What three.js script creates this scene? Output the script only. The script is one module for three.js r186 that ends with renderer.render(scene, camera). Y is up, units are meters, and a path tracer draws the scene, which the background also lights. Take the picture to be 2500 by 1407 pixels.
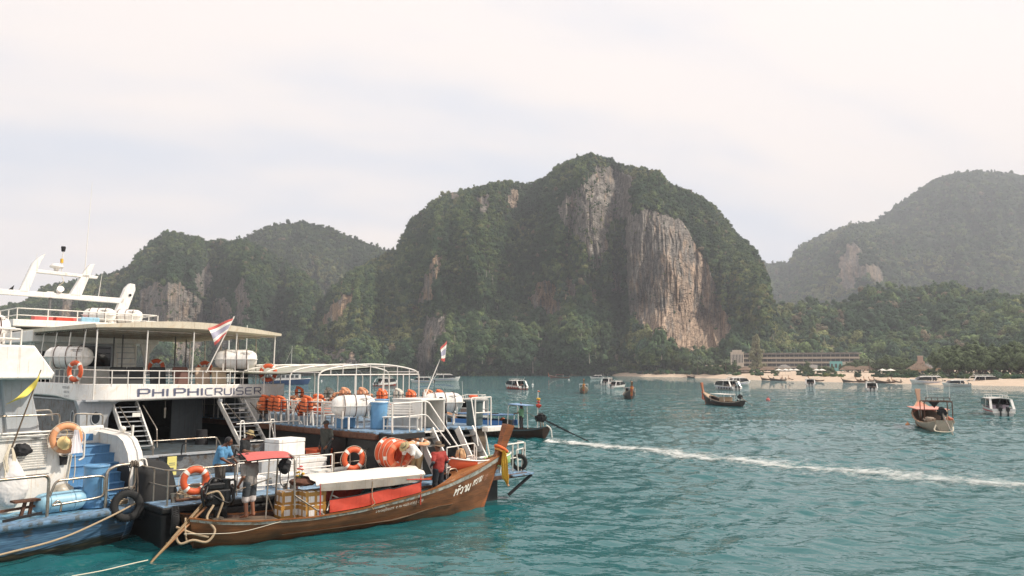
import * as THREE from 'three';
import { RoundedBoxGeometry } from 'three/addons/geometries/RoundedBoxGeometry.js';
import { mergeGeometries, mergeVertices } from 'three/addons/utils/BufferGeometryUtils.js';
import { ImprovedNoise } from 'three/addons/math/ImprovedNoise.js';
import { FontLoader } from 'three/addons/loaders/FontLoader.js';

// ---------- camera, sky, sun, exposure ----------
const scene = new THREE.Scene();
const EYE = 4.65, FPX = 1950, PITCH = Math.atan(197 / FPX);
const camera = new THREE.PerspectiveCamera(2 * Math.atan(703.5 / FPX) * 180 / Math.PI, 16 / 9, 0.3, 6000);
camera.position.set(0, EYE, 0); camera.rotation.x = PITCH;
const renderer = new THREE.WebGLRenderer({ antialias: true });
renderer.toneMapping = THREE.LinearToneMapping; renderer.toneMappingExposure = 1.08;
renderer.shadowMap.enabled = true;
const SUN = new THREE.Vector3(0.70, 0.66, 0.02).normalize();
const sun = new THREE.DirectionalLight(new THREE.Color().setRGB(1, 0.91, 0.79), 4.6);
sun.position.copy(SUN).multiplyScalar(300); sun.castShadow = true; sun.shadow.radius = 2;
Object.assign(sun.shadow.camera, { left: -200, right: 200, top: 200, bottom: -200, near: 1, far: 900 });
sun.shadow.mapSize.set(4096, 4096);
scene.add(sun, sun.target);
scene.fog = new THREE.FogExp2(new THREE.Color().setRGB(0.86, 0.91, 1.0), 0.0003);

const PN = new ImprovedNoise();
const noise = (x, y = 0, z = 0) => PN.noise(x + 100.3, y + 57.7, z + 31.1);
function fbm(x, y, z = 0, o = 4) { let s = 0, a = 0.5; for (let i = 0; i < o; i++) { s += a * noise(x, y, z); x *= 2.03; y *= 2.03; z *= 2.03; a *= 0.5; } return s; }
let seed = 12345;
const rnd = () => { seed = (seed * 1664525 + 1013904223) >>> 0; return seed / 4294967296; };
const rr = (a, b) => a + (b - a) * rnd();
const clamp = (x, a, b) => Math.max(a, Math.min(b, x)), lerp = (a, b, t) => a + (b - a) * t;
const sstep = (a, b, x) => { const t = clamp((x - a) / (b - a), 0, 1); return t * t * (3 - 2 * t); };
const V = (x, y, z) => new THREE.Vector3(x, y, z);
const R = (d) => d * Math.PI / 180;
const nth = (i) => ['first', 'second', 'third', 'fourth', 'fifth', 'sixth', 'seventh', 'eighth', 'ninth', 'tenth', 'eleventh', 'twelfth', 'thirteenth', 'fourteenth', 'fifteenth', 'sixteenth', 'seventeenth', 'eighteenth'][i];

{ // sky: thin warm haze cloud over pale blue
  const W = 1024, H = 512, d = new Float32Array(W * H * 4);
  const blue = [0.72, 0.765, 0.86], pink = [1.0, 0.915, 0.875];
  for (let j = 0; j < H; j++) for (let i = 0; i < W; i++) {
    const el = ((j + 0.5) / H - 0.5) * Math.PI, az = ((i + 0.5) / W - 0.5) * 2 * Math.PI;
    const y = Math.sin(el), c = Math.cos(el), x = c * Math.cos(az), z = c * Math.sin(az);
    const s = 1 / (0.25 + Math.max(y, 0)); // cloud layer seen at an angle
    const px = x * s, pz = z * s;
    let cl = fbm(px * 0.55 + 3.1, pz * 1.1 + px * 0.35, 2.2, 5) * 1.9 + fbm(px * 2.1, pz * 5 + px * 1.4, 7.7, 4) * 0.8;
    cl = sstep(-0.72, 0.62, cl + 0.45 * (sstep(0.14, 0.40, y)) - 0.05 + 0.42 * sstep(0.13, 0.0, y) + 0.12);
    const k = j * W + i;
    const au = 0.32 * Math.exp(-Math.acos(clamp(x * SUN.x + y * SUN.y + z * SUN.z, -1, 1)) / R(42)); // brighter haze on the sun's side
    for (let q = 0; q < 3; q++) d[k * 4 + q] = lerp(blue[q], pink[q], cl) * 1.0 + au * [1, 0.93, 0.86][q];
    d[k * 4 + 3] = 1;
  }
  const t = new THREE.DataTexture(d, W, H, THREE.RGBAFormat, THREE.FloatType);
  t.mapping = THREE.EquirectangularReflectionMapping; t.magFilter = THREE.LinearFilter; t.minFilter = THREE.LinearFilter; t.needsUpdate = true;
  scene.background = t; scene.environment = t;
}

// ---------- helpers ----------
const cosP = Math.cos(PITCH), sinP = Math.sin(PITCH);
function ray(px, py) { const a = (px - 1250) / FPX, b = (703.5 - py) / FPX; return V(a, b * cosP + sinP, b * sinP - cosP); }
const onPlaneY = (px, py, h) => { const r = ray(px, py), t = (h - EYE) / r.y; return V(r.x * t, h, r.z * t); };
const atDist = (px, py, dist) => { const r = ray(px, py), t = dist / -r.z; return V(r.x * t, EYE + r.y * t, -dist); };
function toPx(p) { const z = -(p.z * cosP - (p.y - EYE) * sinP), y = (p.y - EYE) * cosP + p.z * sinP; return [1250 + FPX * p.x / z, 703.5 - FPX * y / z]; }

const names = {};
function numbered(n) { const k = names[n] = (names[n] ?? -1) + 1; return k ? n + '_' + String(k).padStart(3, '0') : n; }
function tag(o, label, category, group, kind) { if (label) o.userData.label = label; if (category) o.userData.category = category; if (group) o.userData.group = group; if (kind) o.userData.kind = kind; return o; }
function thing(name, label, category, pos = [0, 0, 0], turn = 0, group) {
  const o = new THREE.Group(); o.name = numbered(name); scene.add(o);
  if (pos.isVector3) o.position.copy(pos); else o.position.set(...pos);
  o.rotation.y = turn; tag(o, label, category, group); o.updateMatrixWorld(true); return o;
}
function copyOf(src, label, pos, turn, group) {
  const o = src.clone(); o.name = numbered(src.name.replace(/_\d+$/, '')); scene.add(o);
  if (pos.isVector3) o.position.copy(pos); else o.position.set(...pos);
  o.rotation.set(0, turn ?? src.rotation.y, 0); o.userData = { ...src.userData }; if (label) o.userData.label = label; if (group) o.userData.group = group; o.updateMatrixWorld(true); return o;
}
function boxUV(g, s = 1) { // uv in metres by dominant normal
  const p = g.attributes.position, n = g.attributes.normal, uv = new Float32Array(p.count * 2);
  for (let i = 0; i < p.count; i++) {
    const ax = Math.abs(n.getX(i)), ay = Math.abs(n.getY(i)), az = Math.abs(n.getZ(i)); let u, v;
    if (ay >= ax && ay >= az) { u = p.getX(i); v = p.getZ(i); } else if (ax >= az) { u = p.getZ(i); v = p.getY(i); } else { u = p.getX(i); v = p.getY(i); }
    uv[i * 2] = u * s; uv[i * 2 + 1] = v * s;
  }
  g.setAttribute('uv', new THREE.BufferAttribute(uv, 2)); return g;
}
function join(list, keepUV) {
  list = (Array.isArray(list) ? list.flat(9) : [list]).filter(Boolean);
  const out = list.map((g) => { let q = g.index ? g.toNonIndexed() : g.clone(); for (const k of Object.keys(q.attributes)) if (!['position', 'normal', 'uv', ...(keepUV === 'color' ? ['color'] : [])].includes(k)) q.deleteAttribute(k); if (!q.attributes.normal) q.computeVertexNormals(); if (!q.attributes.uv) boxUV(q); q.morphAttributes = {}; return q; });
  const g = out.length === 1 ? out[0] : mergeGeometries(out);
  if (!keepUV) boxUV(g);
  return g;
}
function part(parent, name, geos, material, label, keepUV) {
  const m = new THREE.Mesh(join(geos, keepUV), material); m.name = parent === scene ? numbered(name) : name; m.castShadow = m.receiveShadow = true;
  if (label) m.userData.label = label; parent.add(m); return m;
}
// one-mesh thing
function solo(name, label, category, geos, material, pos = [0, 0, 0], turn = 0, group, keepUV) {
  const m = part(scene, name, geos, material, null, keepUV); if (pos.isVector3) m.position.copy(pos); else m.position.set(...pos); m.rotation.y = turn; return tag(m, label, category, group);
}
const tr = (g, x = 0, y = 0, z = 0) => g.translate(x, y, z);
const box = (w, h, d, x = 0, y = 0, z = 0, ry = 0, rx = 0, rz = 0) => { const g = new THREE.BoxGeometry(w, h, d); if (rz) g.rotateZ(rz); if (rx) g.rotateX(rx); if (ry) g.rotateY(ry); return g.translate(x, y, z); };
const rbox = (w, h, d, x = 0, y = 0, z = 0, r = 0.02, ry = 0, rx = 0, rz = 0) => { const g = new RoundedBoxGeometry(w, h, d, 2, Math.min(r, w / 2.01, h / 2.01, d / 2.01)); if (rz) g.rotateZ(rz); if (rx) g.rotateX(rx); if (ry) g.rotateY(ry); return g.translate(x, y, z); };
// box between corners
const bb = (x0, x1, y0, y1, z0, z1, r) => r ? rbox(x1 - x0, y1 - y0, z1 - z0, (x0 + x1) / 2, (y0 + y1) / 2, (z0 + z1) / 2, r) : box(x1 - x0, y1 - y0, z1 - z0, (x0 + x1) / 2, (y0 + y1) / 2, (z0 + z1) / 2);
const cyl = (r0, r1, h, x = 0, y = 0, z = 0, seg = 14) => new THREE.CylinderGeometry(r1, r0, h, seg).translate(x, y + h / 2, z);
const sph = (r, x = 0, y = 0, z = 0, sx = 1, sy = 1, sz = 1, seg = 12) => new THREE.SphereGeometry(r, seg, Math.ceil(seg * 0.7)).scale(sx, sy, sz).translate(x, y, z);
const vv = (p) => p.isVector3 ? p : V(...p);
function rod(a, b, r = 0.02, r2 = r, seg = 7) { a = vv(a); b = vv(b); const d = b.clone().sub(a), L = d.length(); const g = new THREE.CylinderGeometry(r2, r, L, seg); g.translate(0, L / 2, 0); g.applyQuaternion(new THREE.Quaternion().setFromUnitVectors(V(0, 1, 0), d.normalize())); return g.translate(a.x, a.y, a.z); }
function bar(a, b, w, h) { a = vv(a); b = vv(b); const d = b.clone().sub(a), L = d.length(), g = new THREE.BoxGeometry(w, h, L); const m = new THREE.Matrix4().lookAt(b, a, V(0, 1, 0)); g.applyMatrix4(m); return g.translate((a.x + b.x) / 2, (a.y + b.y) / 2, (a.z + b.z) / 2); }
// polyline tube with rounded corners
function pipe(pts, r = 0.02, rad = 0.08, seg = 6, closed = false) {
  pts = pts.map(vv); const path = new THREE.CurvePath(); let prev = pts[0];
  for (let i = 1; i < pts.length; i++) {
    if (i < pts.length - 1 && rad > 0) {
      const a = pts[i - 1], b = pts[i], c = pts[i + 1], k = Math.min(rad, a.distanceTo(b) * 0.45, b.distanceTo(c) * 0.45);
      const p1 = b.clone().lerp(a, k / a.distanceTo(b)), p2 = b.clone().lerp(c, k / b.distanceTo(c));
      path.add(new THREE.LineCurve3(prev, p1)); path.add(new THREE.QuadraticBezierCurve3(p1, b.clone(), p2)); prev = p2;
    } else { path.add(new THREE.LineCurve3(prev, pts[i])); prev = pts[i]; }
  }
  // sample each sub-curve sparsely
  const P = []; for (const c of path.curves) { const n = c.isLineCurve3 ? 1 : 4; for (let i = 0; i < n; i++) P.push(c.getPoint(i / n)); } P.push(prev.clone());
  return tubeThrough(P, r, seg);
}
function tubeThrough(P, r, seg = 6) { // exact tube along points, r number or function(t)
  P = P.filter((p, i) => !i || p.distanceTo(P[i - 1]) > 1e-4);
  const n = P.length, pos = [], nor = [], idx = [], rf = typeof r === 'function' ? r : () => r; let nrm = null;
  for (let i = 0; i < n; i++) {
    const t = P[Math.min(i + 1, n - 1)].clone().sub(P[Math.max(i - 1, 0)]).normalize();
    if (!nrm) { nrm = Math.abs(t.y) < 0.9 ? V(0, 1, 0) : V(1, 0, 0); }
    nrm = nrm.clone().sub(t.clone().multiplyScalar(nrm.dot(t))).normalize(); const bi = t.clone().cross(nrm);
    for (let k = 0; k < seg; k++) { const a = k / seg * Math.PI * 2, d = nrm.clone().multiplyScalar(Math.cos(a)).addScaledVector(bi, Math.sin(a)); nor.push(d.x, d.y, d.z); d.multiplyScalar(rf(i / (n - 1))).add(P[i]); pos.push(d.x, d.y, d.z); }
  }
  for (let i = 0; i < n - 1; i++) for (let k = 0; k < seg; k++) { const a = i * seg + k, b = i * seg + (k + 1) % seg, c = a + seg, e = b + seg; idx.push(a, b, c, b, e, c); }
  for (const [s, fl] of [[0, 1], [n - 1, 0]]) for (let k = 1; k < seg - 1; k++) { const a = s * seg; fl ? idx.push(a, a + k + 1, a + k) : idx.push(a, a + k, a + k + 1); }
  const g = new THREE.BufferGeometry(); g.setAttribute('position', new THREE.Float32BufferAttribute(pos, 3)); g.setAttribute('normal', new THREE.Float32BufferAttribute(nor, 3)); g.setIndex(idx); return g;
}
const curve = (pts, n = 24) => new THREE.CatmullRomCurve3(pts.map(vv)).getPoints(n);
const rope = (pts, r = 0.015, n = 24, seg = 5) => tubeThrough(curve(pts, n), r, seg);
// surface from rows of points: grid[i][j] Vector3; thickness optional
function sheet(rows, closedJ = false) {
  const n = rows.length, m = rows[0].length, pos = [], idx = [], uv = [];
  for (let i = 0; i < n; i++) for (let j = 0; j < m; j++) { const p = vv(rows[i][j]); pos.push(p.x, p.y, p.z); uv.push(j / (m - 1), i / (n - 1)); }
  for (let i = 0; i < n - 1; i++) for (let j = 0; j < m - (closedJ ? 0 : 1); j++) { const a = i * m + j, b = i * m + (j + 1) % m, c = a + m, d = b + m; idx.push(a, b, c, b, d, c); }
  const g = new THREE.BufferGeometry(); g.setAttribute('position', new THREE.Float32BufferAttribute(pos, 3)); g.setAttribute('uv', new THREE.Float32BufferAttribute(uv, 2)); g.setIndex(idx); g.computeVertexNormals(); return g;
}
// flat shape in xy extruded along z by depth with small bevel
function slabShape(pts, depth, bevel = 0, holes = []) { const s = new THREE.Shape(pts.map((p) => new THREE.Vector2(p[0], p[1]))); for (const h of holes) s.holes.push(new THREE.Path(h.map((p) => new THREE.Vector2(p[0], p[1])))); return new THREE.ExtrudeGeometry(s, { depth, bevelEnabled: bevel > 0, bevelThickness: bevel, bevelSize: bevel, bevelSegments: 1, curveSegments: 10 }); }
const hull2 = (poly, x, y) => { let c = false; for (let i = 0, j = poly.length - 1; i < poly.length; j = i++) { const [xi, yi] = poly[i], [xj, yj] = poly[j]; if ((yi > y) !== (yj > y) && x < (xj - xi) * (y - yi) / (yj - yi) + xi) c = !c; } return c; };
const interp = (tab, x) => { if (x <= tab[0][0]) return tab[0][1]; for (let i = 1; i < tab.length; i++) if (x <= tab[i][0]) { const t = (x - tab[i - 1][0]) / (tab[i][0] - tab[i - 1][0]); return lerp(tab[i - 1][1], tab[i][1], t); } return tab.at(-1)[1]; };

// ---------- textures ----------
function canvasTex(w, h, draw, srgb = true) { const c = document.createElement('canvas'); c.width = w; c.height = h; const x = c.getContext('2d'); draw(x, w, h); const t = new THREE.CanvasTexture(c); t.wrapS = t.wrapT = THREE.RepeatWrapping; if (srgb) t.colorSpace = THREE.SRGBColorSpace; return t; }
function dataTex(w, h, f, srgb = true) { const d = new Uint8Array(w * h * 4); for (let j = 0; j < h; j++) for (let i = 0; i < w; i++) { const c = f(i / w, j / h), k = (j * w + i) * 4; if (typeof c === 'number') d[k] = d[k + 1] = d[k + 2] = clamp(c, 0, 1) * 255; else for (let q = 0; q < 3; q++) d[k + q] = clamp(c[q], 0, 1) * 255; d[k + 3] = c[3] === undefined ? 255 : c[3] * 255; } const t = new THREE.DataTexture(d, w, h); t.wrapS = t.wrapT = THREE.RepeatWrapping; t.magFilter = t.minFilter = THREE.LinearFilter; if (srgb) t.colorSpace = THREE.SRGBColorSpace; t.needsUpdate = true; return t; }
// periodic noise in u,v
const TAU = Math.PI * 2;
function pn(u, v, f, s = 0) { const a = u * TAU, b = v * TAU, r = f / TAU; return PN.noise(Math.cos(a) * r + 11.3 + s, Math.sin(a) * r + 5.1 + Math.cos(b) * r * 1.01, Math.sin(b) * r + 3.7 + s * 1.7); }
const T = {};
T.grime = dataTex(512, 512, (u, v) => { let g = 0.965 + 0.035 * pn(u, v, 7) + 0.03 * pn(u, v, 21, 3) + 0.025 * pn(u, v, 64, 8); const run = sstep(0.3, 0.62, PN.noise(u * 70, v * 2.2, 5.5) + 0.3 * pn(u, v, 9, 14)); g -= 0.05 * run; const r = sstep(0.36, 0.6, pn(u, v, 9, 33) + 0.25 * pn(u, v, 50, 41)); return [g, g - 0.03 * r - 0.03 * run, g - 0.06 * r - 0.06 * run]; });
T.worn = dataTex(512, 512, (u, v) => { let g = 0.87 + 0.14 * pn(u, v, 6, 2) + 0.13 * pn(u, v, 26, 7) + 0.1 * pn(u, v, 80, 5); const r = sstep(0.12, 0.38, pn(u, v, 11, 15) + 0.3 * pn(u, v, 60, 4)); return [g - 0.1 * r, g - 0.2 * r, g - 0.28 * r]; });
T.wood = dataTex(512, 512, (u, v) => { const g = 0.78 + 0.2 * pn(u * 1, v, 5, 3) + 0.22 * PN.noise(pn(u, v, 3, 9) * 3, v * 90, 2.2) + 0.12 * pn(u, v, 90, 1); return [g, g * 0.97, g * 0.93]; });
T.bump = dataTex(256, 256, (u, v) => 0.5 + 0.3 * pn(u, v, 14, 1) + 0.3 * pn(u, v, 50, 6), false);
T.cloth = dataTex(256, 256, (u, v) => 0.5 + 0.35 * pn(u, v, 6, 1) + 0.18 * pn(u, v, 18, 6), false);
const rep = (t, x, y) => { const c = t.clone(); c.repeat.set(x, y ?? x); c.needsUpdate = true; return c; };
const G1 = rep(T.grime, 0.45), W1 = rep(T.worn, 0.6), B1 = rep(T.bump, 2), WD1 = rep(T.wood, 0.5, 1.1), CL1 = rep(T.cloth, 0.7);
const mat = (c, rough = 0.5, o = {}) => new THREE.MeshPhysicalMaterial({ color: Array.isArray(c) ? new THREE.Color().setRGB(...c) : new THREE.Color(c), roughness: rough, side: THREE.DoubleSide, ...o });
const M = {
  white: mat('#e9e6df', 0.38, { map: G1, bumpMap: B1, bumpScale: 0.002 }),
  whiteWorn: mat('#ddd8cc', 0.5, { map: W1, bumpMap: B1, bumpScale: 0.003 }),
  gel: mat('#efece6', 0.25, { map: G1, clearcoat: 0.3, clearcoatRoughness: 0.2 }),
  rail: mat('#e6e2da', 0.35, { map: G1 }),
  steel: mat('#b9b2a6', 0.3, { metalness: 0.75, map: W1 }),
  greyPaint: mat('#77797a', 0.55, { map: W1, bumpMap: B1, bumpScale: 0.004 }),
  paleGrey: mat('#aeb2b5', 0.45, { map: G1 }),
  black: mat('#151718', 0.5, { map: W1, bumpMap: B1, bumpScale: 0.006 }),
  dark: mat('#1d2123', 0.6, { map: G1 }),
  rubber: mat('#1a1a1a', 0.75, { bumpMap: B1, bumpScale: 0.004 }),
  blueDeck: mat('#8badcb', 0.5, { map: W1, bumpMap: B1, bumpScale: 0.004 }),
  blueStep: mat('#5c8db8', 0.45, { map: G1, bumpMap: B1, bumpScale: 0.003 }),
  bluePlastic: mat('#6697bf', 0.4, { map: G1 }),
  paleBlue: mat('#93bfd4', 0.45, { map: G1 }),
  orange: mat('#dc6238', 0.5, { map: G1 }),
  orangeFaded: mat('#e6a274', 0.6, { map: G1 }),
  jacket: mat('#e87848', 0.75, { map: G1, bumpMap: CL1, bumpScale: 0.02 }),
  jacketPale: mat('#dba27e', 0.8, { map: G1, bumpMap: CL1, bumpScale: 0.02 }),
  strap: mat('#1f1f22', 0.8),
  tape: mat('#e8e4da', 0.4),
  wood: mat('#8a5430', 0.42, { map: WD1, clearcoat: 0.25, clearcoatRoughness: 0.35, bumpMap: B1, bumpScale: 0.002 }),
  woodPale: mat('#b98455', 0.5, { map: WD1, bumpMap: B1, bumpScale: 0.002 }),
  woodDark: mat('#5c3a26', 0.5, { map: WD1, bumpMap: B1, bumpScale: 0.003 }),
  woodGrey: mat('#857463', 0.7, { map: WD1, bumpMap: B1, bumpScale: 0.004 }),
  rope: mat('#b7a184', 0.85, { bumpMap: rep(T.bump, 8), bumpScale: 0.01 }),
  ropePale: mat('#d6cbb6', 0.85),
  canvas: mat('#dcd5cb', 0.8, { bumpMap: CL1, bumpScale: 0.015 }),
  cream: mat('#d9cfba', 0.8, { map: G1, bumpMap: CL1, bumpScale: 0.01 }),
  red: mat('#c8452f', 0.6, { map: G1, bumpMap: CL1, bumpScale: 0.01 }),
  pinkRed: mat('#c9605a', 0.65, { map: G1 }),
  yellow: mat('#e0b23c', 0.75, { map: G1, bumpMap: CL1, bumpScale: 0.02 }),
  engine: mat('#202123', 0.45, { metalness: 0.4, map: W1 }),
  glass: mat('#101820', 0.06, { metalness: 0, specularIntensity: 1 }),
  rust: mat('#6a4632', 0.75, { map: W1, bumpMap: B1, bumpScale: 0.006 }),
  foamBox: mat('#eceae6', 0.7, { bumpMap: B1, bumpScale: 0.002, map: G1 }),
  skin: mat('#8a5a40', 0.55), skinDark: mat('#6b4430', 0.55),
};
// ---------- sea ----------
const waves = [];
{
  let s = seed; seed = 777;
  for (let i = 0; i < 46; i++) { const sh = i < 32, L = sh ? 0.5 * Math.pow(1.9 / 0.5, i / 32) * rr(0.95, 1.05) : 2 * Math.pow(4.5, (i - 32) / 14), k = TAU / L, a = R(80) + rr(-1, 1) * R(sh ? 66 : 30); waves.push({ L, kx: k * Math.cos(a), kz: k * Math.sin(a), ph: rr(0, TAU), amp: L / TAU * (sh ? 0.06 : 0.018) }); }
  seed = s;
}
function seaY(x, z, cell = 0.1) {
  const calm = 0.62 + 0.75 * noise(x * 0.03 + 5, z * 0.05, 1.5) + 0.3 * noise(x * 0.11, z * 0.16, 8); let y = 0;
  const c = clamp(calm, 0.3, 1.25);
  for (const w of waves) { if (w.L < cell * 3.2) continue; const p = Math.sin(w.kx * x + w.kz * z + w.ph); y += w.amp * (w.L < 2.5 ? c : 1) * (p + 0.28 * (p * p - 0.5)); }
  return y;
}
{
  const axis = (segs) => { const out = [segs[0][0]]; for (const [from, to, c0, c1] of segs) { let v = from; while (v < to - 1e-6) { const t = (v - from) / (to - from), st = lerp(c0, c1, t); v = Math.min(to, v + st); if (to - v < st * 0.4) v = to; out.push(v); } } return out; };
  const X = axis([[-1600, -120, 90, 8], [-120, -20, 6, 0.3], [-20, 26, 0.17, 0.17], [26, 60, 0.2, 0.6], [60, 200, 0.9, 6], [200, 1600, 10, 90]]);
  const Zn = axis([[-60, 12, 0.6, 0.6], [12, 34, 0.155, 0.17], [34, 75, 0.17, 0.36], [75, 120, 0.5, 1.2], [120, 560, 1.6, 8], [560, 1800, 15, 120]]);
  const n = X.length, m = Zn.length, pos = new Float32Array(n * m * 3), uv = new Float32Array(n * m * 2);
  for (let j = 0; j < m; j++) for (let i = 0; i < n; i++) {
    const x = X[i], z = -Zn[j], k = j * n + i, cx = Math.max(X[Math.min(i + 1, n - 1)] - x, x - X[Math.max(i - 1, 0)]), cz = Math.abs(Zn[Math.min(j + 1, m - 1)] - Zn[j]);
    pos[k * 3] = x; pos[k * 3 + 1] = Zn[j] > 260 || Math.abs(x) > 190 ? 0 : seaY(x, z, Math.max(cx, cz)); pos[k * 3 + 2] = z; uv[k * 2] = x; uv[k * 2 + 1] = z;
  }
  const near = [], far = []; let hs = 1;
  for (let j = 0; j < m - 1; j++) for (let i = 0; i < n - 1; i++) { const a = j * n + i, b = a + 1, c = a + n, d = c + 1, dist = Math.hypot(X[i] * 0.9, Zn[j]); hs = (hs * 1103515245 + 12345) & 0x7fffffff; (dist < 66 + 30 * (hs / 0x7fffffff) ? near : far).push(a, b, c, b, d, c); }
  const g = new THREE.BufferGeometry(); g.setAttribute('position', new THREE.BufferAttribute(pos, 3)); g.setAttribute('uv', new THREE.BufferAttribute(uv, 2));
  const idx = new Uint32Array(near.length + far.length); idx.set(near); idx.set(far, near.length); g.setIndex(new THREE.BufferAttribute(idx, 1)); g.addGroup(0, near.length, 0); g.addGroup(near.length, far.length, 1); g.computeVertexNormals();
  // periodic ripple maps: integer wave numbers on the tile
  const ripple = (N, tile, l0, l1, count, slope, sd) => { seed = sd; const ws = []; for (let i = 0; i < count; i++) { const L = l0 * Math.pow(l1 / l0, i / count), a = R(80) + rr(-1, 1) * R(62), kx = Math.round(tile / L * Math.cos(a)), kz = Math.round(tile / L * Math.sin(a)) || 1; ws.push([kx, kz, rr(0, TAU), L / TAU * slope]); }
    const h = new Float32Array(N * N); let lo = 1e9, hi = -1e9; for (let j = 0; j < N; j++) for (let i = 0; i < N; i++) { let s = 0; for (const [a, b, p, q] of ws) { const v = Math.sin(TAU * (a * i / N + b * j / N) + p); s += q * (v + 0.25 * v * v); } h[j * N + i] = s; lo = Math.min(lo, s); hi = Math.max(hi, s); }
    const t = dataTex(N, N, (u, v) => { const q = h[Math.round(v * N) * N + Math.round(u * N)]; return (q - lo) / (hi - lo); }, false); t.repeat.set(1 / tile, 1 / tile); return [t, hi - lo]; };
  const [b1, s1] = ripple(512, 7.3, 0.13, 0.55, 26, 0.014, 41), [b2, s2] = ripple(1024, 53, 0.5, 2.2, 64, 0.06, 43);
  const sea = (b, s) => mat([0.013, 0.1, 0.108], 0.02, { ior: 1.333, bumpMap: b, bumpScale: s });
  const o = new THREE.Mesh(g, [sea(b1, s1), sea(b2, s2)]); o.name = 'sea'; o.receiveShadow = true; scene.add(o); tag(o, 'teal rippled bay water reflecting the pale sky', 'sea', null, 'structure');
}

// ---------- hills ----------
const crownGeos = [];
{ // leafy crowns, unit radius: small leaf faces spread through lobes
  for (let v = 0; v < 5; v++) {
    seed = 900 + v; const pos = [], nor = [], col = [], lobes = [];
    for (let i = 0; i < 5 + v; i++) { const a = rr(0, TAU), r = rr(0.15, v === 4 ? 0.85 : 0.62); lobes.push([Math.cos(a) * r * (v === 3 ? 0.55 : 1), (v === 3 ? rr(-0.3, 1.1) : rr(-0.1, 0.42)) * (v === 4 ? 0.4 : 1), Math.sin(a) * r * (v === 3 ? 0.55 : 1), rr(0.26, 0.52)]); }
    if (v !== 4) lobes.push([0, 0.1, 0, 0.5]);
    for (const [lx, ly, lz, lr] of lobes) for (let k = 0; k < 60; k++) {
      const th = rr(0, TAU), y = rr(-0.75, 1), q = Math.sqrt(1 - Math.min(1, y * y)), dir = V(q * Math.cos(th), y, q * Math.sin(th)).normalize(), c = dir.clone().multiplyScalar(lr * rr(0.7, 1.22)).add(V(lx, ly, lz));
      const nn = dir.clone().add(V(rr(-.5, .5), rr(-.2, .6), rr(-.5, .5))).normalize(), t1 = nn.clone().cross(V(rr(-1, 1), rr(-1, 1), rr(-1, 1))).normalize(), t2 = nn.clone().cross(t1), s = lr * rr(0.16, 0.36), sh = rr(0.7, 1.3);
      const P = [c.clone().addScaledVector(t1, s), c.clone().addScaledVector(t1, -s * 0.5).addScaledVector(t2, s * 0.8), c.clone().addScaledVector(t1, -s * 0.6).addScaledVector(t2, -s * 0.7)];
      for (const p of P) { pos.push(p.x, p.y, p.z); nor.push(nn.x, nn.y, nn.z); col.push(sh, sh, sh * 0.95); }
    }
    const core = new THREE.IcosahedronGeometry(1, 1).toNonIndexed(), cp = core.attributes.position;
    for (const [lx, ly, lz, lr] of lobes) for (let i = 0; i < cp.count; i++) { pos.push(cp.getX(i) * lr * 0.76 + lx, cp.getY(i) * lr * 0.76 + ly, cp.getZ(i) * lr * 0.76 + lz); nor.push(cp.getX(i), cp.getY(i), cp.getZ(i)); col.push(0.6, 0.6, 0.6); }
    const g = new THREE.BufferGeometry(); g.setAttribute('position', new THREE.Float32BufferAttribute(pos, 3)); g.setAttribute('normal', new THREE.Float32BufferAttribute(nor, 3)); g.setAttribute('color', new THREE.Float32BufferAttribute(col, 3)); crownGeos.push(g);
  }
}
M.paleTrunk = mat([0.34, 0.3, 0.25], 0.9);
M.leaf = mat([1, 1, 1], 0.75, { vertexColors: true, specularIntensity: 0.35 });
const leafTones = [[0.040, 0.078, 0.040], [0.066, 0.112, 0.050], [0.116, 0.160, 0.062], [0.050, 0.088, 0.054], [0.19, 0.205, 0.088], [0.20, 0.165, 0.11]];
M.hill = mat([1, 1, 1], 0.9, { vertexColors: true, specularIntensity: 0.2, bumpMap: rep(T.bump, 0.12), bumpScale: 1.2 });
// limestone: vertical runnels, cracks and ledges, about 45 m to the tile
T.rock = dataTex(1024, 1024, (u, v) => { const w = u + 0.02 * pn(u, v, 6, 2), st = PN.noise(w * 46, v * 4, 1.3) * 0.5 + PN.noise(w * 130, v * 9, 4.1) * 0.35 + PN.noise(w * 300, v * 22, 8.8) * 0.2; const cr = 1 - sstep(0.0, 0.055, Math.abs(PN.noise(w * 22, v * 5, 6.6) + 0.25 * pn(u, v, 40, 3))), ld = 1 - sstep(0, 0.06, Math.abs(PN.noise(u * 6, v * 34, 2.9) + 0.2 * pn(u, v, 50, 5))); const spots = sstep(0.25, 0.45, pn(u, v, 60, 12)); const g = 0.86 + 0.34 * st + 0.12 * pn(u, v, 12, 9) - 0.26 * cr - 0.22 * ld - 0.2 * spots; return [g, g * 0.985, g * 0.965]; });
M.rock = mat([1, 1, 1], 0.9, { vertexColors: true, specularIntensity: 0.2, map: rep(T.rock, 1 / 45), bumpMap: rep(T.rock, 1 / 45), bumpScale: 2.2 });

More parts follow.
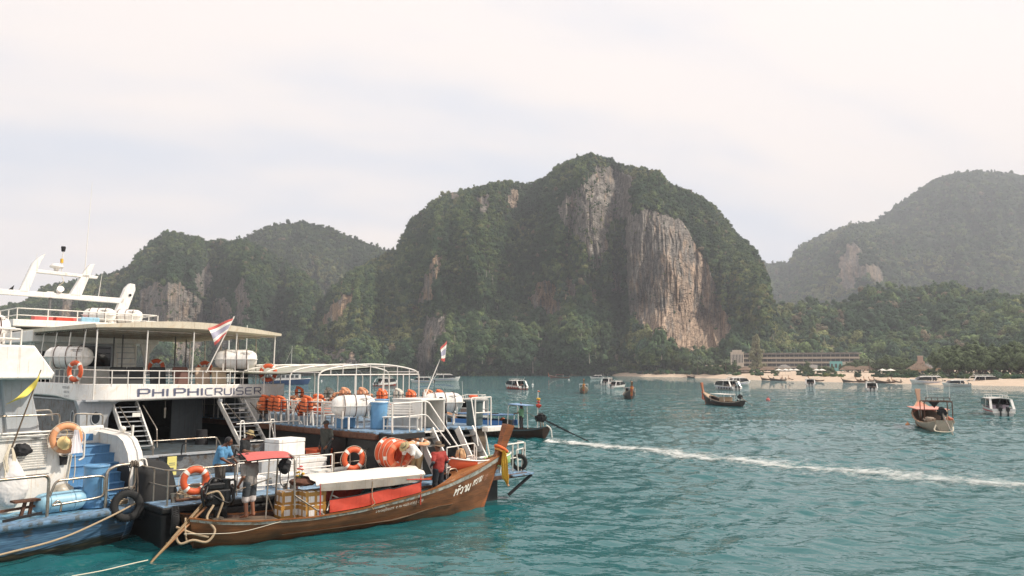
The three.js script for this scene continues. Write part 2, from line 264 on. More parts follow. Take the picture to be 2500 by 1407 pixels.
const elevH = (py, d) => EYE + (900 - py) / FPX * d; // height seen at photo row py at distance d (close to the horizon)
const azX = (px, d) => (px - 1250) / FPX * d;
function hill(name, label, o) {
  // o: u0,u1,nu,nv, base(u), ridge(u), top [[u,py]], back, g(x), relief(u,h,x), rock [{poly, tone, dep}], trees {n, s0, s1, tone}
  const { u0, u1, nu, nv } = o, rows = [], colr = [], info = [], bush = [];
  for (const r of o.rock ?? []) { const xs = r.poly.map((p) => p[0]), ys = r.poly.map((p) => p[1]), w = Math.max(...xs) - Math.min(...xs); if (w < 90) { const cx = xs.reduce((a, b) => a + b) / xs.length, cy = ys.reduce((a, b) => a + b) / ys.length; r.poly = r.poly.map(([x, y]) => [cx + (x - cx) * 1.4, cy + (y - cy) * 1.3]); } }
  const rockAt = (u, py) => { let best = 0, which = null; for (const r of o.rock ?? []) { const j = 14 * fbm(u * 0.035, py * 0.018, 3.3, 3), q = 8 * noise(u * 0.12, py * 0.05, 9); if (hull2(r.poly, u + j + q, py + q * 1.6 + j)) { best = 1; which = r; } } return which; };
  for (let j = 0; j <= nv + 6; j++) {
    const row = []; for (let i = 0; i <= nu; i++) {
      const u = lerp(u0, u1, i / nu), dR = o.ridge(u), dB = o.base(u), topPy = interp(o.top, u), H = Math.max(3, elevH(topPy, dR));
      let x = Math.min(j / nv, 1), h = H * x, d = lerp(dB, dR, o.g(x, u));
      let rk = null;
      if (j <= nv) {
        const edge = sstep(1.0, 0.9, x) * sstep(0, 0.06, x);
        d -= edge * o.relief(u, h, x);
        const py = 900 - (h - EYE) * FPX / d; rk = rockAt(u, py);
        const fl = 2.4 * (1 - Math.abs(noise(u * 0.06 + 1.6 * noise(u * 0.03, h * 0.05, 2), h * 0.03, 5)) * 2.4) + 4 * noise(u * 0.03, h * 0.045, 12) + 2.6 * fbm(u * 0.22, h * 0.06, 4, 4) * 2 + 1.6 * Math.abs(noise(u * 0.04, h * 0.16, 8));
        if (rk) d -= (rk.dep ?? 0) * 1 + fl * 1.0; else d -= 2.5 * fbm(u * 0.09, h * 0.08, 1, 3) * 2;
        if (x > 0.85) h += 3.0 * fbm(u * 0.07, 1.2, 5, 3) * sstep(0.85, 1, x);
      } else { const t = (j - nv) / 6; d = dR + t * (o.back ?? 120); h = H * (1 - t * t) - 2 * t; }
      const p = V(azX(u, d), h - (j === 0 ? 1.5 : 0), -d); row.push(p);
      const pyy = 900 - (h - EYE) * FPX / d; let c;
      if (rk) { const st = fbm(u * 0.16, pyy * 0.016, 2, 4), st2 = noise(u * 0.06, pyy * 0.03, 6), w = sstep(-0.25, 0.4, st * 1.3 + (rk.warm ?? 0) + 0.5 * st2 + (rk.grad ? rk.grad(u, pyy) : 0)); const a = [0.32, 0.30, 0.278], b = rk.tone ?? [0.50, 0.39, 0.30], k = 0.95 + 0.7 * fbm(u * 0.35, pyy * 0.05, 8, 3); c = a.map((q, z) => lerp(q, b[z], w) * k); }
      else { const k = 0.8 + 0.6 * fbm(u * 0.1, pyy * 0.1, 3, 3); c = [0.046 * k, 0.066 * k, 0.038 * k]; }
      colr.push(...c); info.push(rk ? 1 : 0); bush.push(rk && !(rk.bush && noise(u * 0.07, pyy * 0.06, 7.7) > rk.bush) ? 1 : 0);
    } rows.push(row);
  }
  const g = sheet(rows); g.setAttribute('color', new THREE.Float32BufferAttribute(colr, 3));
  { const p = g.attributes.position, uv = g.attributes.uv; for (let i = 0; i < p.count; i++) uv.setXY(i, p.getX(i) + p.getZ(i) * 0.3, p.getY(i)); }
  { const A = [], B = [], ix = g.index.array, n1 = nu + 1; for (let i = 0; i < ix.length; i += 3) (info[ix[i]] + info[ix[i + 1]] + info[ix[i + 2]] > 1 ? B : A).push(ix[i], ix[i + 1], ix[i + 2]); g.setIndex(A.concat(B)); g.addGroup(0, A.length, 0); if (B.length) g.addGroup(A.length, B.length, 1); }
  const me = new THREE.Mesh(g, [M.hill, M.rock]); me.name = name; me.castShadow = me.receiveShadow = true; scene.add(me); tag(me, label, 'hill', null, 'structure');
  // wood on it
  if (o.trees) {
    seed = o.seed ?? 5; const lists = crownGeos.map(() => []), t = o.trees, n1 = nu + 1; let tries = 0, count = 0; const N = g.attributes.normal;
    while (count < t.n && tries++ < t.n * 4) {
      const i = Math.floor(rnd() * nu), j = Math.floor(rnd() * (nv + 2)), k = j * n1 + i; if (bush[k] && rnd() > 0.012) continue;
      const p = rows[j][i], u = lerp(u0, u1, i / nu), x = j / nv; if (t.skip && t.skip(u, x, p)) continue;
      const low = 1 - x, big = lerp(t.s1, t.s0, sstep(0.0, t.mid ?? 0.5, x)), cl = rnd(), s = big * (cl < 0.5 ? rr(0.42, 0.8) : cl < 0.93 ? rr(0.75, 1.15) : rr(1.2, 1.7)) * (info[k] ? 0.45 : 1) * (x > 0.9 ? 0.82 : 1);
      const patch = 1.3 * noise(p.x * 0.014, p.y * 0.022, p.z * 0.014) + 0.7 * noise(p.x * 0.06, p.y * 0.08, 3), ti = clamp(Math.floor(1.6 + patch * 3.2 + rr(-1.1, 1.3)), 0, 4), tone = rnd() < (t.brown ?? 0.015) ? leafTones[5] : leafTones[ti], kk = rr(0.75, 1.3) * (t.tone ?? 1);
      lists[Math.floor(rnd() * (t.flat ? 5 : 4.3)) % 5].push([p.x + rr(-1, 1), p.y + s * (t.lift ?? 0.15), p.z + rr(0, 1.5), s, tone.map((q) => q * kk)]); count++;
    }
    const mx = new THREE.Matrix4(), q = new THREE.Quaternion(), col = new THREE.Color();
    const wood = new THREE.Group(); wood.name = numbered('wood'); tag(wood, o.trees.label, 'woodland', null, 'stuff'); scene.add(wood);
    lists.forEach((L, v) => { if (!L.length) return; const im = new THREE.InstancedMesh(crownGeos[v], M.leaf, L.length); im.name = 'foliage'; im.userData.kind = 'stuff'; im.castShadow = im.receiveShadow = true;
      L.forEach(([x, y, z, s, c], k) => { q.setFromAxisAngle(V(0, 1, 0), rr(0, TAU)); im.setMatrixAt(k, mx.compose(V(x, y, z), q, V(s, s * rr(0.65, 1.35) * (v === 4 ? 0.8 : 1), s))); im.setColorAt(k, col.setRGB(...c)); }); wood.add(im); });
    { const tg = rod([0, -4, 0], [0.4, 7, 0], 0.28, 0.14, 5), L = []; for (const l of lists) for (let k = 0; k < l.length; k += 46) L.push(l[k]); const im = new THREE.InstancedMesh(tg, M.paleTrunk, L.length); im.name = 'trunks'; im.userData.kind = 'stuff'; L.forEach(([x, y, z, s], k) => im.setMatrixAt(k, mx.compose(V(x + s * 0.5, y - 1, z + s * 0.6), q.setFromAxisAngle(V(0, 1, 0), k), V(1, rr(0.4, 0.8), 1).multiplyScalar(Math.min(1.1, s / 5))))); wood.add(im); }
  }
  return me;
}
const gBell = (u, h, cu, ch, su, sh) => Math.exp(-(((u - cu) / su) ** 2) - ((h - ch) / sh) ** 2);
const karst = (x) => 0.30 * sstep(0, 0.26, x) * Math.min(1, x / 0.26) + 0.06 * sstep(0.2, 0.8, x) + 0.64 * Math.pow(Math.max(0, (x - 0.3) / 0.7), 2.3);
const gully = (u, h, s, a) => { const w = u + 26 * noise(u * 0.008, h * 0.012, 4); return a * (0.55 - 2.1 * Math.abs(noise(w * s, h * 0.006, 1.7))) + a * 0.5 * (0.4 - 1.8 * Math.abs(noise(w * s * 2.6, h * 0.015, 6.7))); };

// ---------- frames, rails, meshing ----------
function frame(origin, deg) { const o = new THREE.Object3D(); o.position.set(...origin); o.rotation.y = R(deg); o.updateMatrixWorld(true); const f = (x, y, z) => o.localToWorld(V(x, y, z)); f.turn = R(deg); f.origin = o.position.clone(); return f; }
// rail: top line, posts and lower lines, heights below the top
function railing(top, drop, o = {}) {
  const r = o.r ?? 0.022, g = [pipe(top, r, o.rad ?? 0.12, 6)], lows = o.lows ?? [drop * 0.5]; top = top.map(vv);
  for (const l of lows) g.push(pipe(top.map((p) => p.clone().setY(p.y - l)), r * 0.8, o.rad ?? 0.12, 6));
  for (let i = 0; i < top.length - 1; i++) { const L = top[i].distanceTo(top[i + 1]), n = Math.max(1, Math.round(L / (o.every ?? 1.1))); for (let k = i ? 1 : 0; k <= n; k++) { const p = top[i].clone().lerp(top[i + 1], k / n), q = p.clone(); q.y -= drop; if (o.rake) { q.x += o.rake[0]; q.z += o.rake[1]; } g.push(rod(q, p, r)); } }
  return g;
}
function nets(f, lo, hi, c) { // surface nets: closed surface where f = 0
  const n = [0, 1, 2].map((k) => Math.ceil((hi[k] - lo[k]) / c) + 1), [nx, ny, nz] = n, val = new Float32Array(nx * ny * nz);
  for (let z = 0, q = 0; z < nz; z++) for (let y = 0; y < ny; y++) for (let x = 0; x < nx; x++, q++) val[q] = f(lo[0] + x * c, lo[1] + y * c, lo[2] + z * c);
  const id = new Int32Array(nx * ny * nz).fill(-1), pos = [], idx = [], at = (x, y, z) => (z * ny + y) * nx + x;
  for (let z = 0; z < nz - 1; z++) for (let y = 0; y < ny - 1; y++) for (let x = 0; x < nx - 1; x++) {
    let m = 0; for (let k = 0; k < 8; k++) if (val[at(x + (k & 1), y + ((k >> 1) & 1), z + (k >> 2))] < 0) m |= 1 << k; if (m === 0 || m === 255) continue;
    let sx = 0, sy = 0, sz = 0, cnt = 0;
    for (let a = 0; a < 8; a++) for (const d of [1, 2, 4]) { const b = a ^ d; if (b <= a) continue; if (((m >> a) & 1) === ((m >> b) & 1)) continue; const va = val[at(x + (a & 1), y + ((a >> 1) & 1), z + (a >> 2))], vb = val[at(x + (b & 1), y + ((b >> 1) & 1), z + (b >> 2))], t = va / (va - vb); sx += (a & 1) + t * ((b & 1) - (a & 1)); sy += ((a >> 1) & 1) + t * (((b >> 1) & 1) - ((a >> 1) & 1)); sz += (a >> 2) + t * ((b >> 2) - (a >> 2)); cnt++; }
    id[at(x, y, z)] = pos.length / 3; pos.push(lo[0] + (x + sx / cnt) * c, lo[1] + (y + sy / cnt) * c, lo[2] + (z + sz / cnt) * c);
  }
  for (let z = 1; z < nz - 1; z++) for (let y = 1; y < ny - 1; y++) for (let x = 1; x < nx - 1; x++) {
    const a = val[at(x, y, z)] < 0;
    if (a !== (val[at(x + 1, y, z)] < 0)) { const q = [id[at(x, y - 1, z - 1)], id[at(x, y, z - 1)], id[at(x, y, z)], id[at(x, y - 1, z)]]; a ? idx.push(q[0], q[1], q[2], q[0], q[2], q[3]) : idx.push(q[0], q[2], q[1], q[0], q[3], q[2]); }
    if (a !== (val[at(x, y + 1, z)] < 0)) { const q = [id[at(x - 1, y, z - 1)], id[at(x - 1, y, z)], id[at(x, y, z)], id[at(x, y, z - 1)]]; a ? idx.push(q[0], q[1], q[2], q[0], q[2], q[3]) : idx.push(q[0], q[2], q[1], q[0], q[3], q[2]); }
    if (a !== (val[at(x, y, z + 1)] < 0)) { const q = [id[at(x - 1, y - 1, z)], id[at(x, y - 1, z)], id[at(x, y, z)], id[at(x - 1, y, z)]]; a ? idx.push(q[0], q[1], q[2], q[0], q[2], q[3]) : idx.push(q[0], q[2], q[1], q[0], q[3], q[2]); }
  }
  const nor = new Float32Array(pos.length), e = c * 0.5; for (let i = 0; i < pos.length; i += 3) { const [x, y, z] = [pos[i], pos[i + 1], pos[i + 2]], v = V(f(x + e, y, z) - f(x - e, y, z), f(x, y + e, z) - f(x, y - e, z), f(x, y, z + e) - f(x, y, z - e)).normalize(); nor[i] = v.x; nor[i + 1] = v.y; nor[i + 2] = v.z; }
  const g = new THREE.BufferGeometry(); g.setAttribute('position', new THREE.Float32BufferAttribute(pos, 3)); g.setAttribute('normal', new THREE.BufferAttribute(nor, 3)); g.setIndex(idx); return g;
}
const smin = (a, b, k) => { const h = Math.max(k - Math.abs(a - b), 0) / k; return Math.min(a, b) - h * h * k * 0.25; };
function capField(bones, k) { // bones [a, b, ra, rb]
  const B = bones.map(([a, b, ra, rb]) => { const d = [b[0] - a[0], b[1] - a[1], b[2] - a[2]], L = d[0] * d[0] + d[1] * d[1] + d[2] * d[2] || 1e-9; return { a, d, L, ra, rb: rb ?? ra }; });
  return (x, y, z) => { let s = 1; for (const { a, d, L, ra, rb } of B) { const px = x - a[0], py = y - a[1], pz = z - a[2], t = clamp((px * d[0] + py * d[1] + pz * d[2]) / L, 0, 1), ex = px - d[0] * t, ey = py - d[1] * t, ez = pz - d[2] * t, v = Math.sqrt(ex * ex + ey * ey + ez * ez) - (ra + (rb - ra) * t); s = v > s + k ? s : smin(s, v, k); } return s; };
}
const bbOf = (pts, m) => { const lo = [1e9, 1e9, 1e9], hi = [-1e9, -1e9, -1e9]; for (const p of pts) for (let k = 0; k < 3; k++) { lo[k] = Math.min(lo[k], p[k] - m); hi[k] = Math.max(hi[k], p[k] + m); } return [lo, hi]; };
const mix3 = (a, b, t) => [lerp(a[0], b[0], t), lerp(a[1], b[1], t), lerp(a[2], b[2], t)];
function person(label, pos, turn, o) {
  const t = thing('person', label, 'person', pos, turn);
  // joints, facing +z, y up from the soles
  const j = { pelvis: [0, 0.88, 0], chest: [0, 1.2, 0], neck: [0, 1.38, 0], head: [0, 1.53, 0.02], shL: [0.18, 1.33, 0], shR: [-0.18, 1.33, 0], elL: [0.24, 1.06, -0.03], elR: [-0.24, 1.06, -0.03], wrL: [0.24, 0.83, 0.06], wrR: [-0.24, 0.83, 0.06], hipL: [0.09, 0.86, 0], hipR: [-0.09, 0.86, 0], knL: [0.11, 0.46, 0.03], knR: [-0.11, 0.46, 0.03], anL: [0.12, 0.08, -0.02], anR: [-0.12, 0.08, -0.02], toeL: [0.15, 0.03, 0.15], toeR: [-0.15, 0.03, 0.15], ...o.j };
  const torso = (i) => [[j.pelvis, j.chest, 0.125 + i, 0.135 + i], [mix3(j.pelvis, j.hipL, 0.8), mix3(j.chest, j.shL, 0.55), 0.095 + i, 0.10 + i], [mix3(j.pelvis, j.hipR, 0.8), mix3(j.chest, j.shR, 0.55), 0.095 + i, 0.10 + i], [j.shL, j.shR, 0.068 + i, 0.068 + i], [j.chest, j.neck, 0.11 + i, 0.055 + i]];
  const arm = (s, i, f = 2) => { const [a, b, c] = [j['sh' + s], j['el' + s], j['wr' + s]]; return f <= 1 ? [[a, mix3(a, b, f), 0.058 + i, 0.046 + i * 1.3]] : [[a, b, 0.055 + i, 0.042 + i], [b, f >= 2 ? c : mix3(b, c, f - 1), 0.041 + i, f >= 2 ? 0.029 + i : 0.036 + i]]; };
  const leg = (s, i, f = 2) => { const [a, b, c] = [j['hip' + s], j['kn' + s], j['an' + s]]; return f <= 1 ? [[a, mix3(a, b, f), 0.088 + i, 0.066 + i * 1.4]] : [[a, b, 0.085 + i, 0.055 + i], [b, f >= 2 ? c : mix3(b, c, f - 1), 0.056 + i, 0.04 + i]]; };
  const body = capField([...torso(0), ...arm('L', 0), ...arm('R', 0), ...leg('L', 0), ...leg('R', 0), [j.neck, mix3(j.neck, j.head, 0.7), 0.055, 0.05], [j.anL, j.toeL, 0.04, 0.026], [j.anR, j.toeR, 0.04, 0.026]], 0.035);
  const all = Object.values(j), [lo, hi] = bbOf(all, 0.17), geo = [nets(body, lo, hi, 0.02)];
  // head
  const hd = o.look ?? [0, 0, 1], hf = V(...hd).normalize(), up = V(0, 1, 0).addScaledVector(hf, -hf.y).normalize(), side = up.clone().cross(hf), H = V(...j.head);
  const hp = (x, y, z) => H.clone().addScaledVector(side, x).addScaledVector(up, y).addScaledVector(hf, z).toArray();
  const headBones = [[hp(0, 0.03, -0.015), hp(0, 0.03, 0.02), 0.083, 0.078], [hp(0, -0.05, 0.045), hp(0, -0.085, 0.06), 0.05, 0.03], [hp(0, 0.01, 0.092), hp(0, -0.028, 0.112), 0.008, 0.016], [hp(0.075, 0.01, 0), hp(0.085, -0.02, -0.005), 0.012, 0.014], [hp(-0.075, 0.01, 0), hp(-0.085, -0.02, -0.005), 0.012, 0.014], [hp(0.03, 0.028, 0.085), hp(-0.03, 0.028, 0.085), 0.012, 0.012], [hp(0.018, -0.06, 0.09), hp(-0.018, -0.06, 0.09), 0.011, 0.011], [j.neck, hp(0, -0.05, -0.01), 0.052, 0.05]];
  if (!o.noHead) geo.push(nets(capField(headBones, 0.022), ...bbOf([j.neck, ...headBones.flatMap((b) => [b[0], b[1]])], 0.1), 0.008));
  // hands with five fingers
  for (const s of ['L', 'R']) {
    const w = V(...j['wr' + s]), d = w.clone().sub(V(...j['el' + s])).normalize(), sgn = s === 'L' ? 1 : -1, n0 = V(sgn, 0, 0.15), nn = n0.addScaledVector(d, -n0.dot(d)).normalize(), ac = d.clone().cross(nn).multiplyScalar(sgn);
    const q = (a, b, c) => w.clone().addScaledVector(d, a).addScaledVector(ac, b).addScaledVector(nn, c).toArray(), cu = -(o['curl' + s] ?? 0.5);
    const B = [[q(0, 0, 0), q(0.03, 0, 0), 0.026, 0.024]]; for (let k = 0; k < 4; k++) { const b = (k - 1.5) * 0.019, Lf = [0.066, 0.076, 0.072, 0.055][k]; B.push([q(0.025, b * 0.8, 0), q(0.08, b, 0), 0.013, 0.012], [q(0.08, b, 0), q(0.08 + Lf * 0.5, b, cu * 0.03), 0.0095, 0.009], [q(0.08 + Lf * 0.5, b, cu * 0.03), q(0.08 + Lf * (1 - 0.35 * Math.abs(cu)), b, cu * 0.075), 0.009, 0.0075]); }
    B.push([q(0.03, -0.025, 0), q(0.06, -0.05, cu * 0.02), 0.013, 0.011], [q(0.06, -0.05, cu * 0.02), q(0.09, -0.052, cu * 0.04), 0.0105, 0.008]);
    geo.push(nets(capField(B, 0.008), ...bbOf(B.flatMap((b) => [b[0], b[1]]), 0.035), 0.006));
  }
  part(t, 'body', geo, o.skin ?? M.skin);
  const sh = o.shirt; if (sh) { const f = capField([...torso(0.016), ...arm('L', 0.016, sh.sleeve ?? 0.65), ...arm('R', 0.016, sh.sleeve ?? 0.65)], 0.03), hem = sh.hem ?? 0.03; const ax = V(...j.chest).sub(V(...j.pelvis)).normalize(), P0 = V(...j.pelvis).addScaledVector(ax, -hem), P1 = V(...j.neck);
    const fold = (x, y, z) => 0.006 * noise(x * 9, y * 14, z * 9) + 0.004 * noise(x * 22, y * 20, z * 22);
    part(t, 'shirt', nets((x, y, z) => Math.max(f(x, y, z) + fold(x, y, z), (P0.x - x) * ax.x + (P0.y - y) * ax.y + (P0.z - z) * ax.z, ((x - P1.x) * ax.x + (y - P1.y) * ax.y + (z - P1.z) * ax.z) - 0.005), lo, hi, 0.016), sh.m); }
  const pa = o.pants; if (pa) { const f = capField([[j.hipL, j.hipR, 0.1, 0.1], [j.pelvis, mix3(j.pelvis, j.chest, 0.2), 0.125, 0.125], ...leg('L', 0.02, pa.len ?? 1.85), ...leg('R', 0.02, pa.len ?? 1.85)], 0.03); part(t, pa.len < 1.3 ? 'shorts' : 'trousers', nets((x, y, z) => f(x, y, z) + 0.007 * noise(x * 9, y * 12, z * 9), lo, hi, 0.016), pa.m);
    if (pa.low) { const g2 = capField([...leg('L', 0.023, pa.len), ...leg('R', 0.023, pa.len)], 0.02); part(t, 'shorts_hem', nets((x, y, z) => Math.max(g2(x, y, z), y - pa.low), lo, hi, 0.016), pa.lowM); } }
  if (o.sleeves) for (const s of ['L', 'R']) part(t, 'arm_sleeve', nets(capField([[mix3(j['sh' + s], j['el' + s], 0.6), j['el' + s], 0.052, 0.047], [j['el' + s], mix3(j['el' + s], j['wr' + s], 0.92), 0.047, 0.034]], 0.01), ...bbOf([j['sh' + s], j['el' + s], j['wr' + s]], 0.1), 0.014), o.sleeves);
  if (o.hair) part(t, 'hair', nets((x, y, z) => Math.max(Math.hypot(x - H.x, y - H.y - 0.035, z - H.z) - 0.098 + 0.006 * noise(x * 40, y * 40, z * 40), ((x - H.x) * hf.x + (y - H.y) * hf.y + (z - H.z) * hf.z) - 0.03 - 0.55 * (y - H.y), -(y - H.y) - 0.045), ...bbOf([j.head], 0.16), 0.012), o.hair);
  const place = (g, dx, dy, dz) => { const m = new THREE.Matrix4().makeBasis(side, up, hf); m.setPosition(V(...hp(dx, dy, dz))); return g.applyMatrix4(m); };
  if (o.hat === 'brim') { const pr = [[0.001, 0.11], [0.06, 0.105], [0.085, 0.08], [0.098, 0.02], [0.105, 0.01], [0.15, -0.012], [0.185, -0.028], [0.184, -0.034], [0.148, -0.018], [0.1, 0.002]].map((p) => new THREE.Vector2(...p)); const g = new THREE.LatheGeometry(pr, 20), p = g.attributes.position; for (let i = 0; i < p.count; i++) { const x = p.getX(i), z = p.getZ(i), r = Math.hypot(x, z); if (r > 0.11) p.setY(i, p.getY(i) + 0.02 * Math.sin(2.3 * Math.atan2(z, x) + 1)); } g.computeVertexNormals(); const hat = part(t, 'hat', place(g, 0, 0.045, -0.005), o.hatM); part(hat, 'hat_band', place(new THREE.TorusGeometry(0.1, 0.007, 5, 20).rotateX(Math.PI / 2).scale(1, 2.2, 1), 0, 0.068, -0.005), M.dark); }
  if (o.hat === 'cap') part(t, 'cap', [place(new THREE.SphereGeometry(0.102, 16, 8, 0, TAU, 0, Math.PI * 0.5).scale(1, 0.95, 1.06), 0, 0.035, 0), place(rbox(0.14, 0.012, 0.1, 0, 0, 0, 0.005), 0, 0.035, 0.13)], o.hatM);
  if (!o.noHead) for (const s of [-1, 1]) { part(t, 'eye', place(sph(0.011, 0, 0, 0, 1, 0.7, 0.6, 6), s * 0.032, 0.012, 0.083), M.strap); }
  return t;
}
// ---------- repeatable things ----------
function lifeRing(label, pos, turn, m, o = {}) {
  const t = thing('life_ring', label, 'life ring', pos, turn, o.group); const Rr = o.R ?? 0.29, r = o.r ?? 0.085;
  if (o.tilt) t.rotation.x = o.tilt; t.rotation.order = 'YXZ'; if (o.roll) t.rotation.z = o.roll;
  part(t, 'ring', new THREE.TorusGeometry(Rr, r, 12, 36).scale(1, 1, 0.8), m);
  for (let k = 0; k < 4; k++) part(t, 'tape', new THREE.TorusGeometry(Rr, r * 1.035, 12, 5, 0.26).rotateZ(k * Math.PI / 2 + (o.a ?? 0.65)).scale(1, 1, 0.8), o.tape ?? M.tape);
  const P = []; for (let k = 0; k <= 64; k++) { const a = k / 64 * TAU, s = Math.abs(Math.sin(a * 2 - 2 * (o.a ?? 0.65) - 0.26)); P.push(V(Math.cos(a) * (Rr + r + 0.012 + 0.03 * s), Math.sin(a) * (Rr + r + 0.012 + 0.03 * s) - 0.02 * s, 0.01)); }
  part(t, 'grab_line', tubeThrough(P, 0.007, 4), M.ropePale); return t;
}
let raft0;
function lifeRaft(label, pos, turn, group, o = {}) {
  if (raft0 && !o.fresh) { const c = copyOf(raft0, label, pos, turn, group); if (o.s) c.scale.setScalar(o.s); return c; }
  const t = thing('life_raft_canister', label, 'life raft', pos, turn, group); const L = 0.68, r = 0.33;
  const prof = [[0.02, -L], [0.14, -L + 0.005], [0.22, -L + 0.05], [0.295, -L + 0.16], [0.32, -L + 0.3], [0.345, -0.3], [0.33, -0.27], [0.33, -0.02], [0.345, 0], [0.33, 0.02], [0.33, 0.27], [0.345, 0.3], [0.32, L - 0.3], [0.295, L - 0.16], [0.22, L - 0.05], [0.14, L - 0.005], [0.02, L]].map((p) => new THREE.Vector2(...p));
  const half = (a0) => new THREE.LatheGeometry(prof, 14, a0, Math.PI).rotateZ(Math.PI / 2);
  part(t, 'upper_shell', half(Math.PI).translate(0, 0.345, 0), M.gel); part(t, 'lower_shell', half(0).translate(0, 0.34, 0), M.gel);
  part(t, 'flange', [slabShape([[-0.7, -0.28], [-0.6, -0.36], [0.6, -0.36], [0.7, -0.28], [0.7, 0.28], [0.6, 0.36], [-0.6, 0.36], [-0.7, 0.28]], 0.022).rotateX(Math.PI / 2).translate(0, 0.355, 0)], M.white);
  for (const x of [-0.33, 0.02, 0.34]) part(t, 'strap', new THREE.TorusGeometry(0.352, 0.011, 5, 28).rotateY(Math.PI / 2).translate(x, 0.343, 0), M.rust);
  for (const x of [-0.4, 0.4]) part(t, 'cradle', [[box(0.05, 0.05, 0.7, x, -0.02, 0), box(0.05, 0.24, 0.05, x, 0.08, 0.34), box(0.05, 0.24, 0.05, x, 0.08, -0.34), ]], M.rail);
  for (const s of [-1]) { const g = []; for (let k = 0; k < 9; k++) g.push(box(0.026 + 0.012 * (k % 3), 0.022, 0.003, -0.17 + k * 0.043, 0, 0)); for (let k = 0; k < 5; k++) g.push(box(0.03, 0.022, 0.003, -0.08 + k * 0.045, -0.055, 0)); const q = join(g); q.rotateX(-0.62); q.translate(0.32, 0.56, 0.268); const pm = part(t, 'print', q, M.greyPaint); pm.userData.kind = 'stuff'; }
  if (!raft0) raft0 = t; return t;
}
const jackets = [];
function lifeJacket(label, pos, turn, kind, o = {}) {
  if (!jackets[kind]) {
    const t = thing('life_jacket', label, 'life jacket', [0, 0, 0], 0, 'orange life jackets on the open ferry'); const m = [M.jacket, M.jacketPale, mat('#c9c4b8', 0.8)][kind];
    // a vest: back, two fronts, rolled collar with an opening
    const pad = (w, h, x, y, z, ry) => nets((a, b, c) => { const u = (a - x) * Math.cos(ry) - (c - z) * Math.sin(ry), q = (a - x) * Math.sin(ry) + (c - z) * Math.cos(ry), v = b - y; const wx = Math.abs(u) - w / 2 * (1 - 0.18 * sstep(-0.05, 0.25, v)) + 0.045, wy = Math.abs(v) - h / 2 + 0.045, wz = Math.abs(q + 0.35 * u * u) - 0.012; return Math.hypot(Math.max(wx, 0), Math.max(wy, 0), Math.max(wz, 0)) - 0.045 + 0.012 * noise(a * 11, b * 9, c * 11); }, [x - w / 2 - 0.1, y - h / 2 - 0.08, z - 0.2], [x + w / 2 + 0.1, y + h / 2 + 0.08, z + 0.2], 0.022);
    part(t, 'back_panel', pad(0.42, 0.52, 0, 0.26, -0.12, 0), m);
    for (const s of [-1, 1]) part(t, 'front_panel', pad(0.21, 0.5, s * 0.115, 0.25, 0.1, s * 0.18), m);
    part(t, 'collar', tubeThrough(curve([[-0.1, 0.45, 0.12], [-0.14, 0.53, 0.02], [-0.09, 0.57, -0.09], [0.09, 0.57, -0.09], [0.14, 0.53, 0.02], [0.1, 0.45, 0.12]], 14), 0.048, 7), m);
    for (const y of [0.1, 0.22, 0.36]) part(t, 'strap', [box(0.42, 0.028, 0.012, 0, y, 0.163), box(0.46, 0.028, 0.012, 0, y, -0.19), box(0.012, 0.028, 0.3, 0.235, y, -0.02), box(0.012, 0.028, 0.3, -0.235, y, -0.02)], M.strap);
    for (const s of [-1, 1]) part(t, 'reflective_patch', box(0.07, 0.04, 0.01, s * 0.12, 0.43, 0.16), M.tape);
    jackets[kind] = t; if (pos.isVector3) t.position.copy(pos); else t.position.set(...pos); t.rotation.y = turn; return t;
  }
  const c = copyOf(jackets[kind], label, pos, turn); c.rotation.order = 'YXZ'; c.rotation.x = o.tilt ?? 0; c.rotation.z = o.roll ?? 0; if (o.s) c.scale.set(o.s, o.s * (o.sy ?? 1), o.s); return c;
}
function tyre(label, pos, turn, o = {}) { const t = thing('tyre', label, 'tyre', pos, turn, 'old tyres hung as fenders'); t.rotation.order = 'YXZ'; t.rotation.x = o.tilt ?? 0; t.scale.setScalar(o.s ?? 1);
  const pr = [[0.19, -0.05], [0.2, -0.075], [0.27, -0.095], [0.32, -0.085], [0.345, -0.06], [0.35, 0], [0.345, 0.06], [0.32, 0.085], [0.27, 0.095], [0.2, 0.075], [0.19, 0.05], [0.215, 0.03], [0.29, 0.05], [0.315, 0], [0.29, -0.05], [0.215, -0.03], [0.19, -0.05]].map((p) => new THREE.Vector2(...p));
  part(t, 'carcass', new THREE.LatheGeometry(pr, 32).rotateX(Math.PI / 2), M.rubber); const tr_ = []; for (let k = 0; k < 40; k++) { const a = k / 40 * TAU; for (const s of [-1, 1]) tr_.push(box(0.012, 0.03, 0.05, 0, 0.35, s * 0.03, 0, 0, 0).rotateZ(a + s * 0.04)); } part(t, 'tread', tr_, M.rubber); return t; }
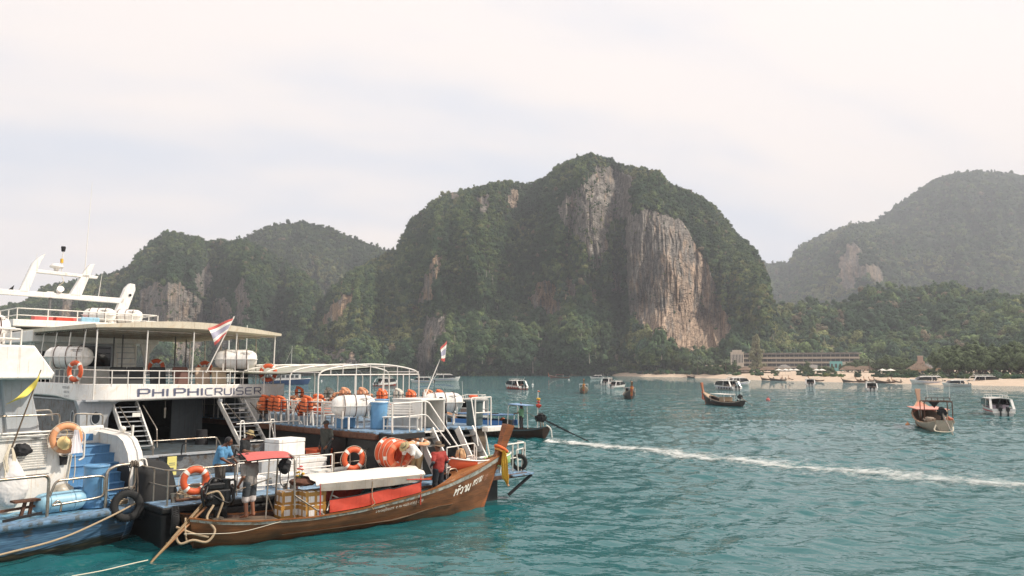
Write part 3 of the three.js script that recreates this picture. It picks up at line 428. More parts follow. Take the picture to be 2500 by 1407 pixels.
function barrel(label, pos, h, r, m, o = {}) { const t = thing('barrel', label, 'barrel', pos, o.turn ?? 0); const pr = [[0.01, 0], [r * 0.92, 0], [r, 0.03], [r * (o.taper ?? 1), h * 0.28], [r * (o.taper ?? 1) * 1.03, h * 0.3], [r * (o.taper ?? 1), h * 0.32], [r * (o.taper2 ?? 1), h * 0.66], [r * 1.03 * (o.taper2 ?? 1), h * 0.68], [r * (o.taper2 ?? 1), h * 0.7], [r * (o.top ?? 0.98), h - 0.05]].map((p) => new THREE.Vector2(...p)); part(t, 'body', new THREE.LatheGeometry(pr, 24), m); part(t, 'rim', new THREE.LatheGeometry([[r * (o.top ?? 0.98), h - 0.05], [r * (o.top ?? 0.98) + 0.02, h - 0.045], [r * (o.top ?? 0.98) + 0.02, h], [r * (o.top ?? 0.98) - 0.015, h], [r * (o.top ?? 0.98) - 0.02, h - 0.03], [0.01, h - 0.04]].map((p) => new THREE.Vector2(...p)), 24), m); if (o.lid) part(t, 'lid', cyl(r * 0.99, r * 0.97, 0.03, 0, h, 0, 24), o.lid); return t; }
function bench(label, pos, turn, w, group) { const t = thing('bench', label, 'bench', pos, turn, group);
  for (let k = 0; k < 5; k++) part(t, 'slat', rbox(w, 0.025, 0.08, 0, 0.43, 0.2 - k * 0.095, 0.008), M.rail);
  for (let k = 0; k < 5; k++) part(t, 'slat', rbox(w, 0.07, 0.022, 0, 0.53 + k * 0.088, -0.24 - k * 0.022, 0.008, 0, -0.24), M.rail);
  for (const s of [-1, 1]) { part(t, 'leg', [rbox(0.05, 0.42, 0.05, s * (w / 2 - 0.06), 0.21, 0.18, 0.01), rbox(0.05, 0.05, 0.42, s * (w / 2 - 0.06), 0.395, 0, 0.01)], M.rail); part(t, 'leg', bar([s * (w / 2 - 0.06), 0, -0.2], [s * (w / 2 - 0.06), 0.95, -0.36], 0.05, 0.05), M.rail); }
  part(t, 'stretcher', box(w - 0.15, 0.04, 0.03, 0, 0.12, 0.18), M.rail); return t; }
let chair0;
function chair(label, pos, turn) { if (chair0) return copyOf(chair0, label, pos, turn); const t = chair0 = thing('chair', label, 'chair', pos, turn, 'white slatted chairs on the open ferry');
  for (let k = 0; k < 4; k++) part(t, 'slat', rbox(0.5, 0.022, 0.1, 0, 0.43, 0.19 - k * 0.115, 0.008), M.rail);
  for (let k = 0; k < 4; k++) part(t, 'slat', rbox(0.48, 0.07, 0.02, 0, 0.54 + k * 0.1, -0.24 - k * 0.02, 0.008, 0, -0.2), M.rail);
  for (const s of [-1, 1]) { part(t, 'leg', rbox(0.05, 0.64, 0.05, s * 0.25, 0.32, 0.22, 0.01), M.rail); part(t, 'leg', bar([s * 0.25, 0, -0.22], [s * 0.25, 0.92, -0.33], 0.05, 0.05), M.rail); part(t, 'armrest', rbox(0.06, 0.025, 0.52, s * 0.25, 0.655, -0.02, 0.008), M.rail); } return t; }
// marks painted on a surface: strokes in the unit square mapped by f(u, v)
function strokes(list, f, w) { const out = []; for (const poly of list) { const L = [], Rr = []; for (let i = 0; i < poly.length; i++) { const a = poly[Math.max(0, i - 1)], b = poly[Math.min(poly.length - 1, i + 1)], p = poly[i]; let dx = b[0] - a[0], dy = b[1] - a[1]; const l = Math.hypot(dx, dy) || 1; dx /= l; dy /= l; let k = 1; if (i && i < poly.length - 1) { const e = [p[0] - a[0], p[1] - a[1]], q = [b[0] - p[0], b[1] - p[1]], c = (e[0] * q[0] + e[1] * q[1]) / (Math.hypot(...e) * Math.hypot(...q)); k = Math.min(1.5, 1 / Math.sqrt(Math.max(0.3, (1 + c) / 2))); } L.push(f(p[0] - dy * w * k, p[1] + dx * w * k)); Rr.push(f(p[0] + dy * w * k, p[1] - dx * w * k)); } out.push(sheet([Rr, L])); } return out; }
const TH = { // Thai letter strokes
  'ห': [[[0, .88], [.1, 1], [.2, .88], [.1, .76], [.1, 0]], [[.1, .4], [.35, .75], [.58, .98], [.72, .84], [.6, .7], [.6, 0]]], 'ว': [[[.08, .62], [.12, .92], [.38, 1], [.58, .75], [.58, .3], [.5, .02], [.36, .12], [.46, .26]]], 'า': [[[.05, .75], [.22, 1], [.42, .8], [.42, 0]]], 'น': [[[0, .88], [.1, 1], [.2, .88], [.1, .76], [.12, .02], [.4, .3], [.6, .22], [.5, .02], [.42, .2], [.6, .5], [.6, 1]]],
  'ค': [[[.3, .5], [.18, .58], [.26, .7], [.34, .5], [.1, .02], [.06, .6], [.3, 1], [.6, .75], [.6, 0]]], 'ร': [[[.36, .02], [.46, .14], [.36, .26], [.3, .12], [.42, .62], [.06, .72], [.12, .96], [.46, .94]]], 'จ': [[[.2, .52], [.1, .42], [.2, .34], [.3, .46], [.34, .02], [.54, .2], [.5, .8], [.28, 1], [.06, .82]]], 'ผ': [[[.04, .9], [.14, 1], [.22, .86], [.08, .8], [.08, 0], [.32, .4], [.58, 0], [.58, 1]]], 'โ': [[[.3, .02], [.4, .1], [.3, .2], [.2, .1], [.2, 1.1], [.42, 1.35], [.02, 1.4]]], 'ด': [[[.28, .5], [.16, .42], [.24, .32], [.34, .5], [.1, .02], [.06, .6], [.3, 1], [.58, .75], [.58, 0]]], 'ย': [[[.04, .9], [.14, 1], [.2, .8], [.06, .7], [.14, .5], [.06, .3], [.1, .03], [.5, .03], [.56, .3], [.56, 1]]], 'ส': [[[.3, .4], [.2, .3], [.3, .22], [.36, .4], [.1, .02], [.06, .6], [.3, .9], [.58, .7], [.58, 0]], [[.45, .9], [.66, 1.1]]],
  'ป': [[[.04, .9], [.14, 1], [.2, .86], [.08, .78], [.08, 0], [.56, 0], [.56, 1.3]]], 'ะ': [[[.05, .75], [.15, .62], [.35, .85]], [[.05, .3], [.15, .15], [.35, .4]]], 'เ': [[[.26, .02], [.34, .12], [.24, .2], [.14, .1], [.14, 1]]], 'อ': [[[.2, .5], [.1, .56], [.06, .3], [.14, 0], [.5, 0], [.58, .6], [.34, 1], [.06, .84]]], '1': [[[.1, .75], [.28, 1], [.28, 0]]], '2': [[[.05, .8], [.25, 1], [.45, .75], [.05, 0], [.5, 0]]], '8': [[[.25, .5], [.05, .75], [.25, 1], [.45, .75], [.25, .5], [.05, .25], [.25, 0], [.45, .25], [.25, .5]]], '0': [[[.25, 0], [.05, .5], [.25, 1], [.45, .5], [.25, 0]]], '้': [[[-.35, 1.25], [-.25, 1.4], [-.2, 1.25], [-.05, 1.42]]], 'ู': [[[-.3, -.15], [-.3, -.35], [-.1, -.35], [-.1, -.1]]], 'ม': [[[0, .9], [.1, 1], [.2, .86], [.08, .78], [.1, .2], [.04, .08], [.14, 0], [.22, .12], [.56, .04], [.56, 1]]], 'ล': [[[.3, .4], [.2, .3], [.3, .22], [.36, .4], [.1, .02], [.06, .5], [.58, .55], [.58, 0]], [[.08, .8], [.3, 1], [.58, .8], [.58, .5]]], 'ก': [[[.1, 0], [.1, .6], [.04, .7], [.3, 1], [.58, .75], [.58, 0]]], ' ': [] };
const wOf = (c) => ({ ' ': .5, 'า': .55, 'เ': .4, 'โ': .5, '้': 0, 'ู': 0, '1': .45, '2': .62, '8': .6, '0': .6, 'ะ': .48 }[c] ?? .78);
function thai(text) { let x = 0; const out = []; for (const c of text) { for (const p of TH[c]) out.push(p.map(([a, b]) => [a + x, b])); x += wOf(c); } return [out, x]; }
const LAT = { P: [[[0, 0], [0, 1], [.68, 1], [.82, .9], [.82, .56], [.68, .44], [.0, .44]]], H: [[[0, 0], [0, 1]], [[.78, 0], [.78, 1]], [[0, .5], [.78, .5]]], I: [[[0, 0], [0, 1]]], C: [[[.8, 1], [.14, 1], [0, .86], [0, .14], [.14, 0], [.8, 0]]], R: [[[0, 0], [0, 1], [.66, 1], [.8, .9], [.8, .58], [.66, .46], [0, .46]], [[.42, .46], [.82, 0]]], U: [[[0, 1], [0, .14], [.14, 0], [.64, 0], [.78, .14], [.78, 1]]], S: [[[.8, 1], [.12, 1], [0, .88], [0, .62], [.12, .52], [.68, .5], [.8, .4], [.8, .12], [.68, 0], [0, 0]]], E: [[[.8, 1], [.12, 1], [0, .88], [0, .12], [.12, 0], [.8, 0]], [[0, .5], [.7, .5]]], A: [[[0, 0], [.4, 1], [.8, 0]], [[.15, .36], [.65, .36]]] };
// flag: striped cloth waving from a staff
function flag(name, label, pos, staff, a, b, c, d, stripes) { // corners in staff space: hoist top a, fly top b, hoist bottom c, fly bottom d
  const t = thing(name, label, 'flag', pos); part(t, 'staff', staff, M.rail); const [A, B, C, D] = [a, b, c, d].map(vv); let s = 0; const tot = stripes.reduce((q, x) => q + x[0], 0);
  for (const [w, m] of stripes) { const rows = []; for (let i = 0; i <= 2; i++) { const v = (s + w * i / 2) / tot, row = []; for (let k = 0; k <= 12; k++) { const u = k / 12, p = A.clone().lerp(B, u).lerp(C.clone().lerp(D, u), v); const ww = 0.06 * A.distanceTo(B) * Math.sin(u * 7 + v * 2.5) * sstep(0, 0.3, u); p.z += ww; p.y += ww * 0.5; p.x += ww * 0.3; row.push(p); } rows.push(row); } part(t, 'stripe', sheet(rows), m); s += w; } return t; }
// ---------- longtail boats ----------
function longHull(o) { // returns surface functions; x along, z across about zc, y up
  const sheer = o.sheer, beam = o.beam, zc = o.zc ?? 0, keel = o.keel, stem = o.stem ?? ((y) => 10.1 + 0.42 * y), st = o.st ?? ((y) => 0.35 - 0.3 * y), L0 = o.x0, L1 = o.x1;
  // s along 0..1, t from keel 0 to sheer 1
  return (s, t, side) => { const xs = lerp(L0, L1, s), ys = interp(sheer, xs), yk = interp(keel, xs), y = lerp(yk, ys, t), b = interp(beam, xs), z = b * Math.pow(Math.sin(Math.min(1, t * 1.0) * Math.PI / 2), 0.62) * lerp(0.9, 1, t); const fwd = sstep(0.82, 1, s), aft = sstep(0.12, 0, s), x = xs + fwd * (stem(y) - stem(ys)) + aft * (st(y) - st(ys)); return V(x, y, zc + side * z); };
}
function stripGeo(fn, s0, s1, t0, t1, side, n, m, off) { const rows = []; for (let i = 0; i <= m; i++) { const row = []; for (let k = 0; k <= n; k++) { const p = fn(lerp(s0, s1, k / n), lerp(t0, t1, i / m), side); p.z += side * off; row.push(p); } rows.push(row); } return sheet(side > 0 ? rows : rows.reverse()); }
function engine(parent, at, tail, handle, o = {}) { const t = parent, [x, y, z] = at, sc = o.scale ?? 1, big = (l) => l.flat(9).map((g) => g.translate(-x, -y, -z).scale(sc, sc, sc).translate(x, y, z));
  part(t, 'engine', big([rbox(0.5, 0.34, 0.32, x, y, z, 0.05), rbox(0.36, 0.14, 0.3, x - 0.05, y + 0.23, z, 0.04), cyl(0.09, 0.09, 0.2, x + 0.16, y + 0.16, z + 0.06), sph(0.1, x - 0.05, y + 0.3, z - 0.06), rope([[x - .3, y + .1, z + .2], [x - .1, y + .38, z], [x + .25, y + .2, z - .1]], 0.03), box(0.12, 0.2, 0.12, x + 0.3, y + 0.1, z - 0.12), new THREE.TorusGeometry(0.17, 0.035, 7, 20).rotateY(Math.PI / 2).translate(x + 0.28, y, z), cyl(0.05, 0.05, 0.36, x, y - 0.48, z), rope([[x + .1, y + .3, z + .1], [x + .3, y + .34, z + .16], [x + .2, y - .1, z + .22], [x - .2, y + .1, z + .2]], 0.02), rope([[x - .2, y + .3, z + .05], [x - .35, y + .2, z + .15], [x - .3, y - .15, z + .18]], 0.025), ...[0, 1, 2, 3].map((k) => box(0.02, 0.2, 0.34, x - 0.14 + k * 0.09, y, z)), sph(0.08, x - 0.2, y + 0.02, z + 0.2), box(0.3, 0.05, 0.05, x, y - 0.2, z + 0.17)]), M.engine);
  part(t, 'exhaust', pipe([[x - 0.35, y + 0.12, z + 0.2], [x - 0.05, y + 0.2, z + 0.26], [x + 0.1, y - 0.05, z + 0.28], [x - 0.05, y - 0.5, z + 0.26]], 0.028, 0.08, 7), M.rope);
  const a = V(x - 0.25, y - 0.05, z), b = vv(tail); part(t, 'tail_shaft', [rod(a, b, 0.038, 0.028, 8), rod(a.clone().add(V(0, -0.12, 0.0)), a.clone().lerp(b, 0.62).add(V(0, -0.03, 0)), 0.014), rod(a.clone().add(V(0, 0.06, 0.03)), a.clone().lerp(b, 0.55).add(V(0, 0.03, 0)), 0.02), ...[0.15, 0.3, 0.45, 0.62].map((k) => rod(a.clone().lerp(b, k).add(V(0, -0.06, 0)), a.clone().lerp(b, k).add(V(0, 0.06, 0)), 0.02))], o.shaft ?? M.steel);
  const pr = []; for (let k = 0; k < 3; k++) pr.push(box(0.02, 0.16, 0.07, 0, 0.09, 0, 0.5).rotateX(k * TAU / 3).translate(b.x, b.y, b.z)); part(t, 'propeller', pr, M.steel);
  if (handle) part(t, 'tiller', [rod([x + 0.25, y + 0.05, z], handle, 0.022, 0.02)], M.steel);
}
function longtail(name, label, pos, turn, o = {}) {
  const t = thing(name, label, 'longtail boat', pos, turn, o.group), k = o.detail ?? 1, mh = o.hull ?? M.wood, N = k > 1 ? 44 : 22;
  const fn = longHull({ x0: 0.35, x1: 10.55, zc: 0, sheer: [[0.3, 0.82], [1, 0.68], [2, 0.58], [3.5, 0.53], [5, 0.60], [6.7, 0.80], [8, 1.02], [9.3, 1.32], [10.0, 1.52], [10.6, 1.72]], keel: [[0.3, -0.05], [1.5, -0.3], [8, -0.3], [10.55, -0.3]], beam: [[0.3, 0.42], [1, 0.58], [2, 0.72], [4, 0.86], [6, 0.86], [7.5, 0.76], [8.5, 0.6], [9.3, 0.42], [10, 0.22], [10.55, 0.085]] });
  const cuts = k > 1 ? [0, 0.3, 0.44, 0.57, 0.69, 0.8, 0.895] : [0, 0.9];
  for (const s of [1, -1]) for (let i = 0; i < cuts.length - 1; i++) part(t, k > 1 ? 'plank' : 'hull_side', stripGeo(fn, 0, 1, cuts[i], cuts[i + 1] - (k > 1 ? 0.0025 : 0), s, N, 3, (i % 2 ? 0.0015 : 0.0)), k > 1 ? [mh, o.hull2 ?? mh][i % 2] : mh);
  if (k > 1) for (const s of [1, -1]) part(t, 'inner_planking', stripGeo(fn, 0.01, 0.99, 0, 0.97, s, N, 6, -0.035), M.woodDark);
  for (const s of [1, -1]) part(t, 'gunwale_band', [stripGeo(fn, 0, 1, 0.895, 0.985, s, N, 1, 0.02), stripGeo((a, b, c) => { const p = fn(a, b, c); return p; }, 0, 1, 0.895, 0.896, s, N, 1, 0.018)], o.band ?? M.whiteWorn);
  for (const s of [1, -1]) { const P = []; for (let i = 0; i <= N; i++) { const p = fn(i / N, 1, s); P.push(p); } part(t, 'cap_rail', P.slice(1).map((p, i) => { const g = bar(P[i], p, 0.085, 0.035); return g; }), o.cap ?? M.woodPale); }
  { const A = [], B = []; for (let i = 0; i <= 6; i++) { A.push(fn(0, i / 6, 1)); B.push(fn(0, i / 6, -1)); } part(t, 'transom', [sheet([A, B])], mh); }
  // stern deck and floor
  const deckTo = o.sternDeck ?? 2.75; const dk = (x0, x1, dy, n) => { const out = []; const rows = []; for (let i = 0; i <= n; i++) { const x = lerp(x0, x1, i / n), s = clamp((x - 0.35) / 10.2, 0, 1), a = fn(s, 1, 1), row = []; for (let q = 0; q <= 8; q++) { const v = q / 8 * 2 - 1; row.push(V(x, a.y + dy + (o.crown ?? 0.05) * (1 - v * v), a.z * v * 0.97)); } rows.push(row); } return rows; };
  part(t, 'stern_deck', sheet(dk(0.42, deckTo, -0.1, 8)), M.woodGrey);
  part(t, 'floor', sheet(dk(deckTo, 8.4, -0.62, 10).map((r) => r.map((p) => p.setY(Math.max(0.12, Math.min(0.34, p.y)) ).setZ(p.z * 0.85)))), M.woodGrey);
  for (const x of [3.2, 4.4, 5.6, 6.8]) part(t, 'thwart', box(0.2, 0.04, 1.5, x, 0.42 + (x > 6 ? 0.1 : 0), 0), M.woodGrey);
  // foredeck with a round cockpit edge
  { const parts = []; const n = 22, strips = k > 1 ? 7 : 1; for (let q = 0; q < strips; q++) { const v0 = lerp(-1, 1, q / strips) + (k > 1 ? 0.01 : 0), v1 = lerp(-1, 1, (q + 1) / strips), rows = []; for (let i = 0; i <= n; i++) { const row = []; for (let m = 0; m <= (k > 1 ? 2 : 10); m++) { const v = lerp(v0, v1, m / (k > 1 ? 2 : 10)), x0 = 8.62 - 1.15 * Math.pow(Math.abs(v), 2.4), x = lerp(x0, 10.52, i / n), s = (x - 0.35) / 10.2, a = fn(s, 1, 1); row.push(V(x, a.y - 0.012 + 0.07 * (1 - v * v) * Math.min(1, a.z / 0.4), a.z * v * 0.97)); } rows.push(row); } parts.push(sheet(rows)); }
    for (const g of parts) part(t, k > 1 ? 'deck_plank' : 'foredeck', g, o.deck ?? M.woodPale); const E = []; for (let q = 0; q <= 24; q++) { const v = q / 12 - 1, x = 8.62 - 1.15 * Math.pow(Math.abs(v), 2.4), a = fn((x - 0.35) / 10.2, 1, 1); E.push(V(x, a.y - 0.01 + 0.07 * (1 - v * v), a.z * v * 0.97)); } part(t, 'coaming', tubeThrough(E, 0.022, 5), o.cap ?? M.woodDark); }
  // stem and raised prow
  { const S = []; for (let i = 0; i <= 10; i++) { const y = lerp(-0.3, 1.72, i / 10); S.push([9.83 + 0.42 * Math.max(y, -0.3), y]); } const g = []; for (let i = 0; i < 10; i++) g.push(bar([S[i][0] + 0.02, S[i][1], 0], [S[i + 1][0] + 0.02, S[i + 1][1], 0], 0.1, 0.13)); part(t, 'stem', g, o.prow ?? M.woodPale);
    const prow = new THREE.BufferGeometry(), pos = [], nI = [], H = o.prowH ?? 2.72; const P = [[10.4, 1.4, 0.08, 0.2], [10.58, 1.72, 0.085, 0.15], [10.74, 2.1, 0.1, 0.135], [10.96, H - 0.05, 0.15, 0.15], [10.99, H, 0.152, 0.15]]; for (const [x, y, hw, hd] of P) pos.push(x - hd, y + 0.03, -hw, x + hd, y - 0.05, -hw, x + hd, y - 0.05, hw, x - hd, y + 0.03, hw); for (let i = 0; i < P.length - 1; i++) for (let q = 0; q < 4; q++) { const a = i * 4 + q, b = i * 4 + (q + 1) % 4; nI.push(a, b, a + 4, b, b + 4, a + 4); } nI.push(16, 17, 18, 16, 18, 19); prow.setAttribute('position', new THREE.Float32BufferAttribute(pos, 3)); prow.setIndex(nI); const pg = prow.toNonIndexed(); pg.computeVertexNormals(); part(t, 'prow', pg, o.prow ?? M.woodPale); }
  t.userData.fn = undefined; return [t, fn];
}
const LF = frame([-8.6, 0, -20.7], 38.4), LZ = -0.58; // the near longtail lies along its local x
const LP = (x, y, z) => LF(x * 1.017 + 0.1, y, z + LZ);
{
  const [boat, fn] = longtail('longtail_boat', 'brown varnished longtail boat with white canopy in front of the ferries', LP(0, 0, 0), LF.turn, { detail: 2, hull: mat('#96633c', 0.4, { map: WD1, clearcoat: 0.35, clearcoatRoughness: 0.3 }), hull2: mat('#8d5b36', 0.42, { map: WD1, clearcoat: 0.35, clearcoatRoughness: 0.3 }), band: mat('#a9aca4', 0.6, { map: W1 }), cap: mat('#a5672f', 0.4, { map: WD1, clearcoat: 0.3 }), deck: mat('#b27a4a', 0.5, { map: WD1 }), prow: mat('#a9683c', 0.42, { map: WD1, clearcoat: 0.2 }) });
  boat.scale.x = 1.017; engine(boat, [1.15, 1.22, 0.05], [-0.95, -0.3, 1.12], [2.55, 1.62, 0.25], { scale: 1.3, shaft: mat('#a4885f', 0.45, { map: WD1 }) });
  part(boat, 'engine_mount', [cyl(0.05, 0.05, 0.5, 1.15, 0.6, 0.05), box(0.3, 0.06, 0.3, 1.15, 0.66, 0.05)], M.steel);
  part(boat, 'tail_support', [rod([0.9, 1.02, 0.1], [-0.6, -0.02, 0.9], 0.03)], M.woodPale);
  // cream hoses and rope at the stern
  part(boat, 'hose', [rope([[1.0, 1.05, 0.28], [0.8, 0.75, 0.42], [0.95, 0.45, 0.62], [0.75, 0.2, 0.66], [0.4, 0.28, 0.62], [0.12, 0.22, 0.55], [0.05, 0.42, 0.45], [0.3, 0.6, 0.4]], 0.032, 40, 7), rope([[0.05, 0.62, 0.4], [0.45, 0.42, 0.55], [0.8, 0.3, 0.6]], 0.03, 16, 6), rope([[0.3, 0.8, 0.3], [0.25, 0.5, 0.5], [0.3, 0.2, 0.5]], 0.025, 12, 6)], M.rope);
  part(boat, 'side_rope', rope([[0.2, 0.45, 0.56], [1.5, 0.36, 0.75], [2.6, 0.52, 0.86]], 0.009), M.ropePale);
  // stern awning
  { const fr = M.steel, h = 2.22; part(boat, 'awning_frame', [pipe([[3.05, 0.5, 0.72], [3.05, h - 0.05, 0.62], [3.05, h, 0.4], [3.05, h, -0.4], [3.05, h - 0.05, -0.55], [3.05, 0.5, -0.7]], 0.028, 0.15, 7), rod([2.3, 0.5, 0.55], [2.42, h - 0.02, 0.4], 0.022), rod([2.3, 0.5, -0.6], [2.42, h - 0.02, -0.42], 0.022), rod([3.05, 1.15, 0.7], [3.95, 0.5, 0.78], 0.025), rod([2.36, 1.2, 0.48], [2.7, 0.6, 0.2], 0.018), rod([1.55, 2.16, 0.34], [3.9, 2.22, 0.36], 0.016), rod([1.55, 2.16, -0.42], [3.1, 2.22, -0.42], 0.016)], fr);
    const rows = []; for (let i = 0; i <= 8; i++) { const row = []; for (let q = 0; q <= 6; q++) { const v = q / 6; row.push(V(lerp(1.8, 3.12, i / 8), 2.14 + 0.11 * v + 0.03 * Math.sin(i / 8 * Math.PI) + 0.05 * Math.sin(v * Math.PI), lerp(0.46, -0.45, v))); } rows.push(row); } const aw = part(boat, 'awning', [sheet(rows), sheet(rows.map((r) => r.map((p) => p.clone().add(V(0, 0.02, 0)))))], M.pinkRed); part(aw, 'awning_edge', [rope([[1.8, 2.14, 0.46], [2.4, 2.17, 0.46], [3.12, 2.14, 0.46]], 0.012), rod([1.8, 2.14, 0.46], [1.8, 2.25, -0.45], 0.015), rod([1.8, 2.2, 0.3], [1.6, 2.46, 0.1], 0.02), rod([1.6, 2.46, 0.1], [1.75, 2.22, -0.4], 0.02)], M.strap); }
  // main canopy with clear skirt
  { const y0 = 1.42; const top = []; for (let i = 0; i <= 14; i++) { const row = [], x = lerp(3.62, 7.15, i / 14); for (let q = 0; q <= 10; q++) { const v = q / 10; row.push(V(x + 0.05 * Math.sin(q * 2.1) * (i === 0 || i === 14 ? 1 : 0), y0 + 0.17 * Math.sin(v * Math.PI) ** 0.8 - 0.03 * Math.cos(i * 1.6) * 0.4 + (v > 0.9 || v < 0.1 ? -0.02 + 0.008 * Math.sin(i * 2.3) : 0), lerp(0.82, -0.82, v))); } top.push(row); }
    part(boat, 'canopy', [sheet(top), sheet(top.map((r) => r.map((p) => p.clone().add(V(0, -0.015, 0)))))], M.canvas);
    const skirt = (z) => { const rows = []; for (let q = 0; q <= 3; q++) { const row = []; for (let i = 0; i <= 28; i++) row.push(V(lerp(3.75, 7.1, i / 28), y0 - 0.005 - q * 0.065 - 0.06 * Math.sin(i / 28 * Math.PI) * (q / 3), z + 0.02 * Math.sin(i * 1.1) * (q / 3))); rows.push(row); } return sheet(rows); };
    part(boat, 'rolled_skirt', skirt(0.82), mat('#bdb3a6', 0.45, { transmission: 0.35, thickness: 0, map: G1 })); part(boat, 'rolled_skirt', skirt(-0.82), mat('#bdb3a6', 0.5, { map: G1 }));
    part(boat, 'canopy_frame', [3.75, 5.35, 7.0].map((x) => [rod([x, 0.5, 0.8], [x, y0 + 0.0, 0.8], 0.02), rod([x, 0.5, -0.8], [x, y0, -0.8], 0.02)]).concat([rod([3.7, y0 - 0.03, 0.8], [7.1, y0 - 0.03, 0.8], 0.018), rod([3.7, y0 - 0.03, -0.8], [7.1, y0 - 0.03, -0.8], 0.018), rod([6.5, 1.3, 0.82], [7.35, 1.24, 0.84], 0.02)]), M.red);
    for (const [s, x0, x1, yy] of [[0.83, 4.02, 6.98, 0.0], [-0.8, 4.6, 6.9, 0.03]]) { const rows = []; for (let q = 0; q <= 4; q++) { const row = []; for (let i = 0; i <= 16; i++) { const x = lerp(x0, x1, i / 16), base = interp([[3.5, 0.55], [5, 0.62], [6.7, 0.82], [8, 1.04]], x); row.push(V(x, base + 0.02 + yy + q / 4 * (0.36 - 0.05 * (x > 6 ? 1 : 0)), s + 0.012 * Math.sin(i * 0.9 + q))); } rows.push(row); } const p = part(boat, 'side_screen', sheet(rows), M.red); const T1 = rows[4]; part(p, 'screen_hem', tubeThrough(T1, 0.014, 5), M.strap); }
    part(boat, 'lashing', [rope([[5.35, 1.35, 0.84], [5.33, 0.9, 0.87], [5.4, 0.72, 0.9], [5.3, 0.65, 0.89], [5.36, 0.55, 0.9]], 0.012)], M.rope);
    part(boat, 'awning_tatters', [nets((x, y, z) => Math.hypot((x - 3.55) / 1.6, (y - 1.4) / 0.5, z / 2.4) - 0.2 + 0.05 * noise(x * 8, y * 10, z * 8), [3.1, 1.15, -0.7], [4.0, 1.65, 0.7], 0.03)], mat('#5d3b2a', 0.9));
    for (const [a, b] of [[[3.5, 0.5, -0.3], [3.5, 1.4, -0.3]], [[3.9, 0.5, 0.5], [4.0, 1.25, 0.3]], [[4.1, 0.6, 0.5], [4.5, 1.2, 0.1]], [[4.3, 1.0, 0.4], [4.7, 0.78, 0.5]]]) part(boat, 'post', rod(a, b, 0.022), M.rail); }
  // painted words on the near side
  { const word = (text, s0, s1, t0, t1, w, m, slant = 0.25) => { const [, W] = thai(text); let x = 0; for (const c of text) { const [st] = thai(c), x0 = x; x += wOf(c); if (st.length) part(boat, 'letter', strokes(st.map((p) => p.map(([a, b]) => [a + x0 + b * slant, b])), (u, v) => { const s = lerp(s0, s1, u / W), p = fn(s, lerp(t0, t1, v), 1); p.z += 0.009; return p; }, w), m); } };
    const ink = mat('#e9e4d8', 0.6); word('ห้วาน', 0.785, 0.86, 0.63, 0.77, 0.085, ink); word('หวาน', 0.872, 0.928, 0.69, 0.80, 0.075, ink); word('จานวนผู้โดยสาร 12 คน คนประจาเรอ 2 คน', 0.502, 0.665, 0.755, 0.82, 0.05, ink, 0.1); word('วว', 0.945, 0.962, 0.66, 0.76, 0.06, mat('#b98a78', 0.7)); }
  // anchor timber and branch in the cockpit
  part(boat, 'side_bench', [bar([6.9, 0.72, -0.68], [8.3, 0.98, -0.5], 0.12, 0.09), bar([6.9, 0.62, -0.62], [8.2, 0.85, -0.45], 0.04, 0.18)], M.woodPale);
  solo('branch', 'bare pale branch lying in the bow cockpit of the longtail', 'branch', [rope([[7.6, 0.62, 0.1], [8.0, 0.72, 0.05], [8.4, 0.92, -0.1]], 0.016), rope([[8.0, 0.72, 0.05], [8.15, 0.9, 0.15]], 0.01), rope([[8.15, 0.78, 0], [8.3, 0.98, 0.08]], 0.009)], M.ropePale, LP(0, 0, 0), LF.turn);
  solo('tarpaulin_bundle', 'dark green rolled bundle in the longtail in front of the canopy', 'bundle', [nets((x, y, z) => Math.hypot(Math.max(Math.abs(x - 7.35) - 0.35, 0), y - 0.66, z - 0.15) - 0.2 + 0.03 * noise(x * 6, y * 8, z * 8), [6.6, 0.35, -0.2], [8.1, 1, 0.5], 0.03)], mat('#2f4744', 0.7, { map: G1 }), LP(0, 0, 0), LF.turn);
  solo('gas_cylinder', 'dark green gas cylinder lying under the white canopy', 'gas cylinder', [new THREE.CapsuleGeometry(0.2, 0.7, 6, 16).rotateZ(Math.PI / 2).translate(6.3, 0.75, -0.45)], mat('#355b5c', 0.4, { map: G1 }), LP(0, 0, 0), LF.turn);
  // foam boxes with brown tape
  { const tape = mat('#b98a45', 0.35, { map: G1 }); const mk = (label, x, y, z, w, h, d, ry) => { const t = thing('foam_box', label, 'foam box', LP(x, y, z), LF.turn + ry, 'taped foam boxes in the longtail'); part(t, 'box_body', rbox(w, h * 0.8, d, 0, h * 0.4, 0, 0.02), M.foamBox); part(t, 'lid', rbox(w * 1.01, h * 0.2, d * 1.01, 0, h * 0.9, 0, 0.015), M.foamBox); part(t, 'tape', [box(w * 1.018, h * 0.3, d * 1.018, 0, h * 0.8, 0), box(w * 1.016, h * 0.16, d * 1.016, 0, h * 0.1, 0)], tape); for (const q of [-0.42, 0.0, 0.42]) part(t, 'tape', box(0.08, h * 1.02, d * 1.022, q * w, h * 0.5, 0), tape); part(t, 'tape', box(w * 1.022, h * 1.022, 0.09, 0, h * 0.5, 0), tape); };
    mk('taped white foam box on top at the camera side of the stack', 3.72, 0.82, 0.35, 0.62, 0.37, 0.45, 0); mk('taped foam box at the bottom under the front box of the stack', 3.72, 0.44, 0.35, 0.62, 0.37, 0.45, 0.03); mk('taped foam box at the back of the stack beside the awning post', 3.3, 0.8, -0.25, 0.62, 0.36, 0.45, -0.05); mk('taped foam box at the bottom of the stack nearest the stern', 3.22, 0.44, -0.15, 0.62, 0.36, 0.45, 0.02); }
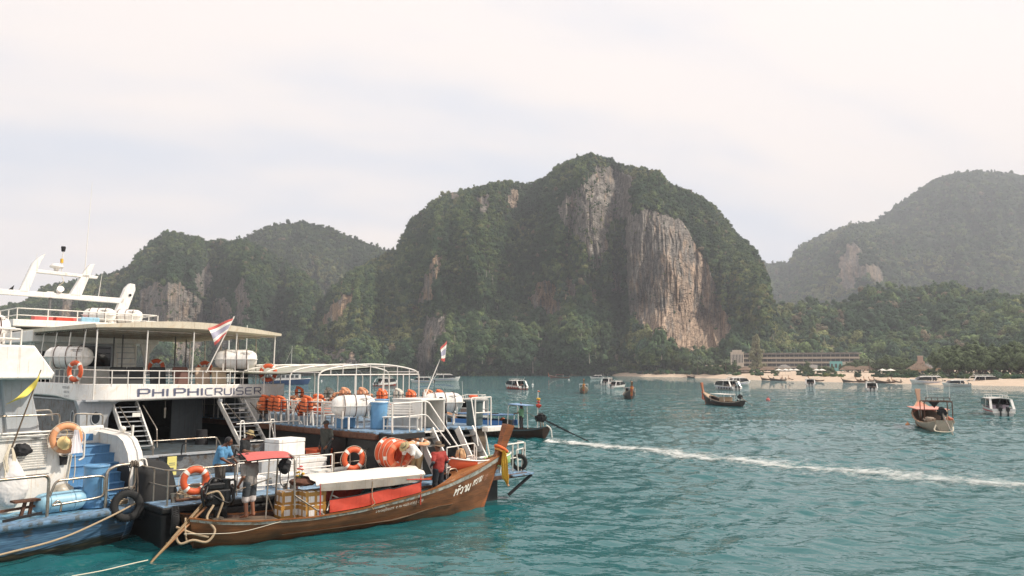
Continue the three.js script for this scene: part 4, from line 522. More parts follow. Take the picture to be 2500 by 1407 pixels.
  // flowers, garland, cloth
  { const t = thing('flower_bouquet', 'red and yellow flower bouquet tied above the longtail canopy', 'flowers', LP(3.55, 1.4, -0.1), LF.turn); part(t, 'stem', [rod([0, 0, 0], [0.02, 0.35, 0.05], 0.008), rod([0, 0, 0], [-0.06, 0.3, 0], 0.008)], mat('#4c6b35', 0.8)); seed = 66; for (let i = 0; i < 9; i++) { const p = [rr(-0.1, 0.1), i < 4 ? rr(0.32, 0.48) : rr(0.14, 0.3), rr(-0.06, 0.08)], g = []; for (let q = 0; q < 7; q++) { const a = q / 7 * TAU; g.push(sph(0.028, p[0] + Math.cos(a) * 0.03, p[1] + 0.01 * Math.sin(q * 3), p[2] + Math.sin(a) * 0.03, 1, 0.6, 1, 6)); } g.push(sph(0.03, ...p, 1, 1, 1, 6)); part(t, 'blossom', g, i < 4 ? [M.red, M.pinkRed][i % 2] : M.yellow); } for (let i = 0; i < 5; i++) part(t, 'leaf', box(0.06, 0.004, 0.03, rr(-.1, .1), rr(0.05, 0.15), rr(-.08, .08), rr(0, 3), 0.5), mat('#4c6b35', 0.8)); }
  { const t = thing('prow_garland', 'orange garland ring tied round the longtail prow', 'garland', LP(10.68, 1.9, 0), LF.turn); const g = new THREE.TorusGeometry(0.2, 0.055, 8, 20).rotateX(Math.PI / 2).scale(1.2, 1, 0.85).rotateZ(-0.5); part(t, 'garland', g, mat('#e06a35', 0.8, { bumpMap: CL1, bumpScale: 0.03 })); part(t, 'ribbon', [new THREE.TorusGeometry(0.2, 0.025, 6, 20).rotateX(Math.PI / 2).scale(1.15, 1.6, 0.85).rotateZ(-0.55).translate(-0.03, -0.1, 0)], mat('#d79a52', 0.8)); }
  { const rows = []; for (let i = 0; i <= 14; i++) { const v = i / 14, row = [], w = lerp(0.12, 0.3, sstep(0, 0.35, v)) * (1 - 0.75 * sstep(0.8, 1, v)); for (let q = 0; q <= 12; q++) { const u = q / 12 - 0.5; row.push(V(10.82 + 0.06 * v + u * w + 0.05 * sstep(0.75, 1, v), 1.86 - 1.12 * v - (Math.abs(u) < 0.2 && v > 0.9 ? 0.05 : 0), 0.2 + 0.035 * Math.sin(u * 20 + v * 2) + 0.06 * v)); } rows.push(row); } const t = thing('prow_scarf', 'long yellow cloth hanging from the longtail prow', 'cloth', LP(0, 0, 0), LF.turn); part(t, 'cloth', sheet(rows), M.yellow); part(t, 'knot', [sph(0.04, 10.95, 0.68, 0.28), rod([10.93, 0.74, 0.27], [10.95, 0.68, 0.28], 0.02)], mat('#c99a72', 0.8)); }
  { const t = thing('hanging_bag', 'black bag with straps hanging from the stern awning post', 'bag', LP(3.0, 1.75, 0.05), LF.turn); part(t, 'bag_body', nets((x, y, z) => Math.hypot(x / 1.2, (y - 0.15) / 1.5, z) - 0.15 + 0.04 * noise(x * 9, y * 9, z * 9), [-0.3, -0.2, -0.25], [0.3, 0.5, 0.25], 0.025), M.strap); part(t, 'strap', rope([[-0.15, 0.1, 0.08], [-0.14, -0.3, 0.08], [-0.03, -0.42, 0.08], [0.06, -0.3, 0.08], [0.1, 0.1, 0.08]], 0.014), M.strap); part(t, 'strap', rope([[-0.1, 0.2, 0.05], [0.1, 0.4, 0.1], [0.2, 0.3, 0.05]], 0.014), M.strap); }
  person('barefoot person in grey shirt and two tone shorts at the longtail tiller', LP(2.05, 0.56, 0.02), LF.turn + R(205), { shirt: { m: mat('#8b8580', 0.8, { map: G1, bumpMap: CL1, bumpScale: 0.02 }), sleeve: 0.8, hem: 0.06 }, pants: { m: mat('#3f4347', 0.8), len: 0.98, low: 0.56, lowM: mat('#cfc6c2', 0.8) }, hair: M.strap, skin: mat('#8d5f47', 0.55), j: { head: [0, 1.47, 0.14], neck: [0, 1.36, 0.07], chest: [0, 1.18, 0.03], shL: [0.19, 1.3, 0.04], shR: [-0.19, 1.3, 0.04], elR: [-0.28, 1.06, 0.08], wrR: [-0.33, 0.86, 0.22], elL: [0.26, 1.05, -0.02], wrL: [0.24, 0.84, 0.14] }, look: [0, -0.3, 1] }).scale.setScalar(1.09);
  person('person in red shirt, arm sleeves and bucket hat on the longtail foredeck', LP(7.88, 0.5, 0.42), LF.turn + R(190), { shirt: { m: mat('#a0342c', 0.8, { map: G1, bumpMap: CL1, bumpScale: 0.02 }), sleeve: 0.75, hem: 0.1 }, pants: { m: mat('#23272e', 0.8, { map: G1 }), len: 1.95 }, sleeves: mat('#3e434a', 0.8), hat: 'brim', hatM: mat('#6b5a48', 0.85, { map: G1 }), skin: M.skinDark, j: { elL: [0.3, 1.1, -0.1], wrL: [0.2, 0.98, 0.1], elR: [-0.28, 1.08, -0.08], wrR: [-0.16, 0.96, 0.14], anL: [0.09, 0.08, -0.02], anR: [-0.09, 0.08, -0.02] }, look: [0.4, 0, 1] }).scale.setScalar(1.1);
  solo('mooring_rope', 'thin rope trailing from the longtail shaft into the water', 'rope', rope([[-0.75, 0.02, 1.0], [-1.2, 0.03, 1.2], [-1.8, 0.02, 1.42], [-2.5, 0.03, 1.6]], 0.012), M.ropePale, LP(0, 0, 0), LF.turn);
}
// ---------- large cruiser with the lettered banner ----------
const CF = frame([-14.9, 0, -28], 46.2);
{
  const t = thing('cruiser', 'large white ferry with lettered upper deck banner and cream roof', 'ferry', CF.origin, CF.turn);
  const P = (n, g, m, l) => part(t, n, g, m, l);
  // hull: twin black quarters and platform
  P('hull', [bb(-0.7, 6.45, -0.4, 0.82, 2.6, 8.5, 0.12), bb(0.1, 7.5, -0.4, 1.7, -26, 2.9, 0.1)], M.black);
  P('platform_edge', [bb(-0.74, 6.5, 0.8, 0.98, 2.9, 8.56, 0.05)], M.black);
  P('aft_platform', bb(-0.7, 6.46, 0.96, 1.0, 2.5, 8.52), M.blueDeck);
  P('quarter_fender', [nets((x, y, z) => Math.hypot(Math.max(Math.abs(x + 0.25) - 0.28, 0), Math.max(Math.abs(y - 1.2) - 0.5, 0), Math.max(Math.abs(z - 6.2) - 0.9, 0)) - 0.28 + 0.25 * sstep(6.4, 7.4, z) * sstep(0.9, 2.0, y), [-1, 0.2, 4.6], [0.5, 2.2, 7.7], 0.07)], M.rubber);
  P('main_deck', bb(0.05, 7.55, 1.7, 1.78, -20, 2.7), mat('#4b575e', 0.6, { map: W1 }));
  P('bulwark', [bb(0.2, 5.2, 1.0, 1.72, 2.7, 2.95, 0.04), bb(4.0, 6.4, 1.0, 1.95, 2.95, 3.2, 0.04)], M.greyPaint);
  P('bulwark_cap', bb(0.15, 5.2, 1.72, 1.78, 2.68, 3.0), M.paleGrey);
  // main cabin: dark saloon open at the back
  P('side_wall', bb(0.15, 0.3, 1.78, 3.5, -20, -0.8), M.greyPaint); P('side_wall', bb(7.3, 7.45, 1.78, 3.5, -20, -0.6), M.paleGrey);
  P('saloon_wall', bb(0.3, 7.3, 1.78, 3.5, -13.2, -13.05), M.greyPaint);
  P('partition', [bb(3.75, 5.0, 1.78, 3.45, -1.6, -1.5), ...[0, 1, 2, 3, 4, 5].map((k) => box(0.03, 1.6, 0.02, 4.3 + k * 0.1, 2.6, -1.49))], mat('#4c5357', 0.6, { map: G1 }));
  P('saloon_floor_bin', cyl(0.24, 0.2, 0.55, 4.2, 1.78, 0.2), M.strap);
  P('pillar', [slabShape([[0.1, 1.78], [0.95, 1.78], [0.98, 2.9], [1.15, 3.35], [1.4, 3.52], [-0.1, 3.52], [0.02, 3.2]], 0.22, 0.02).translate(0, 0, -0.6)], M.paleGrey);
  for (const [x, z] of [[0.55, -0.36]]) { const w = P('porthole', new THREE.CircleGeometry(0.2, 20).scale(0.75, 1.15, 1).translate(x, 2.9, z + 0.012), M.glass); part(w, 'porthole_rim', new THREE.TorusGeometry(0.2, 0.025, 6, 24).scale(0.75, 1.15, 1).translate(x, 2.9, z + 0.012), M.paleGrey); }
  { const w = P('porthole', new THREE.CircleGeometry(0.2, 20).rotateY(-Math.PI / 2).scale(1, 1.15, 0.8).translate(0.135, 2.9, -1.4), M.glass); part(w, 'porthole_rim', new THREE.TorusGeometry(0.2, 0.025, 6, 24).rotateY(Math.PI / 2).scale(1, 1.15, 0.8).translate(0.13, 2.9, -1.4), M.paleGrey); }
  P('bracket', [slabShape([[6.1, 1.78], [6.35, 1.78], [6.5, 2.9], [7.2, 3.5], [5.6, 3.5], [5.95, 2.9]], 0.2, 0.02).translate(0.3, 0, -0.4)], M.white);
  // stairs: left one and right one
  const stair = (x0, x1, ya, za, yb, zb, n, name) => { const s = P(name, [bar([x0, ya, za], [x0, yb, zb], 0.05, 0.2), bar([x1, ya, za], [x1, yb, zb], 0.05, 0.2)], M.white); for (let k = 1; k <= n; k++) { const q = k / (n + 1); const w = part(s, 'step', box(x1 - x0 - 0.05, 0.03, 0.22, (x0 + x1) / 2, lerp(ya, yb, q), lerp(za, zb, q)), M.dark); part(w, 'nosing', box(x1 - x0 - 0.05, 0.035, 0.025, (x0 + x1) / 2, lerp(ya, yb, q), lerp(za, zb, q) + 0.12), M.paleGrey); } part(s, 'handrail', [...[x0 + 0.1, x1 + 0.08].map((x) => pipe([[x, yb + 0.1, zb + 0.15], [x, yb + 0.75, zb + 0.05], [x, ya - 0.12, za + 0.45]], 0.022, 0.1))], M.steel); return s; };
  stair(5.0, 6.05, 3.42, -0.2, 1.78, 1.75, 9, 'stair'); stair(1.15, 2.0, 3.42, -0.55, 1.78, 1.15, 9, 'stair');
  P('notice', box(0.28, 0.14, 0.01, 1.7, 3.0, 0.3), M.tape); P('notice', box(0.24, 0.13, 0.01, 5.75, 3.05, 0.3), M.tape);
  P('lamp', [cyl(0.07, 0.08, 0.12, 4.85, 3.36, 0.3)], M.paleGrey); P('hanging_light', [cyl(0.05, 0.06, 0.4, 3.35, 2.75, -1.2), rod([3.35, 3.5, -1.2], [3.35, 3.1, -1.2], 0.01)], M.steel);
  // banner: sweeps round the port quarter
  const edge = []; for (let i = 0; i <= 8; i++) edge.push([7.75 - 0.0 * i, 0.0]); edge.length = 0;
  const path = [[7.72, 0.02], [0.9, 0.02]]; for (let k = 1; k <= 8; k++) { const a = k / 8 * Math.PI / 2; path.push([0.9 - 0.9 * Math.sin(a), -0.9 + 0.92 * Math.cos(a)]); } path.push([0.0, -8]);
  const fine = []; for (let i = 0; i < path.length - 1; i++) { const n = i === 0 ? 30 : i === path.length - 2 ? 10 : 1; for (let k = 0; k < n; k++) fine.push([lerp(path[i][0], path[i + 1][0], k / n), lerp(path[i][1], path[i + 1][1], k / n)]); } fine.push(path.at(-1));
  const bot = (x, z) => 3.5 - 0.03 * sstep(4, 0.5, x) + 0.14 * sstep(-0.5, -3.6, z), topY = (x, z) => 4.03 + 0.08 * sstep(6, 0, x) + 0.02 * sstep(0, -3, z);
  const rows = [[], [], [], [], [], [], []]; for (const [x, z] of fine) { const b = bot(x, z), u = topY(x, z); rows[0].push(V(x + 0.5 * (x < 0.9 ? 1 : 0), b + 0.02, z - 0.5)); rows[1].push(V(x + 0.03, b, z - 0.02)); rows[2].push(V(x, b + 0.06, z + 0.02)); rows[3].push(V(x, b + 0.09, z + 0.02)); rows[4].push(V(x, u - 0.02, z)); rows[5].push(V(x, u, z)); rows[6].push(V(x + 0.1 * (x < 0.9 ? 1 : 0), u, z - 0.12)); }
  P('banner', [sheet(rows), bb(7.7, 7.76, 3.52, 4.03, -0.4, 0.02)], M.gel);
  P('upper_deck', bb(0.1, 7.6, 3.5, 3.56, -20, -0.06), M.paleGrey); P('inner_coaming', bb(0.9, 7.6, 3.56, 4.0, -0.2, -0.14), M.paleGrey);
  { let x = 1.84; const put = (c, w, h, sw, m) => { const x0 = x; P('letter', strokes(LAT[c], (u, v) => V(x0 + u * w, 3.63 + v * h, 0.035 + 0.012), sw), m); x += w * (c === 'I' ? 0.32 : 1.12); };
    const ink = mat('#5f6378', 0.5); for (const c of 'PHI') put(c, 0.47, 0.27, 0.085, ink); x += 0.12; for (const c of 'PHI') put(c, 0.47, 0.27, 0.085, ink); x += 0.0; for (const c of 'CRUISER') put(c, 0.345, 0.26, 0.07, ink); }
  { const ink = mat('#7a7b82', 0.6); const line = (s, y, w, h, z0) => { const [, W] = thai(s); let x = 0; for (const c of s) { const x0 = x; x += wOf(c); const [st] = thai(c); if (st.length) P('letter', strokes(st, (u, v) => V(-0.012, y + v * h, z0 + (u + x0) / W * w), 0.06), ink); } }; line('ความจ ผดร', 3.93, 0.75, 0.085, -2.2); line('ลกเรอ 8 คน', 3.77, 0.6, 0.08, -2.05); line('ป 200 ค', 3.62, 0.5, 0.075, -2.0); }
  // upper rails raking outwards
  P('railing', railing([[0.15, 4.64, -8], [0.12, 4.62, -0.9], [0.9, 4.58, 0.02], [7.6, 4.52, -0.02], [7.6, 4.6, -4]], 0.56, { every: 0.55, lows: [0.26], r: 0.02, rad: 0.3 }), M.rail);
  P('railing', railing([[7.5, 4.62, -3], [7.5, 4.62, -14]], 0.9, { every: 1.1, lows: [0.3, 0.6], r: 0.018 }), M.rail);
  // roof on posts
  const roof = []; for (let i = 0; i <= 12; i++) { const row = []; for (let k = 0; k <= 12; k++) { const x = lerp(0.25, 7.5, i / 12), z = lerp(0.12, -8.6, k / 12); row.push(V(x, 6.0 + 0.12 * Math.sin(i / 12 * Math.PI) + 0.1 * (1 - i / 12) + 0.06 * (k / 12) * (1 - i / 12), z)); } roof.push(row); }
  P('roof', [sheet(roof), sheet(roof.map((r, i) => r.map((p) => p.clone().add(V(0, 0.09 + 0.16 * Math.sin(i / 12 * Math.PI), 0))))), sheet([roof.map((r) => r[0]), roof.map((r, i) => r[0].clone().add(V(0, 0.1 + 0.16 * Math.sin(i / 12 * Math.PI), 0.02)))]), sheet([roof[0], roof[0].map((p) => p.clone().add(V(-0.02, 0.14, 0)))]), sheet([roof[12], roof[12].map((p) => p.clone().add(V(0.02, 0.09, 0)))])], M.cream);
  for (let k = 0; k < 7; k++) P('roof_beam', rod([0.3, 6.05, -0.1 - k * 1.35], [7.4, 5.95, -0.1 - k * 1.35], 0.03), M.steel);
  P('roof_lacing', [...Array(46).keys()].map((k) => rod([0.26, 6.1, 0.1 - k * 0.19], [0.3, 6.02, 0.1 - k * 0.19], 0.012)), M.strap); t.children.at(-1).userData.kind = 'stuff';
  for (const x of [0.35, 2.1, 3.85, 5.6, 7.3]) P('roof_post', rod([x, 3.56, -0.12], [x, 6.06, -0.02], 0.026), M.rail);
  for (const z of [-1.6, -3.2, -4.8, -6.4, -8]) { P('roof_post', rod([0.28, 3.6, z], [0.4, 6.1, z + 0.3], 0.026), M.rail); P('roof_post', rod([7.35, 3.6, z], [7.3, 6, z], 0.026), M.steel); }
  for (const [x, z] of [[2.4, -3.2], [4.6, -3.4], [6.0, -5.5], [3.0, -5.8]]) P('roof_post', rod([x, 3.56, z], [x, 6.08, z], 0.03), M.greyPaint);
  // wheelhouse
  P('wheelhouse_wall', [bb(0.6, 4.9, 3.56, 6.0, -17.5, -8.2, 0.04)], M.white);
  for (const [x0, x1] of [[2.55, 3.75]]) { const w = P('window', rbox(x1 - x0, 0.92, 0.03, (x0 + x1) / 2, 5.2, -8.18, 0.12), M.glass); part(w, 'window_frame', slabShape([[x0 - 0.08, 4.66], [x1 + 0.08, 4.66], [x1 + 0.08, 5.74], [x0 - 0.08, 5.74]], 0.02, 0.01, [[[x0, 4.74], [x1, 4.74], [x1, 5.66], [x0, 5.66]]]).translate(0, 0, -8.18), M.paleGrey); }
  { const d = P('door', bb(1.5, 2.2, 3.6, 5.5, -8.19, -8.15, 0.02), M.paleGrey); part(d, 'door_window', bb(1.68, 2.02, 5.0, 5.35, -8.15, -8.135), M.glass); }
  P('doorway', bb(0.75, 1.3, 3.6, 5.4, -8.19, -8.16), M.glass);
  P('wheelhouse_roof', [bb(0.2, 5.4, 5.75, 6.25, -18, -7.0, 0.06), slabShape([[5.0, 4.6], [5.08, 4.6], [5.1, 5.3], [5.4, 5.75], [4.7, 5.75]], 0.12, 0.01).translate(0, 0, -7.4)], M.white);
  { const L = P('ladder', [bar([3.35, 3.6, -6.1], [3.55, 6.1, -7.2], 0.05, 0.09), bar([4.15, 3.6, -6.1], [4.35, 6.1, -7.2], 0.05, 0.09)], M.rail); for (let k = 1; k < 10; k++) { const q = k / 10; part(L, 'step', box(0.75, 0.03, 0.16, 3.75 + 0.2 * q, 3.6 + 2.5 * q, -6.1 - 1.1 * q), M.paleGrey); } }
  // top deck with radar arch
  P('top_deck', bb(0.1, 6.6, 6.5, 6.8, -20, -9.5, 0.03), M.white);
  P('railing', railing([[0.3, 7.3, -19], [0.3, 7.3, -9.7], [6.4, 7.25, -9.7], [6.4, 7.25, -13]], 0.5, { every: 1.3, lows: [0.3], r: 0.026, rad: 0.2 }), M.rail);
  for (const [x, m] of [[1.6, M.pinkRed], [2.5, M.red], [3.2, M.pinkRed]]) P('deck_chest', rbox(0.8, 0.32, 0.5, x, 6.9, -10.8, 0.05), m); P('deck_chest', rbox(0.8, 0.25, 0.5, 3.3, 6.9, -9.9, 0.05), M.paleBlue);
  { const A = (pts, n, m = M.gel) => P(n, slabShape(pts, 0.28, 0.02).translate(0, 0, -13.14), m);
    A([[5.2, 6.5], [5.75, 6.5], [6.45, 8.75], [6.42, 9.02], [6.2, 9.05], [5.98, 8.8]], 'arch_leg'); A([[-0.9, 8.15], [-0.9, 8.36], [3, 8.31], [5.95, 8.26], [5.85, 8.02], [3, 8.1]], 'arch_beam'); P('arch_hole', cyl(0.07, 0.07, 0.02, 0, 0, 0).rotateX(Math.PI / 2).translate(6.2, 8.45, -12.82), M.strap);
    A([[1.15, 8.3], [1.5, 8.3], [1.95, 9.8], [2.15, 10.2], [1.9, 10.0], [1.65, 9.7]], 'mast_leg'); A([[3.35, 8.26], [3.85, 8.26], [4.4, 9.9], [4.2, 9.85], [4.0, 9.55]], 'mast_leg'); A([[1.8, 9.28], [1.8, 9.4], [4.6, 9.3], [4.55, 9.2]], 'mast_beam');
    P('radar_dome', [new THREE.LatheGeometry([[0.01, 0.25], [0.15, 0.24], [0.29, 0.14], [0.3, 0.1], [0.3, 0.05], [0.2, 0.03], [0.12, -0.02], [0.1, -0.12]].map((p) => new THREE.Vector2(...p)), 20).translate(2.72, 9.55, -13)], M.gel);
    P('lamp_mast', [rod([2.95, 9.35, -13], [2.98, 10.5, -13], 0.022)], M.rail); P('signal_lamp', [cyl(0.08, 0.11, 0.22, 2.98, 10.42, -13, 10), cyl(0.1, 0.1, 0.03, 2.98, 10.64, -13)], M.strap); P('beacon', cyl(0.07, 0.07, 0.2, 2.94, 9.85, -13, 10), M.yellow); P('search_light', [cyl(0.14, 0.16, 0.26, 0, -0.13, 0).rotateX(1.2).translate(2.9, 8.5, -12.9), box(0.3, 0.06, 0.2, 2.5, 8.36, -13)], M.gel);
    for (const [x, y0, y1] of [[1.72, 9.0, 10.2], [4.02, 9.6, 14.1], [4.72, 8.3, 9.5], [0.05, 8.2, 9.0]]) P('antenna', rod([x, y0, -13], [x + 0.12, y1, -13], 0.02, 0.008), M.rail);
    P('support_post', rod([2.5, 6.5, -13], [2.52, 8.2, -13], 0.07), M.greyPaint); P('cable', rope([[2.9, 9.3, -12.9], [3.0, 8.9, -12.8], [2.8, 8.7, -12.8]], 0.015), M.ropePale); P('pennant', slabShape([[0, 0], [0.35, 0.35], [0.3, 0.05]], 0.01).translate(0.6, 8.25, -13), M.strap); }
  // lower deck rails
  const CR = (x, y, z) => [x, y, z];
  P('railing', railing([[1.3, 2.25, 2.85], [3.5, 2.25, 2.85], [3.75, 1.8, 2.85]], 0.5, { every: 1.0, lows: [], r: 0.024 }), M.steel);
  P('railing', railing([CR(-0.55, 1.92, 6.6), CR(-0.55, 1.92, 8.42), CR(1.35, 1.92, 8.42)], 0.9, { every: 1.1, lows: [0.42], r: 0.026, rad: 0.3 }), M.steel);
  P('gate', railing([CR(1.42, 1.95, 8.42), CR(3.35, 1.95, 8.4)], 0.9, { every: 2, lows: [0.35, 0.7] }), M.rail); P('gate', railing([CR(3.45, 1.97, 8.4), CR(4.6, 1.97, 8.4)], 0.9, { every: 2, lows: [0.35, 0.65] }), M.rail); P('gate', railing([CR(4.68, 2.0, 8.38), CR(5.95, 2.0, 8.3), CR(6.3, 2.0, 7.9)], 0.95, { every: 0.75, lows: [0.32, 0.62], rad: 0.2 }), M.steel);
  P('railing', [pipe([[4.0, 2.7, 3.3], [6.6, 2.7, 3.3], [6.7, 2.2, 3.3]], 0.024, 0.15), pipe([[4.1, 1.2, 3.4], [4.15, 2.8, 3.3], [4.3, 2.8, 3.25], [4.4, 1.9, 3.2]], 0.026, 0.1), pipe([[5.3, 2.0, 3.3], [5.32, 2.8, 3.3], [5.5, 2.8, 3.25], [5.6, 2.0, 3.2]], 0.026, 0.1), rod([4.3, 2.05, 3.25], [5.6, 2.05, 3.25], 0.02), pipe([[5.9, 2.0, 2.6], [6.0, 3.0, 2.0], [6.3, 3.0, 1.9], [6.35, 1.9, 1.7]], 0.022, 0.12), pipe([[6.5, 2.0, 2.4], [6.6, 2.95, 1.8], [6.9, 2.95, 1.7], [6.95, 1.9, 1.5]], 0.022, 0.12)], M.rail);
  for (const [x, z] of [[-0.2, 8.0], [1.9, 8.1], [3.1, 8.2]]) P('bollard', [cyl(0.07, 0.07, 0.24, x, 1, z), cyl(0.09, 0.09, 0.03, x, 1.22, z), cyl(0.07, 0.07, 0.2, x + 0.22, 1, z)], M.steel);
  P('locker', [bb(2.9, 3.4, 1.0, 1.9, 6.5, 7.1, 0.03), bb(3.4, 3.9, 1.0, 2.0, 6.6, 7.0, 0.03)], M.paleGrey); P('step_bench', [bb(4.7, 6.2, 1.3, 1.36, 7.0, 7.5), ...[4.8, 5.4, 6.1].map((x) => bb(x, x + 0.05, 1, 1.3, 7.1, 7.4))], M.tape); P('bench_box', bb(1.55, 2.75, 1.0, 1.42, 6.9, 7.5, 0.03), M.foamBox);
  P('anchor_pipe', pipe([[-0.4, 1.15, 8.6], [0.6, 1.15, 8.75], [1.2, 1.4, 8.6]], 0.04, 0.2, 8), M.rust);
  P('hook', [pipe([[2.2, 1.75, 2.98], [2.2, 2.1, 3.05], [2.35, 2.15, 3.1]], 0.025, 0.05), box(0.9, 0.05, 0.06, 1.9, 1.72, 3.05)], M.strap);
  // passengers' seats seen over the upper rail
  for (const [x, z, m, l] of [[1.6, -1.5, M.dark, 'leftmost dark'], [2.3, -1.7, M.dark, 'second dark'], [3.1, -1.6, M.dark, 'third dark'], [3.9, -1.4, mat('#6b4a42', 0.7), 'brown'], [4.7, -1.2, mat('#b9a28c', 0.7), 'beige'], [5.3, -1.0, mat('#cdb99d', 0.7), 'cream'], [6.4, -1.3, M.dark, 'rightmost dark']]) { const s = thing('deck_seat', 'high backed ' + l + ' seat on the upper ferry deck', 'seat', CF(x, 3.56, z), CF.turn, /dark/.test(l) ? 'dark seats on the upper deck of the white ferry' : null); part(s, 'backrest', rbox(0.6, 0.75, 0.12, 0, 0.78, 0.2, 0.05, 0, -0.2), m); part(s, 'cushion', rbox(0.6, 0.14, 0.5, 0, 0.42, -0.1, 0.05), m); part(s, 'pedestal', box(0.4, 0.36, 0.4, 0, 0.18, -0.1), M.greyPaint); }
  const g4 = 'orange life rings on the white ferry';
  lifeRing('orange life ring on the upper ferry rail beside the left raft canister', CF(-0.12, 4.56, -0.62), CF.turn - R(70), M.orange, { R: 0.3 });
  lifeRing('orange life ring tied to an inner roof post behind the chairs', CF(4.5, 4.72, -5), CF.turn - R(40), M.orange, { R: 0.27 });
  lifeRing('orange life ring beside the flag staff on the upper rail', CF(6.2, 4.62, -4), CF.turn - R(55), M.orange, { R: 0.29 });
  lifeRing('orange life ring on the far right end of the upper rail', CF(6.95, 4.48, 0.12), CF.turn - R(45), M.orange, { R: 0.29 });
  lifeRing('orange life ring on the lower rail by the coiled rope', CF(0.12, 1.62, 8.58), CF.turn - R(12), M.orange, { R: 0.3, r: 0.09 });
  lifeRing('orange life ring on the lower rail by the black bulwark', CF(5.32, 1.78, 8.52), CF.turn - R(15), M.orange, { R: 0.3, r: 0.09 });
  lifeRaft('white raft canister above the left end of the banner', CF(0.15, 4.68, -2.2), CF.turn - R(38), null, { legs: 0 }).scale.setScalar(1.18);
  lifeRaft('white raft canister above the right end of the banner', CF(5.75, 4.62, -0.3), CF.turn - R(28));
  lifeRaft('left raft canister of the two on the wheelhouse top', CF(4.0, 6.84, -10.6), CF.turn - R(40)).scale.setScalar(1.05); lifeRaft('right raft canister of the two on the wheelhouse top', CF(5.42, 6.86, -11), CF.turn - R(40)).scale.setScalar(1.05);
  flag('national_flag', 'red, white and blue flag flying from the ferry roof edge', CF(0, 0, 0), rod([4.3, 4.5, 0.15], [5.35, 6.72, 0.2], 0.025), [5.3, 6.65, 0.22], [4.2, 6.18, 0.28], [5.02, 6.02, 0.22], [4.55, 5.55, 0.28], [[1, M.pinkRed], [1, M.tape], [2, mat('#a09eb0', 0.8)], [1, M.tape], [1, M.pinkRed]]).rotation.y = CF.turn;
  // on the aft platform
  { const fb = (l, x, y, z, w, h, d, ry) => { const q = thing('cool_box', l, 'foam box', CF(x, y, z), CF.turn + ry, 'white foam boxes on the ferry platform'); part(q, 'box_body', rbox(w, h * 0.78, d, 0, h * 0.39, 0, 0.03), M.foamBox); part(q, 'lid', rbox(w * 1.01, h * 0.2, d * 1.01, 0, h * 0.895, 0, 0.02), M.foamBox); }; fb('white foam box on top of the pile behind the ferry gate', 4.4, 1.72, 5.9, 1.05, 0.62, 0.8, 0.1); fb('long white foam box under the top box of the pile', 4.65, 1.0, 6.2, 1.75, 0.7, 1.0, 0); fb('white foam box low behind the ferry gate post', 3.6, 1.0, 7.6, 0.9, 0.42, 0.6, -0.1); fb('small white foam box on the deck near the tiller person', 2.35, 1.0, 7.5, 0.7, 0.42, 0.5, 0.1); }
  { const q = thing('plastic_crate', 'orange plastic crate between the foam boxes and black bulwark', 'crate', CF(6.0, 1.0, 5.6), CF.turn); part(q, 'crate_body', [bb(-0.4, 0.4, 0, 0.82, -0.36, 0.36, 0.04)], M.orange); part(q, 'rim', [bb(-0.43, 0.43, 0.8, 0.88, -0.39, 0.39, 0.03)], M.orange); }
  { const P2 = []; seed = 9; for (let k = 0; k < 7; k++) { const r = 0.45 - 0.03 * k * rr(0.6, 1.1); for (let i = 0; i < 24; i++) { const a = i / 24 * TAU; P2.push(V(Math.cos(a) * r * 1.3, 0.05 + k * 0.045 + 0.02 * Math.sin(a * 3 + k), Math.sin(a) * r * 0.7)); } } solo('rope_coil', 'thick pale mooring rope coiled by the ring on the platform', 'rope', tubeThrough(P2, 0.026, 5), M.rope, CF(0.55, 1.0, 7.7), CF.turn); }
  { const s = thing('wet_floor_sign', 'yellow folding caution sign hooked on the grey bulwark', 'sign', CF(1.85, 1.1, 3.08), CF.turn); part(s, 'board', [rbox(0.32, 0.62, 0.02, 0, 0.31, 0, 0.02)], mat('#dccf7a', 0.6)); for (const g of [box(0.2, 0.02, 0.004, 0, 0.4, 0.013), box(0.2, 0.02, 0.004, 0, 0.34, 0.013), box(0.12, 0.1, 0.004, 0, 0.2, 0.013)]) part(s, 'print', g, M.greyPaint); }
  tyre('tyre hung on the black quarter behind the blue hull corner', CF(-0.45, 0.62, 8.7), CF.turn + R(70), { s: 1.1 }); tyre('tyre half hidden in shadow beside the longtail engine', CF(0.6, 0.55, 8.75), CF.turn + R(10), { s: 1.15 });
  person('person in light blue polo shirt leaning on the ferry rail', CF(1.1, 1.0, 8.0), CF.turn + R(35), { shirt: { m: mat('#5a93bd', 0.8, { map: G1, bumpMap: CL1, bumpScale: 0.02 }), sleeve: 0.75, hem: 0.1 }, pants: { m: mat('#4a4642', 0.8), len: 1.9 }, hair: M.strap, skin: M.skinDark, j: { pelvis: [0, 0.9, -0.06], chest: [0, 1.2, 0.04], neck: [0, 1.36, 0.13], head: [0, 1.48, 0.22], shL: [0.18, 1.31, 0.1], shR: [-0.18, 1.31, 0.1], elL: [0.24, 1.05, 0.2], wrL: [0.17, 0.93, 0.38], elR: [-0.23, 1.05, 0.18], wrR: [-0.14, 0.92, 0.36] }, look: [0.3, -0.35, 1] }).scale.setScalar(1.06);
